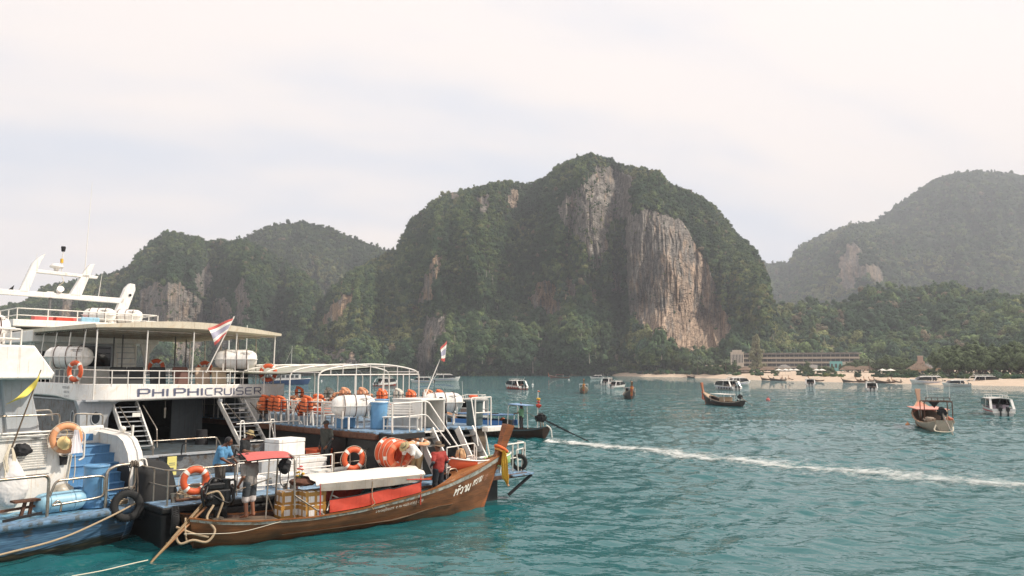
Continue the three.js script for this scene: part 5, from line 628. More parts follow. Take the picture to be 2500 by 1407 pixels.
  person('person in black shirt and tan bucket hat at the ferry platform', CF(2.55, 1.0, 6.6), CF.turn + R(55), { shirt: { m: mat('#1e2022', 0.8, { bumpMap: CL1, bumpScale: 0.02 }), sleeve: 0.7, hem: 0.1 }, pants: { m: mat('#2a2c30', 0.8), len: 1.9 }, hat: 'brim', hatM: mat('#9a8a64', 0.85, { map: G1 }), skin: M.skinDark, j: { chest: [0, 1.19, 0.05], neck: [0, 1.36, 0.11], head: [0, 1.49, 0.17], elR: [-0.26, 1.06, 0.05], wrR: [-0.25, 1.02, 0.28], elL: [0.27, 1.05, 0.02], wrL: [0.2, 0.9, 0.2] }, look: [0.2, -0.3, 1] }).scale.setScalar(1.06);
  person('person in dark printed shirt and cap standing by the foam boxes', CF(5.75, 1.16, 6.3), CF.turn - R(80), { shirt: { m: mat('#3c3f3a', 0.8, { map: W1, bumpMap: CL1, bumpScale: 0.02 }), sleeve: 0.6, hem: 0.2 }, pants: { m: mat('#23262a', 0.8), len: 1.9 }, hat: 'cap', hatM: M.dark, sleeves: M.dark, skin: M.skinDark, j: { elL: [0.25, 1.05, -0.02], wrL: [0.16, 0.84, 0.12] }, look: [0.1, -0.15, 1] }).scale.setScalar(1.04);
}
hill('hill', 'steep rounded limestone massif with bare cliff faces in the middle of the bay', {
  u0: 765, u1: 1960, nu: 760, nv: 330, seed: 11, base: (u) => 510 + 18 * noise(u * 0.01, 0, 2), ridge: (u) => 720 - 60 * sstep(1000, 780, u) - 80 * sstep(1780, 1900, u) + 25 * noise(u * 0.006, 3, 1), g: karst, back: 200,
  top: [[765, 850], [780, 765], [800, 715], [850, 665], [900, 640], [945, 615], [965, 608], [980, 570], [1000, 535], [1030, 510], [1060, 485], [1085, 468], [1130, 460], [1180, 450], [1230, 437], [1260, 440], [1290, 444], [1330, 428], [1360, 402], [1390, 385], [1430, 378], [1470, 375], [1500, 384], [1530, 395], [1580, 405], [1620, 430], [1650, 450], [1680, 462], [1720, 478], [1750, 500], [1780, 535], [1800, 565], [1830, 590], [1850, 610], [1868, 650], [1880, 700], [1895, 765], [1915, 800], [1960, 850]],
  relief: (u, h, x) => gully(u, h, 0.010, 26) + 44 * gBell(u, h, 1610, 90, 100, 110) - 44 * gBell(u, h, 1508, 120, 24, 120) + 36 * gBell(u, h, 1420, 130, 66, 70) + 30 * gBell(u, h, 1815, 60, 50, 70) - 22 * gBell(u, h, 1765, 70, 26, 70) + 30 * gBell(u, h, 1180, 80, 90, 50) - 26 * gBell(u, h, 1290, 90, 50, 50) + 22 * gBell(u, h, 1050, 70, 50, 50) - 26 * gBell(u, h, 950, 110, 60, 60) + 14 * gBell(u, h, 1055, 15, 40, 40) + 20 * gBell(u, h, 860, 50, 50, 40),
  rock: [
    { poly: [[1533, 515], [1570, 508], [1620, 515], [1668, 535], [1700, 590], [1735, 650], [1752, 715], [1784, 785], [1790, 825], [1768, 845], [1752, 872], [1668, 874], [1628, 850], [1590, 838], [1562, 800], [1538, 775], [1536, 700], [1533, 600]], warm: 0.06, grad: (u, y) => 0.0028 * (u - 1630) + 0.0022 * (y - 690), tone: [0.56, 0.425, 0.325] },
    { poly: [[1360, 510], [1385, 470], [1430, 435], [1465, 405], [1500, 395], [1506, 440], [1502, 520], [1484, 600], [1458, 665], [1442, 640], [1428, 590], [1390, 570]], warm: -0.3, bush: 0.16 },
    { poly: [[1510, 420], [1545, 440], [1530, 520], [1510, 530]], warm: -0.5 },
    { poly: [[1300, 735], [1325, 690], [1345, 700], [1360, 755], [1335, 765], [1312, 750]], tone: [0.52, 0.35, 0.22], warm: 0.2 },
    { poly: [[1380, 730], [1385, 690], [1405, 685], [1402, 725]], tone: [0.5, 0.38, 0.28], warm: 0.15 },
    { poly: [[990, 760], [1020, 725], [1040, 660], [1060, 625], [1080, 620], [1075, 670], [1060, 700], [1060, 735], [1030, 740], [1010, 765]], tone: [0.5, 0.36, 0.25], warm: 0.1, bush: 0.25 },
    { poly: [[795, 760], [810, 745], [850, 712], [858, 720], [835, 765], [800, 795]], tone: [0.54, 0.38, 0.25], warm: 0.25 },
    { poly: [[1018, 880], [1030, 840], [1045, 795], [1075, 780], [1095, 800], [1070, 850], [1060, 900], [1020, 910]], warm: -0.25 },
    { poly: [[795, 905], [800, 850], [860, 855], [880, 880], [870, 905]], warm: 0.0, tone: [0.46, 0.36, 0.28], bush: 0.2 },
    { poly: [[1235, 470], [1262, 465], [1258, 500], [1245, 500]], warm: 0.1 }, { poly: [[1165, 480], [1190, 475], [1185, 520], [1172, 510]], warm: -0.3 },
    { poly: [[1180, 800], [1195, 775], [1192, 810], [1175, 815]], warm: -0.1 }, { poly: [[1495, 680], [1515, 670], [1520, 710], [1500, 715]], warm: -0.1 }, { poly: [[1095, 460], [1115, 468], [1110, 490], [1098, 480]], warm: 0 },
  ],
  trees: { n: 24000, s0: 2.4, s1: 5.0, mid: 0.5, label: 'dense green forest clinging to the central massif' },
});
hill('hill', 'green humped hill with a grey rock pillar at the left behind the ferries', {
  u0: -420, u1: 835, nu: 600, nv: 200, seed: 21, base: (u) => 560, ridge: (u) => 800 + 20 * noise(u * 0.01, 1, 1), g: karst, back: 150,
  top: [[-420, 700], [-200, 730], [0, 752], [60, 738], [100, 700], [200, 683], [300, 660], [330, 620], [370, 580], [400, 562], [440, 568], [490, 585], [540, 587], [600, 590], [650, 612], [700, 640], [740, 670], [770, 700], [795, 735], [815, 790], [835, 850]],
  relief: (u, h, x) => gully(u, h, 0.011, 30) + 90 * gBell(u, h, 415, 30, 74, 60) + 70 * gBell(u, h, 600, 35, 52, 70) + 60 * gBell(u, h, 740, 45, 46, 66) - 35 * gBell(u, h, 510, 60, 26, 70) - 30 * gBell(u, h, 672, 60, 22, 70) + 30 * gBell(u, h, 545, 25, 24, 34),
  rock: [
    { poly: [[335, 745], [345, 705], [375, 690], [420, 690], [455, 705], [485, 730], [495, 760], [496, 890], [440, 890], [390, 800], [340, 790]], warm: -0.12, bush: 0.28 },
    { poly: [[520, 775], [530, 745], [548, 745], [560, 775], [560, 860], [530, 860]], warm: -0.25, bush: 0.3 },
    { poly: [[475, 690], [500, 650], [510, 690], [490, 720]], warm: -0.3, bush: 0.3 }, { poly: [[570, 720], [590, 690], [605, 730], [600, 790], [580, 780]], warm: -0.25, bush: 0.3 }, { poly: [[140, 800], [150, 730], [172, 735], [172, 790]], warm: -0.1 },
  ],
  trees: { n: 14500, s0: 2.7, s1: 5.0, mid: 0.5, tone: 0.95, label: 'green forest covering the humped hill at the left' },
});
hill('hill', 'dark wooded ridge rising behind the saddle of the left hills', {
  u0: 470, u1: 1100, nu: 240, nv: 80, seed: 31, base: () => 900, ridge: () => 1050, g: (x) => 0.2 * x + 0.8 * x * x, back: 150,
  top: [[470, 690], [560, 600], [600, 572], [650, 550], [700, 543], [740, 541], [800, 555], [850, 575], [900, 595], [945, 612], [1000, 640], [1100, 700]],
  relief: (u, h) => gully(u, h, 0.012, 18), trees: { n: 6000, s0: 3.6, s1: 5, tone: 0.8, skip: (u, x) => x < 0.35, label: 'dark forest on the ridge behind the left saddle' },
});
hill('hill', 'tall hazy hill sloping up out of the picture at the right', {
  u0: 1780, u1: 3250, nu: 420, nv: 150, seed: 41, base: () => 1200, ridge: (u) => 1700, g: (x) => 0.25 * x + 0.75 * Math.pow(x, 1.7), back: 250,
  top: [[1780, 700], [1850, 640], [1880, 642], [1928, 640], [1960, 600], [2000, 577], [2050, 557], [2100, 545], [2140, 541], [2160, 530], [2200, 500], [2250, 465], [2300, 430], [2350, 415], [2400, 410], [2450, 413], [2500, 416], [2600, 440], [2800, 520], [3000, 600], [3250, 720]],
  relief: (u, h) => gully(u, h, 0.008, 48) + 150 * gBell(u, h, 2110, 165, 90, 120),
  rock: [{ poly: [[2065, 690], [2070, 640], [2095, 605], [2110, 620], [2105, 650], [2140, 650], [2150, 690], [2135, 690], [2120, 665], [2100, 680], [2095, 700]], warm: 0.1 }],
  trees: { n: 14000, s0: 6.0, s1: 8.2, label: 'hazy forest on the tall hill at the right' },
});
hill('hill', 'lower wooded slope of broad crowned trees behind the beach hotel', {
  u0: 1800, u1: 3100, nu: 300, nv: 90, seed: 51, base: (u) => 490 - 130 * sstep(2150, 2700, u), ridge: (u) => 680 - 110 * sstep(2200, 2700, u), g: (x) => x, back: 120,
  top: [[1800, 800], [1860, 770], [1890, 745], [1950, 748], [2000, 742], [2060, 745], [2100, 718], [2160, 705], [2220, 712], [2300, 700], [2400, 715], [2500, 735], [2700, 700], [3100, 800]],
  relief: (u, h) => 10 * fbm(u * 0.012, h * 0.03, 3, 3) * 2,
  trees: { n: 5200, s0: 4.0, s1: 4.8, brown: 0.05, tone: 1.25, flat: 1, lift: 0.55, label: 'broad crowned forest trees on the slope behind the beach' },
});

// ---------- blue hulled boat at the left edge ----------
const BF = frame([-10.3, 0, -22.1], 52);
{
  const t = thing('ferry_stern', 'blue hulled boat stern with white superstructure at the left edge', 'boat', BF.origin, BF.turn), P = (n, g, m, l, k) => part(t, n, g, m, l, k);
  // hull texture with rust runs and weed at the waterline
  const hullTex = dataTex(1024, 256, (u, v) => { const n = pn(u, v, 5, 1), f = pn(u, v, 30, 4), y = v; let c = [0.32 + 0.06 * n, 0.46 + 0.07 * n, 0.59 + 0.08 * n]; const pt = sstep(0.1, 0.3, n * 0.6 + f * 0.5); c = c.map((q, i) => lerp(q, [0.36, 0.5, 0.6][i], pt * 0.5)); const run = sstep(0.22, 0.45, PN.noise(u * 26, 3.3, v * 1.3) + 0.35 * f) * sstep(0.1, 0.8, v + 0.3 * n); c = c.map((q, i) => lerp(q, [0.36, 0.26, 0.19][i], run * 0.75)); const weed = sstep(0.25, 0.1, v + 0.10 * n + 0.12 * f + 0.05 * PN.noise(u * 40, 1, 1)); c = c.map((q, i) => lerp(q, [0.16, 0.15, 0.12][i], weed)); const scum = sstep(0.08, 0.0, Math.abs(v - 0.10 - 0.03 * n)) * (0.5 + f); return c.map((q, i) => clamp(lerp(q, [0.42, 0.34, 0.2][i], clamp(scum, 0, 1) * 0.5) * (0.88 + 0.25 * f), 0, 1)); });
  hullTex.wrapT = THREE.ClampToEdgeWrapping;
  const mh = mat('#ffffff', 0.45, { map: hullTex, bumpMap: B1, bumpScale: 0.006 });
  // rows from rail down to below water, rounded starboard corner
  const line = [[-9, 0.12], [-6, 0.1], [-3.3, 0.08], [-1.5, 0.02], [-0.3, -0.08], [0.15, -0.18], [0.34, -0.36], [0.42, -0.7], [0.42, -5], [0.42, -12]], pts = curve(line.map(([x, z]) => [x, 0, z]), 60);
  const prof = [[0.86, 0.02], [0.80, 0.0], [0.55, -0.04], [0.25, -0.12], [0, -0.22], [-0.4, -0.5]], cen = V(-3, 0, -4);
  const rows = [], uvs = []; prof.forEach(([y, o]) => { const r = []; let L = 0; pts.forEach((p, i) => { if (i) L += p.distanceTo(pts[i - 1]); const d = V(p.x > 0 ? 1 : p.x / 4 * 0 + 0, 0, p.z < -0.5 ? 0 : 1).normalize(); const q = p.clone().addScaledVector(d, o); q.y = y; r.push(q); uvs.push(L / 8, clamp(y, 0, 1)); }); rows.push(r); });
  { const g = sheet(rows); g.setAttribute('uv', new THREE.Float32BufferAttribute(uvs, 2)); P('hull', g, mh, null, true); }
  P('rubbing_strake', tubeThrough(pts.map((p) => p.clone().setY(0.86).add(V(p.x > 0.3 ? 0.04 : 0, 0, p.x > 0.3 ? 0 : 0.04))), 0.13, 10), mat('#6a8cab', 0.45, { map: W1, bumpMap: B1, bumpScale: 0.006 }));
  P('deck', [bb(-9, 0.36, 0.84, 0.95, -7, -0.05)], mat('#7fb4d2', 0.55, { map: W1 }));
  // engine casing with louvres
  P('casing', [slabShape([[-2.95, 0.95], [-1.45, 0.95], [-1.16, 1.4], [-1.02, 2.0], [-1.0, 2.75], [-2.95, 2.78]], 2.6, 0.03).translate(0, 0, -4.1)], M.white); P('casing_top', bb(-3.1, -0.97, 2.78, 2.86, -4.2, -1.4, 0.02), M.white);
  P('vent_panel', bb(-2.42, -1.62, 1.98, 2.66, -1.485, -1.462), M.paleGrey); for (let k = 0; k < 10; k++) P('louver', box(0.76, 0.045, 0.03, -2.02, 2.04 + k * 0.063, -1.44, 0, 0.5), M.white); P('seam', box(0.9, 0.012, 0.006, -2.0, 1.86, -1.465), M.greyPaint);
  P('window_panel', [bb(-4.2, -3.02, 0.95, 2.7, -1.9, -1.8), bb(-3.0, -2.94, 0.95, 2.75, -1.55, -1.4)], M.glass);
  P('coaming_rail', [pipe([[-4.5, 2.98, -1.35], [-2.9, 2.98, -1.35], [-0.9, 2.98, -1.35], [-0.72, 2.9, -1.35], [-0.72, 2.2, -1.35], [-0.85, 2.15, -1.35]], 0.028, 0.1, 7), pipe([[-4.5, 2.9, -1.35], [-0.95, 2.9, -1.35]], 0.02)], M.rail);
  P('gutter', [rod([-1.0, 2.3, -1.44], [-1.1, 1.5, -1.42], 0.018), rope([[-0.95, 2.3, -1.36], [-0.93, 1.9, -1.36], [-0.96, 1.55, -1.36]], 0.014)], M.ropePale);
  // stairs
  const sy = [0.95, 1.2, 1.45, 1.7, 1.95, 2.2, 2.42]; for (let k = 0; k < 6; k++) { const z0 = -0.95 - k * 0.3, s = P('step', [bb(-1.4, 0.52, sy[k + 1] - 0.03, sy[k + 1], z0 - 0.34, z0 + 0.03, 0.008), bb(-1.4, 0.52, sy[k], sy[k + 1] - 0.03, z0 - 0.05, z0)], M.blueStep); } P('landing', bb(-0.98, 0.8, 2.38, 2.42, -5, -2.72), M.blueStep);
  // curved fin wall right of the stairs
  { const fin = [[0, 0]]; const prof2 = [[-0.05, 0.95], [0.0, 1.3], [-0.02, 1.8], [-0.2, 2.3], [-0.5, 2.62], [-0.85, 2.78], [-2.3, 2.86], [-3.0, 2.84], [-3.0, 0.95]]; P('fin_wall', slabShape(prof2.map(([z, y]) => [z, y]), 0.1, 0.015).rotateY(-Math.PI / 2).translate(0.62, 0, -0.62), M.white); P('fin_face', sheet([prof2.slice(0, 7).map(([z, y]) => V(0.64, y, z - 0.6)), prof2.slice(0, 7).map(([z, y]) => V(0.28, y - (z < -0.6 ? 0.05 : 0.02), z - 0.72))]), M.white); }
  P('back_panel', [bb(-0.1, 0.62, 2.42, 2.95, -3.2, -3.1, 0.04)], M.white); P('panel_notice', [bb(0.0, 0.3, 2.52, 2.72, -3.095, -3.085)], M.blueStep);
  P('pole', [rod([0.4, 1.25, -1.05], [0.62, 3.02, -1.35], 0.035), sph(0.09, 0.5, 2.9, -1.7)], M.rail); P('handle', [pipe([[0.45, 1.9, -0.75], [0.55, 2.12, -0.7], [0.68, 2.1, -0.66], [0.7, 1.9, -0.6]], 0.024, 0.06)], M.rail);
  P('railing', [pipe([[-0.05, 2.42, -3.6], [-0.05, 3.3, -3.6], [0.75, 3.25, -3.5], [0.75, 2.4, -3.5]], 0.024, 0.1), rod([0.3, 3.28, -3.55], [0.3, 2.5, -3.55], 0.022), pipe([[1.2, 1.8, -2.8], [1.2, 2.55, -2.8], [0.75, 2.55, -2.8]], 0.024, 0.08)], M.steel);
  // stern rail: three bays
  P('railing', [pipe([[-9, 1.98, -0.02], [-2.45, 1.98, -0.05], [-2.12, 1.98, -0.05], [-2.12, 0.95, -0.05]], 0.04, 0.3, 8), pipe([[-2.08, 1.45, -0.06], [-1.95, 1.82, -0.06], [-0.92, 1.84, -0.08], [-0.72, 1.8, -0.08], [-0.72, 1.3, -0.08], [-1.0, 1.26, -0.08], [-2.0, 1.22, -0.06]], 0.032, 0.12, 8), pipe([[-0.66, 0.95, -0.1], [-0.66, 1.95, -0.1], [-0.4, 2.06, -0.1], [0.12, 2.06, -0.14], [0.2, 2.0, -0.3], [0.24, 0.95, -0.4]], 0.042, 0.2, 8), rod([-0.64, 1.42, -0.1], [0.2, 1.42, -0.25], 0.026), pipe([[-2.0, 1.22, -0.06], [-1.88, 1.34, -0.06], [-1.78, 1.22, -0.06], [-1.8, 1.05, -0.06]], 0.03, 0.08, 7)], M.steel);
  P('bollard', [cyl(0.12, 0.1, 0.22, 0.1, 0.95, -0.12, 12), cyl(0.16, 0.16, 0.05, 0.1, 1.13, -0.12, 12)], M.paleGrey); P('winch_frame', [bar([-3.2, 1.15, -0.5], [-1.9, 1.22, -0.45], 0.06, 0.06), bar([-2.6, 0.95, -0.4], [-2.5, 1.35, -0.4], 0.07, 0.07), bar([-2.4, 0.95, -0.4], [-2.35, 1.35, -0.4], 0.07, 0.07), box(0.6, 0.05, 0.3, -2.5, 1.37, -0.4)], M.rust);
  P('anchor', [bar([-3.1, 0.98, -0.1], [-2.3, 1.1, 0.1], 0.08, 0.06), slabShape([[0, 0], [0.5, 0.12], [0.42, -0.1]], 0.04).translate(-2.95, 0.82, 0.14)], M.strap);
  // upper deck visor and pillar
  P('upper_visor', [slabShape([[-9, 4.45], [-1.82, 4.42], [-1.78, 4.52], [-2.28, 5.2], [-9, 5.3]], 5, 0.05).translate(0, 0, -6.05)], M.gel); P('visor_band', bb(-9, -1.84, 4.4, 4.47, -6, -0.9, 0.02), M.white);
  P('side_pillar', [slabShape([[-2.5, 2.7], [-1.75, 2.7], [-1.82, 3.2], [-2.0, 3.9], [-1.86, 4.42], [-2.75, 4.42]], 0.5, 0.03).translate(0, 0, -2.2)], M.paleGrey); P('doorway', [bb(-4.6, -2.6, 2.8, 4.42, -3.1, -3.0)], M.glass); P('door_panel', [bb(-3.3, -2.7, 2.85, 3.4, -2.6, -2.5, 0.03)], M.greyPaint); P('notice', bb(-3.1, -2.75, 3.62, 3.85, -2.95, -2.93), M.paleBlue); P('door_frame', [bb(-2.72, -2.5, 2.8, 4.42, -2.5, -1.75)], M.paleGrey);
  P('railing', [pipe([[-5, 3.45, -1.3], [-1.7, 3.42, -1.35], [-1.3, 3.42, -1.6], [-1.3, 2.9, -1.6]], 0.026, 0.12), pipe([[-2.2, 3.5, -2.2], [-1.2, 3.5, -2.4], [-1.15, 3.2, -2.4]], 0.024, 0.1)], M.steel);
  P('upper_railing', railing([[-4.6, 5.72, -1.4], [-2.45, 5.68, -1.4], [-2.4, 5.68, -5]], 0.5, { every: 0.7, lows: [0.25] }), M.rail);
  lifeRaft('white raft canister on the upper deck at the left edge', BF(-3.15, 5.36, -2.4), BF.turn + R(10)).scale.setScalar(1.15);
  lifeRing('faded orange life ring hung on the white boat casing', BF(-1.25, 2.78, -1.25), BF.turn - R(8), M.orangeFaded, { R: 0.33, r: 0.085, tape: mat('#dcb79a', 0.6) });
  solo('straw_hat', 'woven straw hat hanging inside the faded life ring', 'hat', [new THREE.LatheGeometry([[0.01, 0.2], [0.06, 0.2], [0.1, 0.12], [0.12, 0.03], [0.19, 0], [0.19, -0.012], [0.12, 0.02]].map((p) => new THREE.Vector2(...p)), 20).rotateX(1.25), rope([[0, 0.1, 0], [0.05, 0.3, 0.02], [0.0, 0.36, 0]], 0.008)], mat('#d8bd86', 0.8, { bumpMap: CL1, bumpScale: 0.02 }), BF(-1.32, 2.66, -1.17), BF.turn);
  { const rws = []; for (let i = 0; i <= 10; i++) { const r = []; for (let k = 0; k <= 8; k++) { const u = k / 8 - 0.5, v = i / 10; r.push(V(u * lerp(0.1, 0.3, v) + 0.03 * v, -0.62 * v, 0.03 * Math.sin(u * 18) + 0.03 * v)); } rws.push(r); } solo('towel', 'white towel hanging over the faded life ring', 'towel', sheet(rws), mat('#e4dfe2', 0.9), BF(-1.08, 3.0, -1.05), BF.turn); }
  solo('black_cloth', 'small black cloth hanging under the faded life ring', 'cloth', sheet([0, 1, 2, 3].map((i) => [0, 1, 2, 3].map((k) => V((k / 3 - 0.5) * (0.24 - 0.02 * i), -0.27 * i / 3, 0.02 * Math.sin(k * 2 + i))))), M.strap, BF(-1.22, 2.32, -1.42), BF.turn);
  solo('white_sack', 'large white plastic sack tied to the casing corner', 'sack', nets((x, y, z) => { const top = sstep(0.2, -0.7, y); return Math.hypot(x / (0.5 + 0.6 * top), (y + 0.35) / 1.6, z / 0.55) - 0.42 + 0.06 * noise(x * 3.5, y * 2.5, z * 3.5) + 0.02 * Math.abs(noise(x * 9, y * 3, z * 9)); }, [-0.7, -1.2, -0.5], [0.7, 0.6, 0.5], 0.04), mat('#dedad6', 0.6, { bumpMap: CL1, bumpScale: 0.03 }), BF(-2.52, 2.15, -1.3), BF.turn);
  { const L = []; seed = 4; for (let k = 0; k < 8; k++) L.push(rope([[rr(-.05, .05), 0, 0], [rr(-0.16, -0.05), -0.4, 0.05], [rr(-.12, .12), -0.85, 0.06], [rr(0.03, 0.14), -0.4, 0.05], [0.02, 0, 0]], 0.013, 20, 4)); solo('hanging_rope', 'pale rope coil hanging from the flag staff on the casing', 'rope', L, M.ropePale, BF(-2.62, 2.72, -1.2), BF.turn); solo('black_bag', 'black cloth bundle tied beside the hanging rope coil', 'bag', nets((x, y, z) => Math.hypot(x / 1.3, y, z) - 0.17 + 0.05 * noise(x * 9, y * 9, z * 9), [-0.35, -0.3, -0.3], [0.35, 0.3, 0.3], 0.03), M.strap, BF(-2.3, 2.55, -1.3), BF.turn); const W2 = []; for (let k = 0; k < 9; k++) W2.push(rope([[-0.5, rr(-.05, .05), 0], [0, rr(-.15, .1), 0.1], [0.5, rr(-.05, .05), 0]], 0.014, 14, 4)); solo('hose_bundle', 'bundle of grey hoses on top of the louvred casing', 'hose', W2, M.greyPaint, BF(-1.95, 2.92, -1.5), BF.turn); }
  { const q = thing('drum_float', 'pale blue float drum lying on the blue deck', 'drum', BF(-1.62, 1.22, -0.55), BF.turn); part(q, 'drum_body', [new THREE.CapsuleGeometry(0.26, 0.8, 4, 18).scale(1, 1, 1).rotateZ(Math.PI / 2)], M.paleBlue); for (const x of [-0.3, 0.3]) part(q, 'rib', new THREE.TorusGeometry(0.262, 0.014, 5, 24).rotateY(Math.PI / 2).translate(x, 0, 0), M.paleBlue); }
  barrel('open topped blue plastic barrel at the foot of the stairs', BF(-0.72, 0.95, -0.55), 1.12, 0.32, M.bluePlastic, { top: 0.95, taper2: 0.97 });
  { const P2 = []; for (let k = 0; k < 6; k++) for (let i = 0; i < 28; i++) { const a = i / 28 * TAU, r = 0.37 + 0.02 * Math.sin(a * 2 + k); P2.push(V(Math.cos(a) * r, 0.04 + k * 0.032 + i / 28 * 0.03, Math.sin(a) * r)); } solo('blue_rope', 'blue rope wound round the foot of the open barrel', 'rope', tubeThrough(P2, 0.018, 5), M.blueStep, BF(-0.72, 0.95, -0.55), BF.turn); }
  solo('clear_sack', 'clear plastic bag of bottles behind the pale blue drum', 'bag', nets((x, y, z) => Math.hypot(x / 1.2, y / 1.1, z) - 0.24 + 0.05 * noise(x * 7, y * 7, z * 7), [-0.5, -0.4, -0.4], [0.5, 0.5, 0.4], 0.04), mat('#c9bfae', 0.35, { transmission: 0.3, thickness: 0 }), BF(-1.35, 1.35, -1.0), BF.turn);
  tyre('tyre hung over the corner of the blue hull', BF(-0.2, 1.0, 0.14), BF.turn - R(12), { s: 1.18, tilt: -0.12 });
  { const L = []; seed = 8; for (let k = 0; k < 5; k++) L.push(new THREE.TorusGeometry(0.07, 0.02, 6, 14).rotateY(Math.PI / 2 + rr(-.2, .2)).translate(-0.02 + k * 0.045, 2.05 + rr(-.02, .02), -0.12)); L.push(rope([[0, 2.0, -0.1], [-0.08, 1.6, -0.05], [-0.1, 1.3, 0.05]], 0.016), rope([[0.1, 2.0, -0.12], [0.12, 1.6, -0.1], [-0.05, 1.35, 0.02]], 0.016), rope([[0.16, 2.0, -0.12], [0.22, 1.5, -0.15], [0.2, 1.1, -0.1]], 0.016)); solo('tyre_lashing', 'dark rope lashing on the rail above the blue hull tyre', 'rope', L, mat('#6d6256', 0.9), BF(0, 0, 0), BF.turn); }
  { const P2 = []; for (let k = 0; k < 3; k++) for (let i = 0; i < 20; i++) { const a = i / 20 * TAU; P2.push(V(Math.cos(a) * 0.24, k * 0.04 + 0.03, Math.sin(a) * 0.16)); } solo('rope_coil', 'small tan rope coil inside the hanging tyre on the blue deck', 'rope', tubeThrough(P2, 0.022, 5), M.rope, BF(-0.15, 0.96, -0.45), BF.turn); }
  solo('mooring_line', 'tan mooring line sagging across the blue hull', 'rope', rope([[0.12, 1.05, 0.1], [-0.8, 0.78, 0.32], [-2, 0.48, 0.5], [-3.2, 0.36, 0.6], [-6, 0.2, 0.9]], 0.026, 40, 6), M.rope, BF(0, 0, 0), BF.turn);
  { const q = thing('pennant_staff', 'yellow pennant drooping from a bamboo staff on the left boat', 'flag', BF(0, 0, 0), BF.turn); part(q, 'staff', rod([-2.66, 2.65, -1.0], [-2.2, 4.62, -0.7], 0.022, 0.014), M.woodGrey); const rws = []; for (let i = 0; i <= 8; i++) { const r = []; for (let k = 0; k <= 8; k++) { const u = k / 8, v = i / 8; r.push(V(lerp(-2.22, -2.95, u * u * 0.6 + u * 0.4) - 0.1 * v * (1 - u), lerp(4.58, 3.78, u) - v * lerp(0.42, 0.02, u), -0.68 + 0.05 * Math.sin(u * 9 + v * 3))); } rws.push(r); } part(q, 'pennant', sheet(rws), mat('#e3cf62', 0.8)); }
}
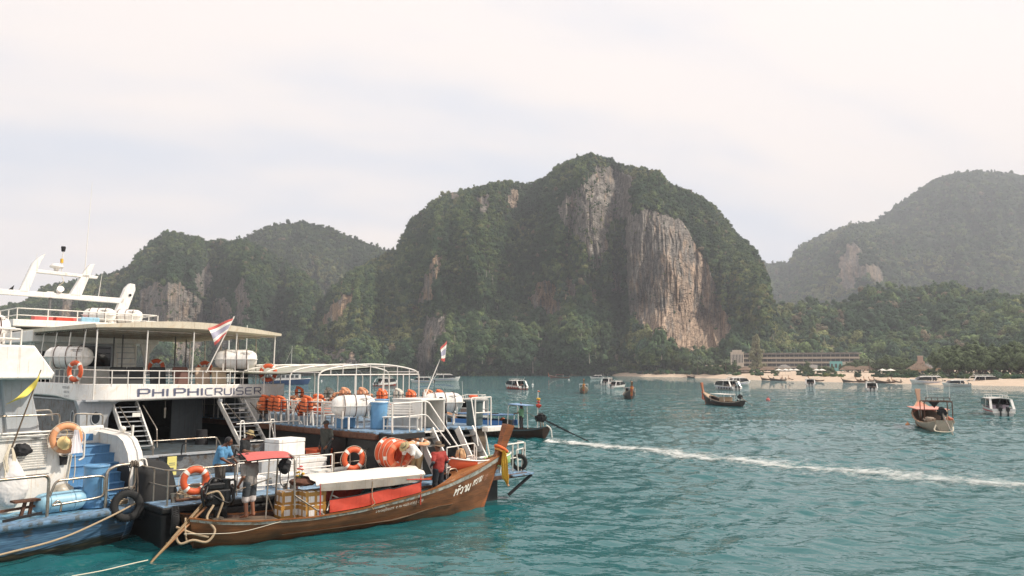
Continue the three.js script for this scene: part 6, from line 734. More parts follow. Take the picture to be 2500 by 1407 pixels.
// ---------- open decked ferry with life jackets ----------
const DF = frame([-4.1, 0, -26.2], 46.2);
{
  const t = thing('open_ferry', 'open decked black hulled ferry with hoop frame and life jackets', 'ferry', DF.origin, DF.turn), P = (n, g, m, l) => part(t, n, g, m, l);
  P('hull', [bb(0.05, 4.9, -0.4, 2.35, -16, -0.5, 0.1), bb(0.2, 4.5, -0.4, 0.82, -0.5, 0.7, 0.08)], M.black);
  for (const x of [0.9, 1.9, 2.9]) P('hull_rib', bb(x, x + 0.08, 0.9, 2.3, -0.5, -0.44), M.black); P('hull_rib', bb(-0.02, 0.1, 0.4, 2.35, -2.4, -2.2), M.black); P('gunwale_pad', [bb(-0.06, 0.22, 2.3, 2.52, -16, -0.5, 0.06)], M.rust); P('gunwale_pad', bb(0.2, 1.3, 2.32, 2.5, -0.6, -0.36, 0.06), M.rust);
  P('upper_deck', [bb(0, 4.95, 2.5, 2.57, -16, -0.5), bb(0.15, 1.55, 2.5, 2.57, -0.5, 0.1)], M.blueDeck); P('deck_edge', [bb(0.13, 1.57, 2.34, 2.53, 0.06, 0.13, 0.02), bb(0.1, 0.17, 2.34, 2.53, -0.5, 0.1, 0.02)], M.dark); P('upper_deck', bb(3.2, 4.95, 2.5, 2.57, -0.5, 0.05), M.blueDeck);
  P('deck_post', rod([0.22, 1.0, 0.02], [0.22, 2.4, 0.02], 0.045), M.rail); P('deck_post', rod([1.5, 1.0, 0.02], [1.5, 2.4, 0.02], 0.045), M.rail); P('timber_post', [bb(4.2, 4.75, 0.9, 2.4, -0.42, -0.2)], M.woodGrey);
  P('stern_platform', bb(0.1, 5.45, 0.93, 1.0, -0.5, 1.15), M.blueDeck); P('stern_platform', bb(4.6, 5.75, 0.86, 0.92, 0.2, 1.3), M.blueDeck); P('platform_edge', [bb(0.06, 5.48, 0.8, 0.94, 1.13, 1.2, 0.02)], M.rust); P('strut', bar([5.7, 0.84, 1.2], [4.9, 0.15, 0.8], 0.09, 0.09), M.strap);
  // companion stairs at the stern
  const stair = (x, ya, za, yb, zb, n) => { const s = P('stair', [bar([x - 0.33, ya, za], [x - 0.33, yb, zb], 0.05, 0.26), bar([x + 0.33, ya, za], [x + 0.33, yb, zb], 0.05, 0.26)], M.white); for (let k = 1; k <= n; k++) part(s, 'step', box(0.6, 0.04, 0.24, x, lerp(ya, yb, k / (n + 1)), lerp(za, zb, k / (n + 1))), M.greyPaint); return s; };
  stair(1.95, 2.55, -0.4, 1.0, 0.75, 5); stair(3.55, 2.55, -0.1, 1.0, 1.0, 5);
  P('stair_rail', [pipe([[0.3, 3.5, 0.0], [1.62, 3.55, 0.05], [1.75, 3.5, 0.1], [2.35, 2.0, 0.95], [2.35, 1.0, 0.95]], 0.026, 0.1), pipe([[0.3, 3.05, 0.0], [1.6, 3.1, 0.05], [1.7, 3.05, 0.1], [2.1, 2.1, 0.8]], 0.022, 0.1), rod([1.62, 2.55, 0.05], [1.62, 3.55, 0.05], 0.03), rod([0.95, 2.55, 0.05], [0.95, 3.52, 0.05], 0.018), rod([0.24, 2.4, 0.05], [0.24, 3.5, 0.02], 0.034)], M.rail);
  P('stair_rail', [pipe([[4.1, 3.6, -0.1], [3.9, 3.6, -0.1], [3.2, 2.0, 1.0]], 0.022, 0.08), pipe([[4.9, 3.6, -0.1], [4.1, 3.6, -0.1]], 0.026), pipe([[4.9, 3.05, -0.1], [4.1, 3.05, -0.1]], 0.022), rod([4.1, 2.5, -0.1], [4.1, 3.6, -0.1], 0.03), rod([4.9, 2.5, -0.1], [4.9, 3.6, -0.1], 0.03), rod([4.9, 1.0, 0.6], [4.9, 2.45, 0.6], 0.03), rod([4.0, 1.0, 0.9], [4.0, 2.5, 0.5], 0.03)], M.rail); P('rail_cap', bb(3.95, 5.1, 2.42, 2.6, 0.4, 0.7, 0.03), M.white);
  P('railing', railing([[1.75, 2.05, 1.02], [3.0, 2.12, 1.02], [3.1, 1.95, 1.02]], 1.0, { every: 1.3, lows: [0.4, 0.65], rad: 0.12 }), M.rail); P('railing', railing([[4.25, 1.95, 1.02], [5.55, 1.98, 1.0], [5.6, 1.98, 0.6]], 0.95, { every: 0.8, lows: [0.5], rad: 0.12, r: 0.03 }), M.rail);
  P('boarding_ladder', [pipe([[1.6, 0.3, 1.25], [1.6, 1.25, 1.25], [1.68, 1.38, 1.25], [1.95, 1.38, 1.25], [2.02, 1.25, 1.25], [2.02, 0.3, 1.25]], 0.028, 0.1), rod([1.6, 0.75, 1.25], [2.02, 0.75, 1.25], 0.02), rod([1.6, 0.45, 1.25], [2.02, 0.45, 1.25], 0.02)], M.steel); P('boarding_ladder', [pipe([[5.35, 0.95, 1.1], [5.3, 1.7, 1.1], [5.4, 1.8, 1.05], [5.55, 1.7, 1.0], [5.7, 0.95, 0.9]], 0.026, 0.1)], M.steel); P('tripod', [rod([4.95, 1.75, 1.15], [5.3, 1.8, 1.15], 0.02), rod([4.95, 1.75, 1.15], [5.05, 1.0, 1.15], 0.02), rod([5.3, 1.8, 1.15], [5.2, 1.0, 1.15], 0.02), rod([4.98, 1.4, 1.15], [5.26, 1.4, 1.15], 0.015)], M.rail);
  // white locker box, open to the stern
  P('locker_box', [bb(1.75, 1.8, 2.45, 3.55, -1.9, -0.3, 0.012), bb(2.76, 2.81, 2.45, 3.55, -1.9, -0.3, 0.012), bb(1.72, 2.84, 3.55, 3.6, -1.92, -0.28, 0.012), bb(1.75, 2.8, 2.45, 2.5, -1.9, -0.3), bb(1.8, 2.76, 2.5, 3.55, -1.4, -1.35)], M.white);
  // rails along the port side and hoop frame
  P('railing', railing([[0.12, 3.45, -15], [0.12, 3.45, -3.0]], 0.9, { every: 0.95, lows: [0.35], r: 0.022 }), M.rail); P('railing', railing([[4.85, 3.5, -15], [4.85, 3.5, -0.2]], 0.95, { every: 0.95, lows: [0.35, 0.65], r: 0.022 }), M.rail);
  const hoop = (z) => { const pts = [[0.1, 2.57, z]]; for (let k = 0; k <= 8; k++) { const a = k / 8; pts.push([lerp(0.1, 4.8, a), 4.52 + 0.3 * Math.sin(a * Math.PI) ** 0.7 + 0.02 * k * 0, z]); } pts.push([4.8, 2.57, z]); return pipe(pts, 0.03, 0.25, 6); };
  for (const z of [-4.15, -6.1, -8.0, -9.9, -11.8]) P('hoop', hoop(z), M.rail); for (const x of [0.12, 1.3, 2.45, 3.6, 4.78]) P('roof_rail', rod([x, 4.5 + 0.3 * Math.sin((x - 0.1) / 4.7 * Math.PI) ** 0.7, -4.15], [x, 4.5 + 0.3 * Math.sin((x - 0.1) / 4.7 * Math.PI) ** 0.7, -12], 0.022), M.rail); P('roof_rail', rod([0.1, 4.42, -4.15], [4.8, 4.42, -4.15], 0.024), M.rail);
  for (const x of [0.62, 1.15, 1.75, 2.4, 3.05, 3.7, 4.3]) P('frame_post', rod([x, x < 1.2 ? 4.42 : 3.5, -4.15], [x, 4.5 + 0.3 * Math.sin((x - 0.1) / 4.7 * Math.PI) ** 0.7, -4.15], 0.018), M.rail); for (const x of [1.7, 3.0, 4.0]) P('frame_post', rod([x, 2.57, -4.15], [x, 4.45, -4.15], 0.022), M.rail);
  { const rws = []; for (let i = 0; i <= 10; i++) { const r = [], a = i / 10; for (const z of [-6.2, -12, -17]) r.push(V(lerp(-0.1, 5.0, a), 4.42 + 0.3 * a, z)); rws.push(r); } P('roof', [sheet(rws), sheet(rws.map((r) => r.map((p) => p.clone().add(V(0, 0.05, 0)))))], mat('#a9ab9d', 0.75, { map: G1 })); }
  // things on the deck
  lifeRaft('white raft canister on a stand at the near corner of the open ferry', DF(0.42, 2.98, -2.4), DF.turn - R(22), null, {}).scale.setScalar(1.12); lifeRaft('white raft canister behind the white locker on the open ferry', DF(3.95, 3.02, -1.7), DF.turn - R(25), null, {}).scale.setScalar(1.1);
  for (const [x, z] of [[0.1, -2.6], [0.1, -2.2], [0.75, -2.6], [0.75, -2.2], [3.6, -1.9], [3.6, -1.5], [4.3, -1.9], [4.3, -1.5]]) P('raft_stand', box(0.05, 0.42, 0.05, x, 2.78, z), M.rail);
  barrel('blue plastic barrel with pale lid behind the near raft canister', DF(1.05, 2.57, -1.75), 0.92, 0.3, M.bluePlastic, { lid: M.tape }); barrel('grey green bin at the far corner of the open ferry', DF(4.5, 2.57, -0.55), 0.9, 0.3, mat('#4c5c5d', 0.5, { map: G1 }), { top: 1.05 }); barrel('short blue barrel beside the white locker', DF(2.2, 2.57, -3.2), 0.95, 0.3, M.bluePlastic, {});
  bench('white slatted bench in front of the blue barrel', DF(1.35, 2.57, -0.85), DF.turn - R(55), 1.3); bench('white slatted bench beside the near raft canister', DF(0.6, 2.57, -3.6), DF.turn + R(100), 1.0);
  for (const [x, z, a, l] of [[0.5, -5.0, 95, 'white slatted chair at the near rail of the open ferry'], [0.55, -5.9, 85, 'second white slatted chair along the rail of the open ferry'], [0.6, -6.8, 90, 'third white slatted chair along the rail of the open ferry'], [0.6, -7.7, 90, 'fourth white slatted chair along the rail of the open ferry'], [1.5, -5.2, -90, 'white slatted chair facing the rail chairs'], [1.6, -6.6, -90, 'white slatted chair under the hanging orange jackets']]) chair(l, DF(x, 2.57, z), DF.turn + R(a));
  for (const z of [-5.2, -6.4, -7.6]) { const q = thing('seat_frame', (z > -6 ? 'nearest' : z > -7 ? 'middle' : 'hindmost') + ' white pipe seat frame inside the open ferry', 'seat', DF(2.6, 2.57, z), DF.turn, 'white pipe seat frames of the open ferry'); part(q, 'pipe_frame', [pipe([[-1.2, 0, 0], [-1.2, 0.9, 0], [1.4, 0.9, 0], [1.4, 0, 0]], 0.022, 0.1), rod([-1.2, 0.45, 0], [1.4, 0.45, 0], 0.02)], M.rail); part(q, 'seat_board', box(2.5, 0.04, 0.35, 0.1, 0.46, 0.2), M.rail); }
  { const q = thing('blue_crate', 'blue plastic crate under the near raft canister', 'crate', DF(0.5, 2.57, -3.0), DF.turn); part(q, 'crate_body', rbox(0.6, 0.32, 0.42, 0, 0.16, 0, 0.03), M.bluePlastic); part(q, 'rim', rbox(0.64, 0.04, 0.46, 0, 0.33, 0, 0.015), M.bluePlastic); }
  const J = [[0.12, -7.9, 3.0, 90, 0, 'half hidden behind the banner end'], [0.12, -7.25, 3.0, 80, 0, 'first to the right of the banner end'], [0.1, -6.75, 3.0, 85, 0, 'lower of two beside the banner end'], [0.1, -4.85, 3.05, 80, 0, 'standing out alone on the near rail'], [1.7, -8.0, 3.3, 60, 0, 'tallest behind the rail jackets'], [2.6, -7.2, 3.25, 40, 2, 'pale striped, hung on a far post'],
    [2.0, -5.2, 3.3, 30, 1, 'first of the pair under the frame'], [2.4, -4.6, 3.3, 30, 1, 'second of the pair under the frame'], [3.0, -4.15, 3.25, 30, 0, 'on the middle post of the hoop frame'], [3.75, -4.1, 3.25, 40, 2, 'pale striped on the hoop frame'], [4.05, -3.7, 3.2, 30, 0, 'above the blue barrel'], [4.6, -3.3, 3.2, 10, 1, 'faded, over the white bench back'], [4.85, -2.9, 3.2, 30, 0, 'last one at the right end of the frame']];
  J.forEach(([x, z, y, a, k, l]) => { lifeJacket((k === 2 ? 'pale life jacket ' : k ? 'faded orange life jacket ' : 'orange life jacket ') + l, DF(x, y + 0.02, z), DF.turn + R(a), k, { s: 1.0, roll: 0.06 * Math.sin(x * 9) }); });
  [[0.9, -6.2, 3.0], [1.3, -5.6, 3.05], [1.8, -5.0, 3.05], [2.3, -4.6, 3.1], [0.5, -7.0, 3.0], [2.7, -4.9, 3.15], [3.2, -4.7, 3.1], [1.1, -6.9, 3.15], [1.6, -6.1, 3.15], [0.35, -8.3, 3.0], [0.3, -5.6, 3.0], [2.1, -6.3, 3.2]].forEach(([x, z, y], i) => lifeJacket(nth(i) + ' orange life jacket of the heap on the ferry seats', DF(x, y, z), DF.turn + R(40 + i * 50), i % 2, { tilt: -1.0 + 0.25 * (i % 3), s: 1.0 }).userData.group = 'orange life jackets heaped on the open ferry seats');
  solo('orange_tarp', 'orange cloth heap spread along the open ferry seats', 'tarpaulin', nets((x, y, z) => Math.hypot(Math.max(Math.abs(x - 2.3) - 1.6, 0), (y - 3.08) * 1.4, Math.max(Math.abs(z + 4.8) - 0.2, 0)) - 0.2 + 0.1 * noise(x * 3, y * 5, z * 3), [0.2, 2.6, -5.6], [4.4, 3.5, -4.0], 0.05), mat('#c8552c', 0.8, { bumpMap: CL1, bumpScale: 0.02 }), DF(0, 0, 0), DF.turn);
  flag('national_flag', 'small red, white and blue flag on a leaning staff of the open ferry', DF(0, 0, 0), [rod([3.3, 3.6, -2], [4.05, 5.0, -2], 0.025, 0.015), cyl(0.06, 0.02, 0.3, 3.3, 3.58, -2)], [4.35, 5.72, -1.95], [3.95, 5.4, -1.9], [4.25, 4.92, -1.95], [4.02, 4.95, -1.9], [[1, M.pinkRed], [1, M.tape], [2, mat('#a09eb0', 0.8)], [1, M.tape], [1, M.pinkRed]]).rotation.y = DF.turn;
  { const q = thing('wetsuit', 'black wetsuit hung over the rail by the white locker', 'wetsuit', DF(3.0, 3.55, -0.75), DF.turn - R(20)); part(q, 'suit', nets(capField([[[0, 0, 0.05], [0, -0.4, 0.08], 0.1, 0.11], [[-0.06, -0.4, 0.08], [-0.12, -1.0, 0.1], 0.075, 0.05], [[0.06, -0.4, 0.08], [0.16, -0.98, 0.12], 0.075, 0.05], [[-0.1, -0.02, 0.05], [-0.16, -0.5, 0.12], 0.05, 0.04], [[0.1, -0.02, 0.05], [0.17, -0.45, 0.12], 0.05, 0.04]], 0.04), [-0.35, -1.15, -0.15], [0.35, 0.2, 0.3], 0.02), M.strap); }
  // ring stack under the overhang, people, kayak
  ['front orange ring of the stack beside the bending person', 'second orange ring of the stack behind the front ring', 'third orange ring from the front of the ring stack', 'hindmost orange ring of the stack below the open ferry deck'].forEach((l, i) => { const a = DF.turn - R(6), p = DF(0.12, 1.9 + 0.02 * i, 0.62); lifeRing(l, V(p.x - Math.sin(a) * 0.21 * i - 0.03 * i, p.y, p.z - Math.cos(a) * 0.21 * i), a + R(3 * i), M.orange, { R: 0.36, r: 0.115, a: 0.65 + i, tape: [mat('#d98a66', 0.6), M.tape, M.orange, M.tape][i] }); });
  [[1.15, 2.35, -0.1, 'left orange ring lying on top of the ring stack'], [1.7, 2.3, 0.0, 'orange ring lying under the stair beside the ring stack']].forEach(([x, y, z, l]) => lifeRing(l, DF(x - 0.3, y - 0.1, z), DF.turn, M.orangeFaded, { R: 0.28, tilt: -1.35 }));
  person('person in white shirt and tan shorts bending over the orange rings', DF(0.5, 1.0, 0.95), DF.turn - R(85), { shirt: { m: mat('#e6e3df', 0.8, { bumpMap: CL1, bumpScale: 0.02 }), sleeve: 0.6, hem: 0.05 }, pants: { m: mat('#a58a63', 0.85, { map: G1 }), len: 1.08 }, hat: 'brim', hatM: mat('#a89870', 0.85), skin: M.skin, j: { pelvis: [0, 0.88, -0.1], chest: [0, 1.12, 0.16], neck: [0, 1.18, 0.34], head: [0, 1.2, 0.5], shL: [0.18, 1.14, 0.28], shR: [-0.18, 1.14, 0.28], elL: [0.22, 0.86, 0.36], wrL: [0.12, 0.66, 0.5], elR: [-0.22, 0.86, 0.36], wrR: [-0.12, 0.68, 0.52], hipL: [0.09, 0.85, -0.1], hipR: [-0.09, 0.85, -0.1], knL: [0.1, 0.46, 0.0], knR: [-0.12, 0.47, 0.08], anL: [0.1, 0.08, -0.12], anR: [-0.13, 0.08, -0.02], toeL: [0.12, 0.03, 0.04], toeR: [-0.15, 0.03, 0.14] }, look: [0, -0.75, 0.6] });
  { const K = thing('kayak', 'orange, white and green kayak lying on the ferry stern platform', 'kayak', DF(3.3, 1.2, 1.05), DF.turn - R(2)), Ls = 1.55, W = (x) => 0.38 * Math.pow(Math.max(0, 1 - (x / Ls) ** 2), 0.6), H = (x) => 0.32 + 0.14 * (x / Ls) ** 2; const rng = (x0, x1, n) => Array.from({ length: n + 1 }, (_, i) => lerp(x0, x1, i / n));
    const skin = (x0, x1) => sheet(rng(x0, x1, 8).map((x) => Array.from({ length: 13 }, (_, k) => { const a = k / 12 * Math.PI; return V(x, H(x) - Math.sin(a) * (H(x) - 0.02 - 0.1 * (x / Ls) ** 2), Math.cos(a) * W(x)); }))), deck = (x0, x1, d) => sheet(rng(x0, x1, 8).map((x) => Array.from({ length: 9 }, (_, k) => { const v = k / 4 - 1; return V(x, H(x) + 0.02 - d * (1 - v * v) * (1 - 0.4 * (x / Ls) ** 2), v * W(x) * 0.98); })));
    part(K, 'hull', [skin(-1.55, -0.55)], mat('#d8623f', 0.4)); part(K, 'hull', [skin(-0.55, 0.5)], M.gel); part(K, 'hull', [skin(0.5, 1.55)], mat('#a9cf86', 0.4)); part(K, 'cockpit_deck', deck(-1.55, -0.5, 0.16), mat('#d8705a', 0.45)); part(K, 'cockpit_deck', deck(-0.5, 0.5, 0.2), M.gel); part(K, 'cockpit_deck', deck(0.5, 1.55, 0.14), mat('#b4d892', 0.45)); for (let k = 0; k < 4; k++) part(K, 'deck_rib', bb(0.55 + k * 0.13, 0.6 + k * 0.13, 0.32, 0.4, -0.2, 0.2, 0.01), mat('#5f9a48', 0.5)); part(K, 'gunwale', [1, -1].map((s) => tubeThrough(rng(-1.53, 1.53, 24).map((x) => V(x, H(x) + 0.02, s * W(x))), 0.025, 6)), M.gel); K.scale.set(0.9, 1.05, 1.1); }
  lifeJacket('crumpled red life jacket lying in the kayak', DF(2.5, 1.52, 1.0), DF.turn + R(60), 0, { tilt: -1.45, s: 0.85 });
  tyre('black tyre fender on the far corner of the stern platform', DF(5.2, 1.3, 1.05), DF.turn - R(50), { s: 0.85 });
  { const L = []; seed = 3; for (let k = 0; k < 9; k++) L.push(rope([[rr(-.4, .4), 0.03, rr(-.2, .2)], [rr(-.5, .5), rr(0.05, 0.25), rr(-.3, .3)], [rr(-.5, .5), rr(0.03, 0.3), rr(-.2, .2)], [rr(-.4, .4), 0.03, rr(-.2, .2)]], 0.025, 18, 5)); solo('rope_heap', 'tangled rope heap behind the stern rail of the open ferry', 'rope', L, mat('#7d6d58', 0.9), DF(4.5, 1.0, 0.3), DF.turn); }
  { const q = thing('straw_backpack', 'tan bag with dark straps hung on the stern rail', 'bag', DF(2.42, 1.72, 0.98), DF.turn - R(20)); part(q, 'bag_body', nets((x, y, z) => Math.hypot(x, y / 1.4, z / 0.8) - 0.19 + 0.03 * noise(x * 8, y * 8, z * 8), [-0.3, -0.4, -0.25], [0.3, 0.4, 0.25], 0.025), mat('#c39a72', 0.85)); for (const s of [-1, 1]) part(q, 'strap', rope([[s * 0.08, 0.25, 0.12], [s * 0.12, 0, 0.2], [s * 0.02, -0.22, 0.16]], 0.014), M.strap); }
}
// ---------- beach ----------
const shoreTab = [[1480, 917.6], [1560, 919.5], [1650, 920.8], [1750, 924], [1850, 928], [1950, 930.5], [2060, 933.5], [2200, 936.5], [2300, 939.5], [2420, 941.5], [2500, 943], [2800, 952], [3300, 960]];
const shoreDist = (px) => EYE * FPX / (interp(shoreTab, px) - 900);
{
  const rows = []; const N = 150, prof = [[-14, -1.2], [-3, -0.25], [0, 0.0], [5, 0.45], [14, 1.3], [26, 1.9], [60, 2.4], [160, 3.4], [420, 5]];
  for (const [dd, h] of prof) { const row = []; for (let i = 0; i <= N; i++) { const u = lerp(1480, 3300, i / N), d = shoreDist(u) + dd * (dd > 0 ? lerp(0.45, 1, sstep(1480, 1750, u)) : 1) + 1.6 * noise(u * 0.03, dd * 0.2); row.push(V(azX(u, d), h * (dd > 0 ? 1 : 1) + 0.12 * noise(u * 0.05, dd * 0.1, 2) * (dd > 0 ? 1 : 0), -d)); } rows.push(row); }
  const g = sheet(rows), p = g.attributes.position, uv = g.attributes.uv; for (let i = 0; i < p.count; i++) uv.setXY(i, p.getX(i), p.getZ(i));
  const me = new THREE.Mesh(g, mat([0.62, 0.49, 0.37], 0.9, { map: rep(T.grime, 0.07), bumpMap: rep(T.bump, 0.3), bumpScale: 0.15 })); me.name = 'beach'; me.receiveShadow = true; scene.add(me); tag(me, 'pale sand beach along the right shore', 'beach', null, 'structure');
}
// ---------- buildings and trees behind the beach ----------
const at3 = (px, d, h) => V(azX(px, d), h, -d);
const yaw = (px) => -Math.atan((px - 1250) / FPX); // faces the bay
M.concrete = mat([0.58, 0.52, 0.44], 0.8, { map: rep(T.grime, 0.1) }); M.thatch = mat([0.26, 0.185, 0.13], 0.95, { bumpMap: rep(T.bump, 1), bumpScale: 0.1, map: rep(T.worn, 0.2) }); M.roofGrey = mat([0.3, 0.28, 0.26], 0.85, { map: rep(T.worn, 0.15) }); M.farGlass = mat([0.06, 0.07, 0.07], 0.15); M.teal = mat([0.16, 0.42, 0.42], 0.7); M.trunk = mat([0.14, 0.10, 0.075], 0.9);
{ // long hotel slab with open galleries
  const d = 455, px0 = 1812, px1 = 2083, k = d / FPX, W = (px1 - px0) * k, t = thing('hotel', 'long low hotel with three galleried storeys behind the beach', 'hotel', at3((px0 + px1) / 2, d, 2.6), yaw(1950)), H = 10.6, n = 26;
  part(t, 'wall', [bb(-W / 2, W / 2, 0, H - 0.3, -9, -2.2)], M.concrete); part(t, 'roof', [bb(-W / 2 - 0.8, W / 2 + 1.2, H - 0.3, H + 0.2, -9.5, 0.9), bb(-W / 2, W / 2, H + 0.2, H + 0.55, -8, -1)], M.roofGrey);
  for (let f = 0; f < 4; f++) { const y = f * 2.65; part(t, 'floor_slab', bb(-W / 2 - 0.3, W / 2 + 0.3, y - 0.1, y + 0.28, -2.2, 0.5), M.concrete); if (f < 4) part(t, 'balustrade', [bb(-W / 2, W / 2, y + 0.28, y + 0.8, 0.2, 0.3)], mat([0.3, 0.25, 0.2], 0.8)); for (let i = 0; i < n; i++) { const x0 = -W / 2 + W * i / n; if (f < 4) part(t, 'window', bb(x0 + 0.06, x0 + W / n - 0.06, y + 0.4, Math.min(y + 2.3, H - 0.5), -2.19, -2.1), M.farGlass); } part(t, 'column', Array.from({ length: n / 2 + 1 }, (_, i) => bb(-W / 2 + W * i * 2 / n - 0.07, -W / 2 + W * i * 2 / n + 0.07, y + 0.28, Math.min(y + 2.65, H - 0.3), 0.0, 0.25)), M.concrete); t.children.at(-1).userData.kind = 'stuff'; }
  const q = thing('stair_tower', 'square pale tower with vertical fins at the left end of the hotel', 'tower', at3(1798, d - 1, 2.6), yaw(1798)); part(q, 'wall', [bb(-3.6, 3.6, 3.2, 11.4, -7, 0)], M.concrete); part(q, 'roof', [bb(-2.6, 2.6, 11.4, 12.6, -6, -0.6), bb(-3.9, 3.9, 11.2, 11.5, -7.2, 0.3)], M.concrete); for (let i = 0; i < 9; i++) part(q, 'fin', bb(-3.3 + i * 0.8, -3.05 + i * 0.8, 5.2, 10.2, 0, 0.5), mat([0.68, 0.64, 0.58], 0.7)); for (let i = 0; i < 8; i++) part(q, 'window', bb(-3.0 + i * 0.8, -2.55 + i * 0.8, 5.4, 10, 0.01, 0.08), M.farGlass); part(q, 'undercroft', [bb(-3.4, 7, 0, 3.2, -7, -1.5)], M.roofGrey); part(q, 'canopy', bb(-3.6, 8, 3.0, 3.4, -3, 1.6), M.concrete);
}
const house = (label, px, d, w, dep, h, rh, wall, roof, o = {}) => { const t = thing(o.name ?? 'beach_house', label, o.cat ?? 'building', at3(px, d, o.y ?? 2.4), yaw(px) + (o.turn ?? 0)); if (!o.open) { part(t, 'wall', bb(-w / 2, w / 2, 0, h, -dep, 0), wall); const n = Math.max(2, Math.round(w / 2.2)); for (let i = 0; i < n; i++) part(t, 'window', bb(-w / 2 + (i + 0.25) * w / n, -w / 2 + (i + 0.75) * w / n, h * 0.35, h * 0.8, 0.01, 0.06), M.farGlass); } else { for (const x of [-0.46, -0.15, 0.15, 0.46]) for (const z of [0.05, 0.9]) part(t, 'post', rod([x * w, 0, -z * dep], [x * w, h, -z * dep], 0.1), M.trunk); part(t, 'counter', bb(-w * 0.4, w * 0.4, 0, 0.9, -dep * 0.7, -dep * 0.5), M.woodDark); }
  const e = o.eave ?? 0.7, rw = w / 2 + e, rdp = dep / 2 + e, rl = o.gable ? rw : Math.max(0.2, rw - rdp * 0.9); const A = [V(-rw, h, e), V(rw, h, e), V(rw, h, -dep - e), V(-rw, h, -dep - e)], B = [V(-rl, h + rh, -dep / 2 + 0.1), V(rl, h + rh, -dep / 2 + 0.1)]; if (o.flat) part(t, 'roof', bb(-rw, rw, h, h + rh, -dep - e, e, 0.1), roof); else part(t, 'roof', [sheet([[A[0], A[1]], [B[0], B[1]]]), sheet([[A[2], A[3]], [B[1], B[0]]]), sheet([[A[1], A[2]], [B[1], B[1]]]), sheet([[A[3], A[0]], [B[0], B[0]]]), sheet([[A[3], A[2]], [A[0], A[1]]])].map((g) => { const q = g.toNonIndexed(); q.computeVertexNormals(); return q; }), roof); return t; };
const ochre = mat([0.5, 0.36, 0.24], 0.8), palewall = mat([0.6, 0.55, 0.48], 0.8);
house('low pinkish flat building at the left end of the hotel grounds', 1746, 445, 10, 6, 3.2, 0.4, mat([0.46, 0.34, 0.27], 0.8), M.concrete, { flat: 1, y: 3 });
house('teal painted block at the right end of the hotel', 2038, 425, 6.2, 6, 4.8, 0.3, M.teal, M.teal, { flat: 1, eave: 0.1, y: 3.4 }); house('long pale building beside the teal block', 2078, 427, 11, 6, 3.9, 0.5, palewall, M.concrete, { flat: 1, y: 3.4 }); house('pale curved roof building right of the hotel', 2122, 424, 9.5, 7, 3.4, 1.1, ochre, mat([0.6, 0.56, 0.5], 0.7));
house('bungalow with hipped roof in front of the hotel galleries', 1912, 428, 6.5, 5, 2.7, 1.7, palewall, M.roofGrey); house('wide bungalow with hipped roof right of the first bungalow', 1978, 426, 9, 5, 2.6, 1.8, palewall, M.roofGrey); house('small thatched beach bar under the tall casuarina', 1818, 395, 6.5, 4, 1.9, 1.3, palewall, M.thatch, { open: 1, y: 2.1 }); house('long thatched beach bar right of the casuarina', 1873, 390, 8, 4, 1.9, 1.5, palewall, M.thatch, { open: 1, y: 2.1 }); house('brown thatched restaurant right of the teal block', 2070, 378, 8, 5, 2.0, 1.8, palewall, M.thatch, { open: 1, y: 2.1 }); house('long brown thatched restaurant near the beached boats', 2112, 372, 11, 5, 2.1, 1.7, palewall, M.thatch, { open: 1, y: 2.1 });
house('brown pyramid roofed pavilion beside the big right trees', 2240, 330, 9, 8, 2.0, 3.0, ochre, M.thatch, { y: 2.2 }); house('wide grey roofed house behind the pyramid roofed pavilion', 2282, 338, 13, 8, 2.6, 2.6, ochre, M.roofGrey, { y: 2.3 });
{ const t = thing('water_tower', 'narrow pinkish concrete tower among the trees at the right', 'tower', at3(2244, 352, 2.5), yaw(2244)); part(t, 'wall', [bb(-1.6, 1.6, 0, 5.4, -3, 0), bb(-1.2, 1.0, 5.4, 7.6, -2.5, -0.3)], mat([0.42, 0.29, 0.23], 0.8)); for (let i = 0; i < 3; i++) part(t, 'window', bb(-1 + i * 0.8, -0.6 + i * 0.8, 3.6, 4.8, 0.01, 0.06), M.farGlass); part(t, 'roof', bb(-1.4, 1.2, 7.6, 7.8, -2.7, 0), M.concrete); }
{ const U = [1898, 1915, 1928, 1940, 1990, 2003, 2150, 2170]; let p0; U.forEach((u, i) => { const d = shoreDist(u) + 30; if (!p0) { p0 = thing('parasol', '', 'parasol', at3(u, d, 1.9), 0); part(p0, 'canopy', new THREE.ConeGeometry(1.7, 0.7, 10).translate(0, 2.4, 0), M.canvas); part(p0, 'pole', rod([0, 0, 0], [0, 2.6, 0], 0.05), M.rail); p0.userData.label = 'first white parasol from the left on the sand before the hotel'; p0.userData.group = 'white beach parasols before the hotel'; } else copyOf(p0, nth(i) + ' white parasol from the left on the sand before the hotel', at3(u, d + rr(-3, 5), 1.9), rr(0, 3)); }); }
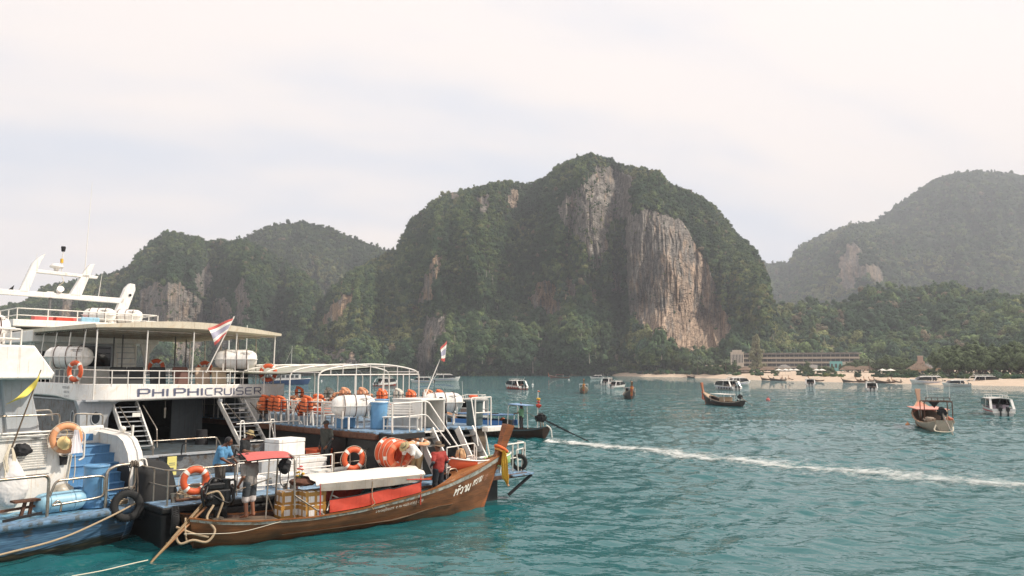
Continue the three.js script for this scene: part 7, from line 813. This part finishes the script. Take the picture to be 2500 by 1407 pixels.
// trees: crown of joined leaf clumps on a trunk with limbs
function treeProto(kind, sd) { seed = sd; const t = new THREE.Group(), cl = []; const add = (x, y, z, s, sy = 1) => { const g = crownGeos[Math.floor(rnd() * 5)].clone(); g.rotateY(rr(0, TAU)); g.scale(s, s * sy, s); g.translate(x, y, z); cl.push(g); };
  const limbs = [rod([0, 0, 0], [0, kind === 'casuarina' ? 16 : kind === 'bush' ? 1.4 : 6, 0], 0.35, 0.15)];
  if (kind === 'casuarina') for (let i = 0; i < 84; i++) { const y = rr(1.5, 19.5), r = 4.4 * Math.sqrt(Math.max(0.03, 1 - y / 20.5)) * rr(0.3, 1), a = rr(0, TAU); add(Math.cos(a) * r, y, Math.sin(a) * r, rr(0.9, 1.7), 1.35); }
  else if (kind === 'broad') for (let i = 0; i < 30; i++) { const a = rr(0, TAU), r = 4.6 * Math.sqrt(rnd()), y = 5.4 + (1 - (r / 5) ** 2) * 3.4 * rr(0.2, 1); add(Math.cos(a) * r, y, Math.sin(a) * r, rr(1.3, 2.2)); if (i < 7) limbs.push(rod([0, 2.5, 0], [Math.cos(a) * r, y - 0.5, Math.sin(a) * r], 0.2, 0.08)); }
  else for (let i = 0; i < 16; i++) { const a = rr(0, TAU), r = 2.4 * Math.sqrt(rnd()); add(Math.cos(a) * r, rr(0.6, 3.4) * (1 - r / 5), Math.sin(a) * r, rr(0.8, 1.5)); }
  const m = new THREE.Mesh(mergeGeometries(cl), M['leaf_' + kind]); m.name = 'crown'; m.castShadow = m.receiveShadow = true; part(t, 'trunk', limbs, M.trunk); t.add(m); return t; }
M.leaf_casuarina = mat([0.27, 0.27, 0.175], 0.8, { vertexColors: true, specularIntensity: 0.3 }); M.leaf_broad = mat([0.105, 0.138, 0.066], 0.8, { vertexColors: true, specularIntensity: 0.3 }); M.leaf_bush = mat([0.09, 0.125, 0.058], 0.8, { vertexColors: true, specularIntensity: 0.3 });
const protos = { broad: [treeProto('broad', 71), treeProto('broad', 72), treeProto('broad', 73)], bush: [treeProto('bush', 81), treeProto('bush', 82)], casuarina: [treeProto('casuarina', 91)] };
function tree(kind, px, d, y, s, label, group, v = 0, sx = 1) { const o = protos[kind][v % protos[kind].length].clone(); o.name = numbered(kind === 'bush' ? 'bush' : kind === 'casuarina' ? 'casuarina_tree' : 'broadleaf_tree'); scene.add(o); o.position.copy(at3(px, d, y)); o.scale.set(s * sx, s, s); o.rotation.y = (px * 7.3) % 6.28; tag(o, label, kind === 'bush' ? 'bush' : 'tree', group); }
tree('casuarina', 1845, 412, 2.2, 0.98, 'tall feathery casuarina tree in front of the hotel');
const TG = 'broad green trees along the right shore', BG = 'round green bushes between beach and hotel';
[[2318, 285, 1.05], [2350, 300, 1.2], [2383, 278, 1.05], [2415, 292, 1.1], [2448, 270, 1.0], [2478, 285, 1.15], [2512, 268, 1.1], [2545, 275, 1.2], [2335, 268, 0.7], [2400, 262, 0.72], [2432, 262, 0.75], [2470, 258, 0.8], [2498, 256, 0.75], [2590, 262, 1.1], [2640, 265, 1.1]].sort((a, b) => a[0] - b[0]).forEach(([u, d, s], i) => tree('broad', u, d, 2.0 - 5 * s, s * 1.6, nth(i) + ' from the left of the broad crowned trees at the right shore', TG, i));
[[2158, 372, 0.98], [2180, 366, 1.05], [2200, 360, 0.9], [2216, 362, 0.8], [2096, 392, 0.9], [2068, 395, 0.65], [2140, 380, 0.7]].sort((a, b) => a[0] - b[0]).forEach(([u, d, s], i) => tree('broad', u, d, 2.2 - 3.6 * s, s * 1.2, nth(i) + ' from the left of the green trees among the beach restaurants', 'green trees among the beach restaurants', i + 1, 1.1));
[[1962, 372, 1.5], [2013, 370, 1.45], [1738, 410, 1.6], [1762, 408, 1.8], [1785, 404, 1.7], [1718, 420, 1.5], [1700, 425, 1.4], [1748, 400, 1.3], [2024, 372, 1.0], [1840, 380, 1.0], [1890, 368, 0.7], [2185, 330, 0.9], [2205, 326, 0.9], [2225, 318, 0.8], [2165, 336, 1.0], [2130, 350, 0.8], [2270, 312, 0.9], [2300, 296, 1.0]].forEach(([u, d, s], i) => tree('bush', u, d, 1.9, s, i < 2 ? ['round bushy tree before the wide bungalow', 'round bushy tree left of the teal block'][i] : nth(i - 2) + ' of the round green bushes between beach and hotel', i < 2 ? null : BG, i));
{ const [b] = [0]; let p0 = null; [[1700, 418], [1728, 415], [1770, 402], [2120, 352]].forEach(([u, d], i) => { const t = thing('palm_tree', nth(i) + ' slim coconut palm from the left at the top of the beach', 'palm', at3(u, d, 2), i, 'coconut palms at the top of the beach'); part(t, 'trunk', rope([[0, 0, 0], [0.3, 3, 0], [0.5, 6, 0.2]], 0.16, 8, 6), M.trunk); for (let k = 0; k < 13; k++) { const a = k / 13 * TAU + i, L = 3 + (k % 3) * 0.4, up = 0.4 + (k % 4) * 0.35, rows = []; for (let q = 0; q <= 6; q++) { const v = q / 6, x = L * v, y = up * Math.sin(v * 2.2) * 1.4 - 1.6 * v * v, w = 0.42 * Math.sin(Math.PI * (0.08 + v * 0.9)); rows.push([V(x, y - w * 0.5, -w), V(x, y, 0), V(x, y - w * 0.5, w)]); } part(t, 'frond', sheet(rows).rotateY(a).translate(0.5, 6, 0.2), M.leafPalm ??= mat([0.07, 0.1, 0.04], 0.6)); } }); }

{ // low scrub along the top of the sand
  seed = 303; const L = [[], [], [], [], []]; for (let u = 1540; u < 3000; u += 2.6) { const d = shoreDist(u) + lerp(9, 20, sstep(1560, 1800, u)) + rr(0, 16), s = rr(0.7, 1.9) * (u < 1700 ? 1.3 : 1); if (Math.abs(u - 1818) < 14 || Math.abs(u - 1873) < 16 || Math.abs(u - 2070) < 14 || Math.abs(u - 2112) < 18 || (u > 1895 && u < 1945)) continue; L[Math.floor(rnd() * 5)].push([azX(u, d), 1.4 + s * 0.4, -d, s]); }
  const gr = new THREE.Group(); gr.name = 'undergrowth'; scene.add(gr); tag(gr, 'low green scrub along the top of the beach', 'undergrowth', null, 'stuff'); const mx = new THREE.Matrix4(), q = new THREE.Quaternion(), c = new THREE.Color(); L.forEach((l, v) => { const im = new THREE.InstancedMesh(crownGeos[v], M.leaf, l.length); im.name = 'foliage'; im.userData.kind = 'stuff'; l.forEach(([x, y, z, s], k) => { q.setFromAxisAngle(V(0, 1, 0), rr(0, TAU)); im.setMatrixAt(k, mx.compose(V(x, y, z), q, V(s, s * 0.9, s))); im.setColorAt(k, c.setRGB(...leafTones[Math.floor(rnd() * 4)].map((w) => w * rr(0.7, 1.2)))); }); gr.add(im); });
}
// ---------- boats out on the bay ----------
{ // passing longtail with the green shirted driver
  const turn = R(140), pos = V(2.6, 0, -53.5), F = frame([pos.x, 0, pos.z], 140);
  const [b] = longtail('longtail_boat', 'dark longtail boat with blue roof boards driving off with a foaming wake', pos, turn, { detail: 1, hull: mat('#4a3324', 0.5, { map: WD1 }), band: mat('#5d6a70', 0.6), cap: mat('#3f3a36', 0.5) });
  engine(b, [0.9, 1.3, 0], [-3.0, -0.08, 0.35], [2.2, 1.7, 0.1], { shaft: M.strap }); part(b, 'engine_mount', cyl(0.06, 0.06, 0.6, 0.9, 0.6, 0), M.steel);
  part(b, 'roof_board', [bb(3.8, 8.2, 1.42, 1.48, -0.85, 0.85)], mat('#5f86b4', 0.6, { map: W1 })); part(b, 'side_board', [bb(3.6, 8.4, 0.72, 1.1, 0.8, 0.84), bb(3.6, 8.4, 0.72, 1.1, -0.84, -0.8)], mat('#3f74b3', 0.5)); part(b, 'roof_frame', [3.9, 6, 8.1].flatMap((x) => [rod([x, 0.6, 0.82], [x, 1.45, 0.82], 0.03), rod([x, 0.6, -0.82], [x, 1.45, -0.82], 0.03)]), M.rail); part(b, 'hatch', [cyl(0.3, 0.3, 0.05, 5, 1.48, 0, 14)], M.strap); part(b, 'hatch', [cyl(0.3, 0.3, 0.05, 6.2, 1.48, 0.1, 14)], M.strap); part(b, 'seat', [rbox(0.4, 0.7, 0.4, 4.2, 0.8, 0.3, 0.05)], M.strap); part(b, 'seat', rbox(0.4, 0.7, 0.4, 3.5, 0.8, -0.2, 0.05), M.dark);
  part(b, 'awning_frame', [pipe([[3.3, 0.5, 0.6], [3.3, 2.1, 0.5], [3.3, 2.15, -0.5], [3.3, 0.5, -0.6]], 0.035, 0.2), rod([2.4, 0.5, 0.5], [2.4, 2.15, 0.4], 0.03), rod([1.4, 0.6, 0.3], [1.35, 3.2, 0.3], 0.03)], M.rail); part(b, 'awning', [box(1.5, 0.04, 1.0, 2.6, 2.2, 0, 0, 0, 0.05)], mat('#7f9bbd', 0.6));
  for (const [y, m, s] of [[2.15, M.red, 0.13], [2.4, M.pinkRed, 0.09], [2.6, M.yellow, 0.1], [3.1, M.orange, 0.06]]) part(b, 'ribbon', nets((x, yy, z) => Math.hypot((x - 1.3) / 1.6, yy - y, z - 0.3) - s + 0.08 * noise(x * 8, yy * 8, z * 8), [0.6, y - 0.4, -0.2], [2.0, y + 0.4, 0.8], 0.05), m);
  person('person in green shirt and dark trousers steering the passing longtail', F(2.55, 0.55, 0), turn + R(100), { shirt: { m: mat('#6f9a78', 0.8), sleeve: 0.7, hem: 0.1 }, pants: { m: mat('#26282c', 0.8), len: 1.9 }, hair: M.strap, skin: M.skinDark, j: { elR: [-0.3, 1.45, 0.1], wrR: [-0.25, 1.68, 0.15], elL: [0.3, 1.1, 0.1], wrL: [0.32, 1.05, 0.32] }, look: [0.3, 0, 1] });
  lifeJacket('orange life jacket in the side of the passing longtail', F(5.0, 0.7, 0.88), turn + R(0), 0, { s: 0.8 }); 
  part(b, 'water_jet', [rope([[0.5, 0.9, 0.1], [0.2, 0.7, 0.15], [0.1, 0.1, 0.2]], 0.05)], M.tape);
}
{ // foam wake lying on the water
  const pts = curve([[2.2, 0, -51.6], [3.6, 0, -50.6], [5.8, 0, -48], [8.6, 0, -44.5], [12.2, 0, -39.6], [16.5, 0, -35.2], [22, 0, -31], [30, 0, -26]], 150), rows = [], m = 14; pts.forEach((p, i) => { const t = i / 150, q = pts[Math.min(150, i + 1)].clone().sub(pts[Math.max(0, i - 1)]).normalize(), n = V(-q.z, 0, q.x), w = lerp(0.75, 4.4, Math.sqrt(t)), row = []; for (let k = 0; k <= m; k++) { const v = k / m * 2 - 1, c = p.clone().addScaledVector(n, v * w); c.y = seaY(c.x, c.z, 0.45) + 0.1; row.push(c); } rows.push(row); });
  const tex = dataTex(1024, 128, (u, v) => { const e = 1 - Math.abs(v * 2 - 1), n = 0.5 + 0.9 * PN.noise(u * 90, v * 9, 1) + 0.7 * PN.noise(u * 260, v * 26, 4) + 0.4 * PN.noise(u * 700, v * 60, 7), a = sstep(0.02, 1.3, n * 0.62 + (0.6 * e * e + lerp(0.75, 0.3, Math.sqrt(u)) * Math.pow(e, 6)) - 0.28); return [0.9, 0.9, 0.88, lerp(0.8, 0.4, u) * a * sstep(0, 0.3, v) * sstep(1, 0.7, v)]; }, true);
  const g = sheet(rows.map((r) => r)); const uv = g.attributes.uv; for (let i = 0; i < uv.count; i++) { const a = uv.getX(i), b = uv.getY(i); uv.setXY(i, b, a); }
  const o = new THREE.Mesh(g, mat('#ffffff', 0.8, { map: tex, transparent: true })); o.name = 'wake_foam'; scene.add(o); tag(o, 'white foam wake trailing from the passing longtail', 'foam', null, 'stuff');
}
const far = (px, d) => V(azX(px, d), 0, -d);
const boatN = { hull: mat('#5b4634', 0.55), grey: mat('#6b6258', 0.6), pale: mat('#c9b7a4', 0.5, { map: G1 }) };
function farLong(label, px, d, deg, o = {}) { const [b] = longtail('longtail_boat', label, far(px, d), R(deg), { hull: o.hull ?? boatN.hull, band: o.band ?? M.whiteWorn, ...o, group: o.group }); if (o.canopy) { part(b, 'canopy', [bb(3.4, 7.3, o.cy ?? 1.65, (o.cy ?? 1.65) + 0.06, -0.9, 0.9, 0.03)], o.canopy); part(b, 'canopy_post', [3.6, 7.1].flatMap((x) => [rod([x, 0.5, 0.8], [x, 1.65, 0.8], 0.03), rod([x, 0.5, -0.8], [x, 1.65, -0.8], 0.03)]), M.rail); } if (o.eng !== false) engine(b, [1.0, 1.25, 0], o.tail ?? [-1.2, 0.3, 0.4], null, {}); if (o.scarf) for (const [i, m] of [[0, M.orange], [1, M.yellow], [2, M.red]].slice(0, o.scarf)) part(b, 'scarf', [new THREE.TorusGeometry(0.2, 0.07, 6, 14).rotateX(Math.PI / 2).translate(10.62, 1.62 + i * 0.14, 0), bb(10.55 + i * 0.06, 10.72 + i * 0.06, 0.55 + 0.3 * i, 1.7, 0.14, 0.2), bb(10.7, 10.78, 0.6 + 0.2 * i, 1.7, -0.1 + i * 0.05, 0.08)], m); return b; }
farLong('longtail boat with orange prow cloths facing the camera, the smaller of two', 1424, 160, -95, { canopy: M.paleGrey, scarf: 2, hull: mat('#6b5a48', 0.5) });
farLong('dark longtail boat with orange prow cloths facing the camera, the nearer of two', 1528, 132, -94, { canopy: M.greyPaint, scarf: 3, hull: mat('#38302b', 0.5), band: mat('#7d7468', 0.6) });
{ const b = farLong('dark hulled longtail boat with white roof and fenders lying broadside', 1812, 98, 106, { canopy: M.canvas, scarf: 1, cy: 1.5, hull: mat('#3a302a', 0.5), prow: mat('#a8613c', 0.5), deck: mat('#b39f85', 0.6), prowH: 3.0 }); b.scale.setScalar(0.93); for (const x of [3, 5.5, 8]) part(b, 'fender', cyl(0.12, 0.12, 0.6, x, 0.25, 0.9), M.strap); part(b, 'seat_back', [bb(3.8, 5.2, 0.6, 1.15, -0.6, 0.6)], mat('#a58f74', 0.7)); }
{ const b = farLong('pale pink longtail boat seen from its stern with pink roof', 2295, 58.5, 72, { hull: boatN.pale, band: mat('#d9c2ad', 0.6), cap: mat('#b08d72', 0.6), tail: [-2.6, -0.2, 0.1], prow: mat('#b8957a', 0.55), prowH: 2.6, deck: mat('#c9826c', 0.6) }); b.scale.set(1.0, 1.12, 1.35); part(b, 'roof_board', [bb(4.2, 9.2, 1.3, 1.36, -0.85, 0.85, 0.02)], mat('#d08f80', 0.6)); part(b, 'roof_rack', [pipe([[2.2, 0.6, 0.7], [2.2, 1.95, 0.7], [2.2, 1.95, -0.7], [2.2, 0.6, -0.7]], 0.03, 0.1), pipe([[4.0, 0.8, 0.7], [4.0, 1.95, 0.7], [4.0, 1.95, -0.7], [4.0, 0.8, -0.7]], 0.03, 0.1), rod([2.2, 1.95, 0.7], [4, 1.95, 0.7], 0.03), rod([2.2, 1.95, -0.7], [4, 1.95, -0.7], 0.03), ...[0, 1, 2, 3, 4].map((k) => rod([2.2, 1.95, -0.6 + k * 0.3], [2.2, 2.2, -0.6 + k * 0.3], 0.02)), rod([2.2, 2.2, -0.65], [2.2, 2.2, 0.65], 0.02)], M.rust); part(b, 'rack_lamp', [new THREE.ConeGeometry(0.28, 0.4, 10).rotateX(Math.PI).translate(2.2, 1.72, -0.2)], M.strap); part(b, 'antenna', rod([2.3, 2.1, 0.6], [2.3, 3.2, 0.62], 0.015), M.rail); part(b, 'antenna', rod([2.3, 2.1, -0.5], [2.3, 3.1, -0.52], 0.015), M.rail); part(b, 'gear', [nets((x, y, z) => Math.hypot((x - 2.2) / 1.4, (y - 0.75) / 0.6, (z + 0.45) / 0.9) - 0.3 + 0.14 * noise(x * 5, y * 5, z * 5), [1.5, 0.4, -1], [3, 1.3, 0.2], 0.06)], mat('#9a8a7a', 0.8)); part(b, 'gear', [nets((x, y, z) => Math.hypot((x - 2.0) / 1.2, (y - 0.8) / 0.7, (z - 0.5) / 0.8) - 0.25 + 0.14 * noise(x * 5, y * 6, z * 5), [1.5, 0.4, 0.1], [2.8, 1.3, 0.9], 0.06)], mat('#b6694f', 0.8)); part(b, 'stern_rope', rope([[0.3, 0.5, -0.4], [0.0, 0.15, -0.5], [-0.1, 0.12, 0.3], [0.2, 0.4, 0.4]], 0.04), M.ropePale); }
farLong('small distant longtail boat with curved bow near the foot of the cliff', 1392, 392, 172, { canopy: M.pinkRed, scarf: 1, hull: mat('#6a3f2e', 0.6) });
const rowG = 'longtail boats drawn up in rows on the sand'; [[1888, 2, 5], [1903, 1, -8], [1918, 1, 10], [1932, 3, -4], [2101, 2, 8], [2118, 0, -5], [2134, 2, 6], [2150, 1, 0], [2166, 2, -8], [2181, 1, 6], [2196, 2, -3], [2008, 2, 4], [1694, 0, 3]].forEach(([u, dd, a], i) => { const d = shoreDist(u) + dd + 1, o = farLong(i === 11 ? 'longtail boat with a blue cover on the sand by itself' : i === 12 ? 'single small longtail boat at the left end of the beach'   : nth(i < 4 ? i : i - 4) + (i < 4 ? ' longtail drawn up in the left beach row of four' : ' longtail drawn up in the right beach row of seven'), u, d, 100 + a * 4, { hull: [boatN.hull, boatN.grey, mat('#54463a', 0.6)][i % 3], canopy: i === 11 ? M.bluePlastic : i % 3 === 1 ? M.woodGrey : null, eng: i % 2 === 0, group: i < 11 ? rowG : null }); o.position.y = 0.15; o.scale.setScalar(0.68); o.rotation.z = 0.0; });
// speedboats
const spd = []; function speedboat(label, pos, deg, o = {}) {
  const t = thing('speedboat', label, 'speedboat', pos, R(deg), o.group); const Lh = 5, W = (s) => 1.45 * (s < 0.35 ? 1 : Math.sqrt(Math.max(0.0004, 1 - ((s - 0.35) / 0.65) ** 2.2))), rows = [], rows2 = []; // x: stern -Lh .. bow Lh
  const N = 16, prof = [[0, -0.35, 0.1], [0, -0.05, 0.72], [0, 0.42, 0.9], [0, 0.5, 0.93], [0, 0.95, 1]]; const at = (s, k, sd) => { const [, y, w] = prof[k]; return V(lerp(-Lh, Lh - 0.9 * (1 - k / 4) * 0.9, s), y + 0.55 * s * s * (k / 4), sd * W(s) * w); };
  const skin = (k0, k1) => [1, -1].map((sd) => { const rws = []; for (let k = k0; k <= k1; k++) { const r = []; for (let i = 0; i <= N; i++) r.push(at(i / N, k, sd)); rws.push(r); } return sheet(sd > 0 ? rws : rws.reverse()); });
  part(t, 'hull', [...skin(0, 2), sheet([0, 1, 2].map((k) => [at(0, k, 1), at(0, k, -1)]))], o.low ?? M.gel); part(t, 'topside', [...skin(2, 4), sheet([2, 3, 4].map((k) => [at(0, k, 1), at(0, k, -1)]))], o.top ?? M.gel);
  const dk = []; for (let i = 9; i <= N; i++) dk.push([at(i / N, 4, -1), at(i / N, 4, 0).setY(at(i / N, 4, 1).y + 0.12), at(i / N, 4, 1)]); part(t, 'foredeck', sheet(dk), M.gel); part(t, 'cockpit_floor', bb(-4.8, 1.6, 0.45, 0.5, -1.3, 1.3), M.paleGrey);
  // hardtop: roof, windscreen, side windows, posts
  const rY = 2.35, rf = []; for (let i = 0; i <= 6; i++) { const x = lerp(-3.6, 2.2, i / 6), r = []; for (let k = 0; k <= 6; k++) { const v = k / 3 - 1; r.push(V(x, rY - 0.16 * v * v - (i === 6 ? 0.12 : 0), v * 1.32)); } rf.push(r); } part(t, 'hardtop', [sheet(rf), sheet(rf.map((r) => r.map((p) => p.clone().add(V(0, 0.1, 0))))), sheet([rf[0], rf[0].map((p) => p.clone().add(V(0, 0.1, 0)))])], M.gel);
  part(t, 'windscreen', sheet([[V(2.2, 2.15, -1.25), V(2.3, 2.2, 0), V(2.2, 2.15, 1.25)], [V(3.3, 1.25, -1.1), V(3.6, 1.3, 0), V(3.3, 1.25, 1.1)]]), M.glass); for (const s of [1, -1]) part(t, 'side_window', sheet([[V(-2.2, 2.15, s * 1.3), V(2.2, 2.15, s * 1.27)], [V(-2.6, 1.3, s * 1.38), V(3.3, 1.25, s * 1.12)]]), M.glass); for (const s of [1, -1]) { part(t, 'arch_post', bar([-3.5, 2.2, s * 1.28], [-4.4, 0.9, s * 1.38], 0.3, 0.1), M.gel); part(t, 'window_post', bar([-1.0, 2.2, s * 1.31], [-1.0, 0.9, s * 1.4], 0.14, 0.06), M.gel); }
  for (const [x, z] of [[-2.6, 0.8], [-2.6, -0.8], [-1.0, 0.8], [-1, -0.8], [0.8, 0.7]]) part(t, 'seat', [rbox(0.5, 0.5, 0.8, x, 0.75, z, 0.08), rbox(0.14, 0.6, 0.8, x + 0.25, 1.1, z, 0.05)], o.seat ?? mat('#8f7f78', 0.7));
  for (const z of o.engines ?? [0.45, -0.45]) { const e = part(t, 'outboard_engine', [rbox(0.5, 0.62, 0.42, -5.15, 0.95, z, 0.12)], M.dark); part(e, 'engine_leg', [rbox(0.22, 0.9, 0.18, -5.2, 0.3, z, 0.05)], M.dark); } part(t, 'swim_step', bb(-5.2, -4.95, 0.35, 0.42, -1.35, 1.35), M.gel);
  part(t, 'roof_rail', railing([[-3.2, 2.72, 1], [1.4, 2.72, 1], [1.4, 2.72, -1], [-3.2, 2.72, -1]], 0.36, { every: 1.5, lows: [], r: 0.025 }), M.rail); part(t, 'aerial', rod([-2.8, 2.4, -0.9], [-3.1, 4.2, -0.95], 0.02), M.rail); part(t, 'roof_horn', rod([-3.2, 2.4, 0.8], [-4.0, 3.2, 0.8], 0.035), M.rail);
  if (o.stripe) part(t, 'hull_stripe', [1, -1].map((sd) => { const r0 = [], r1 = []; for (let i = 0; i <= N; i++) { const a = at(i / N, 2, sd), b = at(i / N, 4, sd); r0.push(a.clone().lerp(b, 0.15).add(V(0, 0, sd * 0.02))); r1.push(a.clone().lerp(b, 0.5).add(V(0, 0, sd * 0.02))); } return sheet(sd > 0 ? [r0, r1] : [r1, r0]); }), o.stripe);
  if (o.fenders) for (let k = 0; k < 5; k++) for (const s of [1, -1]) part(t, 'fender', cyl(0.13, 0.13, 0.5, -4 + k * 1.2, 0.25, s * 1.5), o.fenders); if (o.s) t.scale.setScalar(o.s); return t; }
const redL = mat('#b04a38', 0.45), blueL = mat('#6b86b5', 0.4), lil = mat('#8d8fb0', 0.4);
speedboat('white speedboat with red fenders heading off in the middle of the bay', far(1257, 183), 118, { s: 0.85, low: redL, fenders: mat('#a8452f', 0.6), seat: mat('#6e4a3c', 0.7) });
speedboat('white speedboat with red lower hull behind the hoop frame', far(946, 216), 62, { s: 0.9, low: redL }); speedboat('white speedboat with blue wavy stripes by the flag staff', far(1032, 262), 172, { s: 0.78, stripe: blueL, low: M.gel }); speedboat('long low white speedboat furthest right of the pair by the flag', far(1090, 300), 8, { s: 1.05, stripe: lil });
speedboat('distant white speedboat lying broadside near the green shore', far(1456, 372), 185, { s: 0.65 }); speedboat('white boat with a tall cabin behind the two bow-on longtails', far(1484, 232), 66, { s: 0.8, stripe: redL }); speedboat('small open white boat between the two bow-on longtails', far(1507, 192), 55, { s: 0.7, engines: [0] });
speedboat('white speedboat with dark windows, nearer of the moored pair', far(1768, 176), 108, { s: 0.88, fenders: M.strap, stripe: lil }); speedboat('white speedboat behind, farther of the moored pair', far(1800, 222), 32, { stripe: lil, s: 0.92 });
speedboat('white speedboat seen from its stern close to the beach', far(1972, 214), 73, { s: 0.8 }); speedboat('white speedboat seen from its stern right of the beach one', far(2119, 167), 71, { s: 0.75 });
speedboat('long white speedboat with lilac stripe nosing the sand at the right', far(2256, 240), 178, { s: 1.0, stripe: lil }); speedboat('white speedboat with dark stripe in front of the lilac striped one', far(2326, 208), 182, { s: 0.72, stripe: mat('#4a4a5c', 0.5) }); speedboat('white speedboat at the far right edge of the beach boats', far(2400, 236), 2, { s: 1.05 });
speedboat('near white speedboat with red hull flash at the right edge', far(2418, 83), 71, { stripe: mat('#b8404a', 0.5), s: 0.72, seat: mat('#9a8f98', 0.7) });
{ const b = speedboat('white cabin boat with a float on its roof behind the open ferry', far(1160, 72), 86, { s: 0.85, engines: [0.0] }); part(b, 'roof_float', new THREE.TorusGeometry(0.35, 0.14, 8, 20).rotateX(Math.PI / 2).translate(-1.5, 2.62, 0), M.orange); }
{ const t = thing('day_ferry', 'blue and white passenger boat behind the ring on the white ferry', 'ferry', far(702, 235), R(6)); const rw = (y, w, k) => Array.from({ length: 13 }, (_, i) => { const s = i / 12, x = lerp(-6.5, 6.5 + y * 0.4, s); return V(x, y + 0.5 * s * s, w * k * (s < 0.6 ? 1 : Math.sqrt(Math.max(0.001, 1 - ((s - 0.6) / 0.4) ** 2)))); }); part(t, 'hull', [1, -1].map((k) => sheet([rw(-0.4, 1.2, k), rw(0.4, 1.6, k), rw(1.3, 1.8, k)])), mat('#34507a', 0.5)); part(t, 'rub_rail', [1, -1].map((k) => tubeThrough(rw(1.3, 1.82, k), 0.08, 5)), M.gel); part(t, 'cabin', [bb(-5.5, 4, 1.3, 3.3, -1.4, 1.4, 0.1)], M.gel); part(t, 'roof', bb(-6, 4.4, 3.3, 3.45, -1.7, 1.7, 0.05), M.gel); for (let i = 0; i < 7; i++) part(t, 'window', bb(-5 + i * 1.3, -4.1 + i * 1.3, 2.0, 2.8, 1.405, 1.43), M.farGlass); }
{ const t = thing('sailing_boat', 'white sailing boat mast standing behind the open ferry roof', 'boat', far(712, 262), R(20)); part(t, 'mast', rod([0, 0.8, 0], [0.3, 12, 0], 0.09, 0.05), M.rail); part(t, 'stay', rod([0.25, 11, 0], [-4, 1, 0], 0.03), M.rail); part(t, 'hull', nets((x, y, z) => Math.hypot(x / 5, y / 1.2, z / 1.5) * 1.2 - 1.2 + 1.2 * sstep(0.7, 0.9, y), [-5.5, -1, -2], [5.5, 1.4, 2], 0.2), M.gel); part(t, 'spreader', rod([0.1, 6, -0.9], [0.1, 6, 0.9], 0.04), M.rail); }
{ const t = thing('signal_mast', 'white mast with cross yard behind the right raft canister', 'mast', far(560, 60), 0); part(t, 'pole', rod([0, 0, 0], [0, 7.8, 0], 0.06), M.rail); part(t, 'yard', rod([-1.2, 7, 0], [1.1, 7, 0], 0.04), M.rail); part(t, 'pole_foot', cyl(0.2, 0.15, 0.5, 0, 0, 0), M.rail); const q = thing('signal_mast', 'thin white whip aerial right of the cross yard mast', 'mast', far(603, 60), 0); part(q, 'pole', rod([0, 0, 0], [0, 7.9, 0], 0.035), M.rail); part(q, 'pole_foot', cyl(0.15, 0.1, 0.5, 0, 0, 0), M.rail); }
for (const [u, d, l, m] of [[1870, 119, 'pinkish white round buoy alone on the open water', M.pinkRed], [1300, 232, 'small white buoy right of the red fendered speedboat', M.gel], [788, 300, 'small white buoy behind the hoop frame', M.gel], [2205, 67, 'small orange float left of the pale pink longtail', M.orangeFaded], [1388, 330, 'small white buoy in front of the distant curved bow longtail', M.gel]]) solo('buoy', l, 'buoy', [sph(0.3, 0, 0.06, 0, 1, 0.85, 1, 14), cyl(0.05, 0.05, 0.14, 0, 0.28, 0), new THREE.TorusGeometry(0.06, 0.02, 5, 12).translate(0, 0.45, 0)], m, far(u, d), 0).scale.setScalar(d < 100 ? 0.6 : 1);
renderer.render(scene, camera);
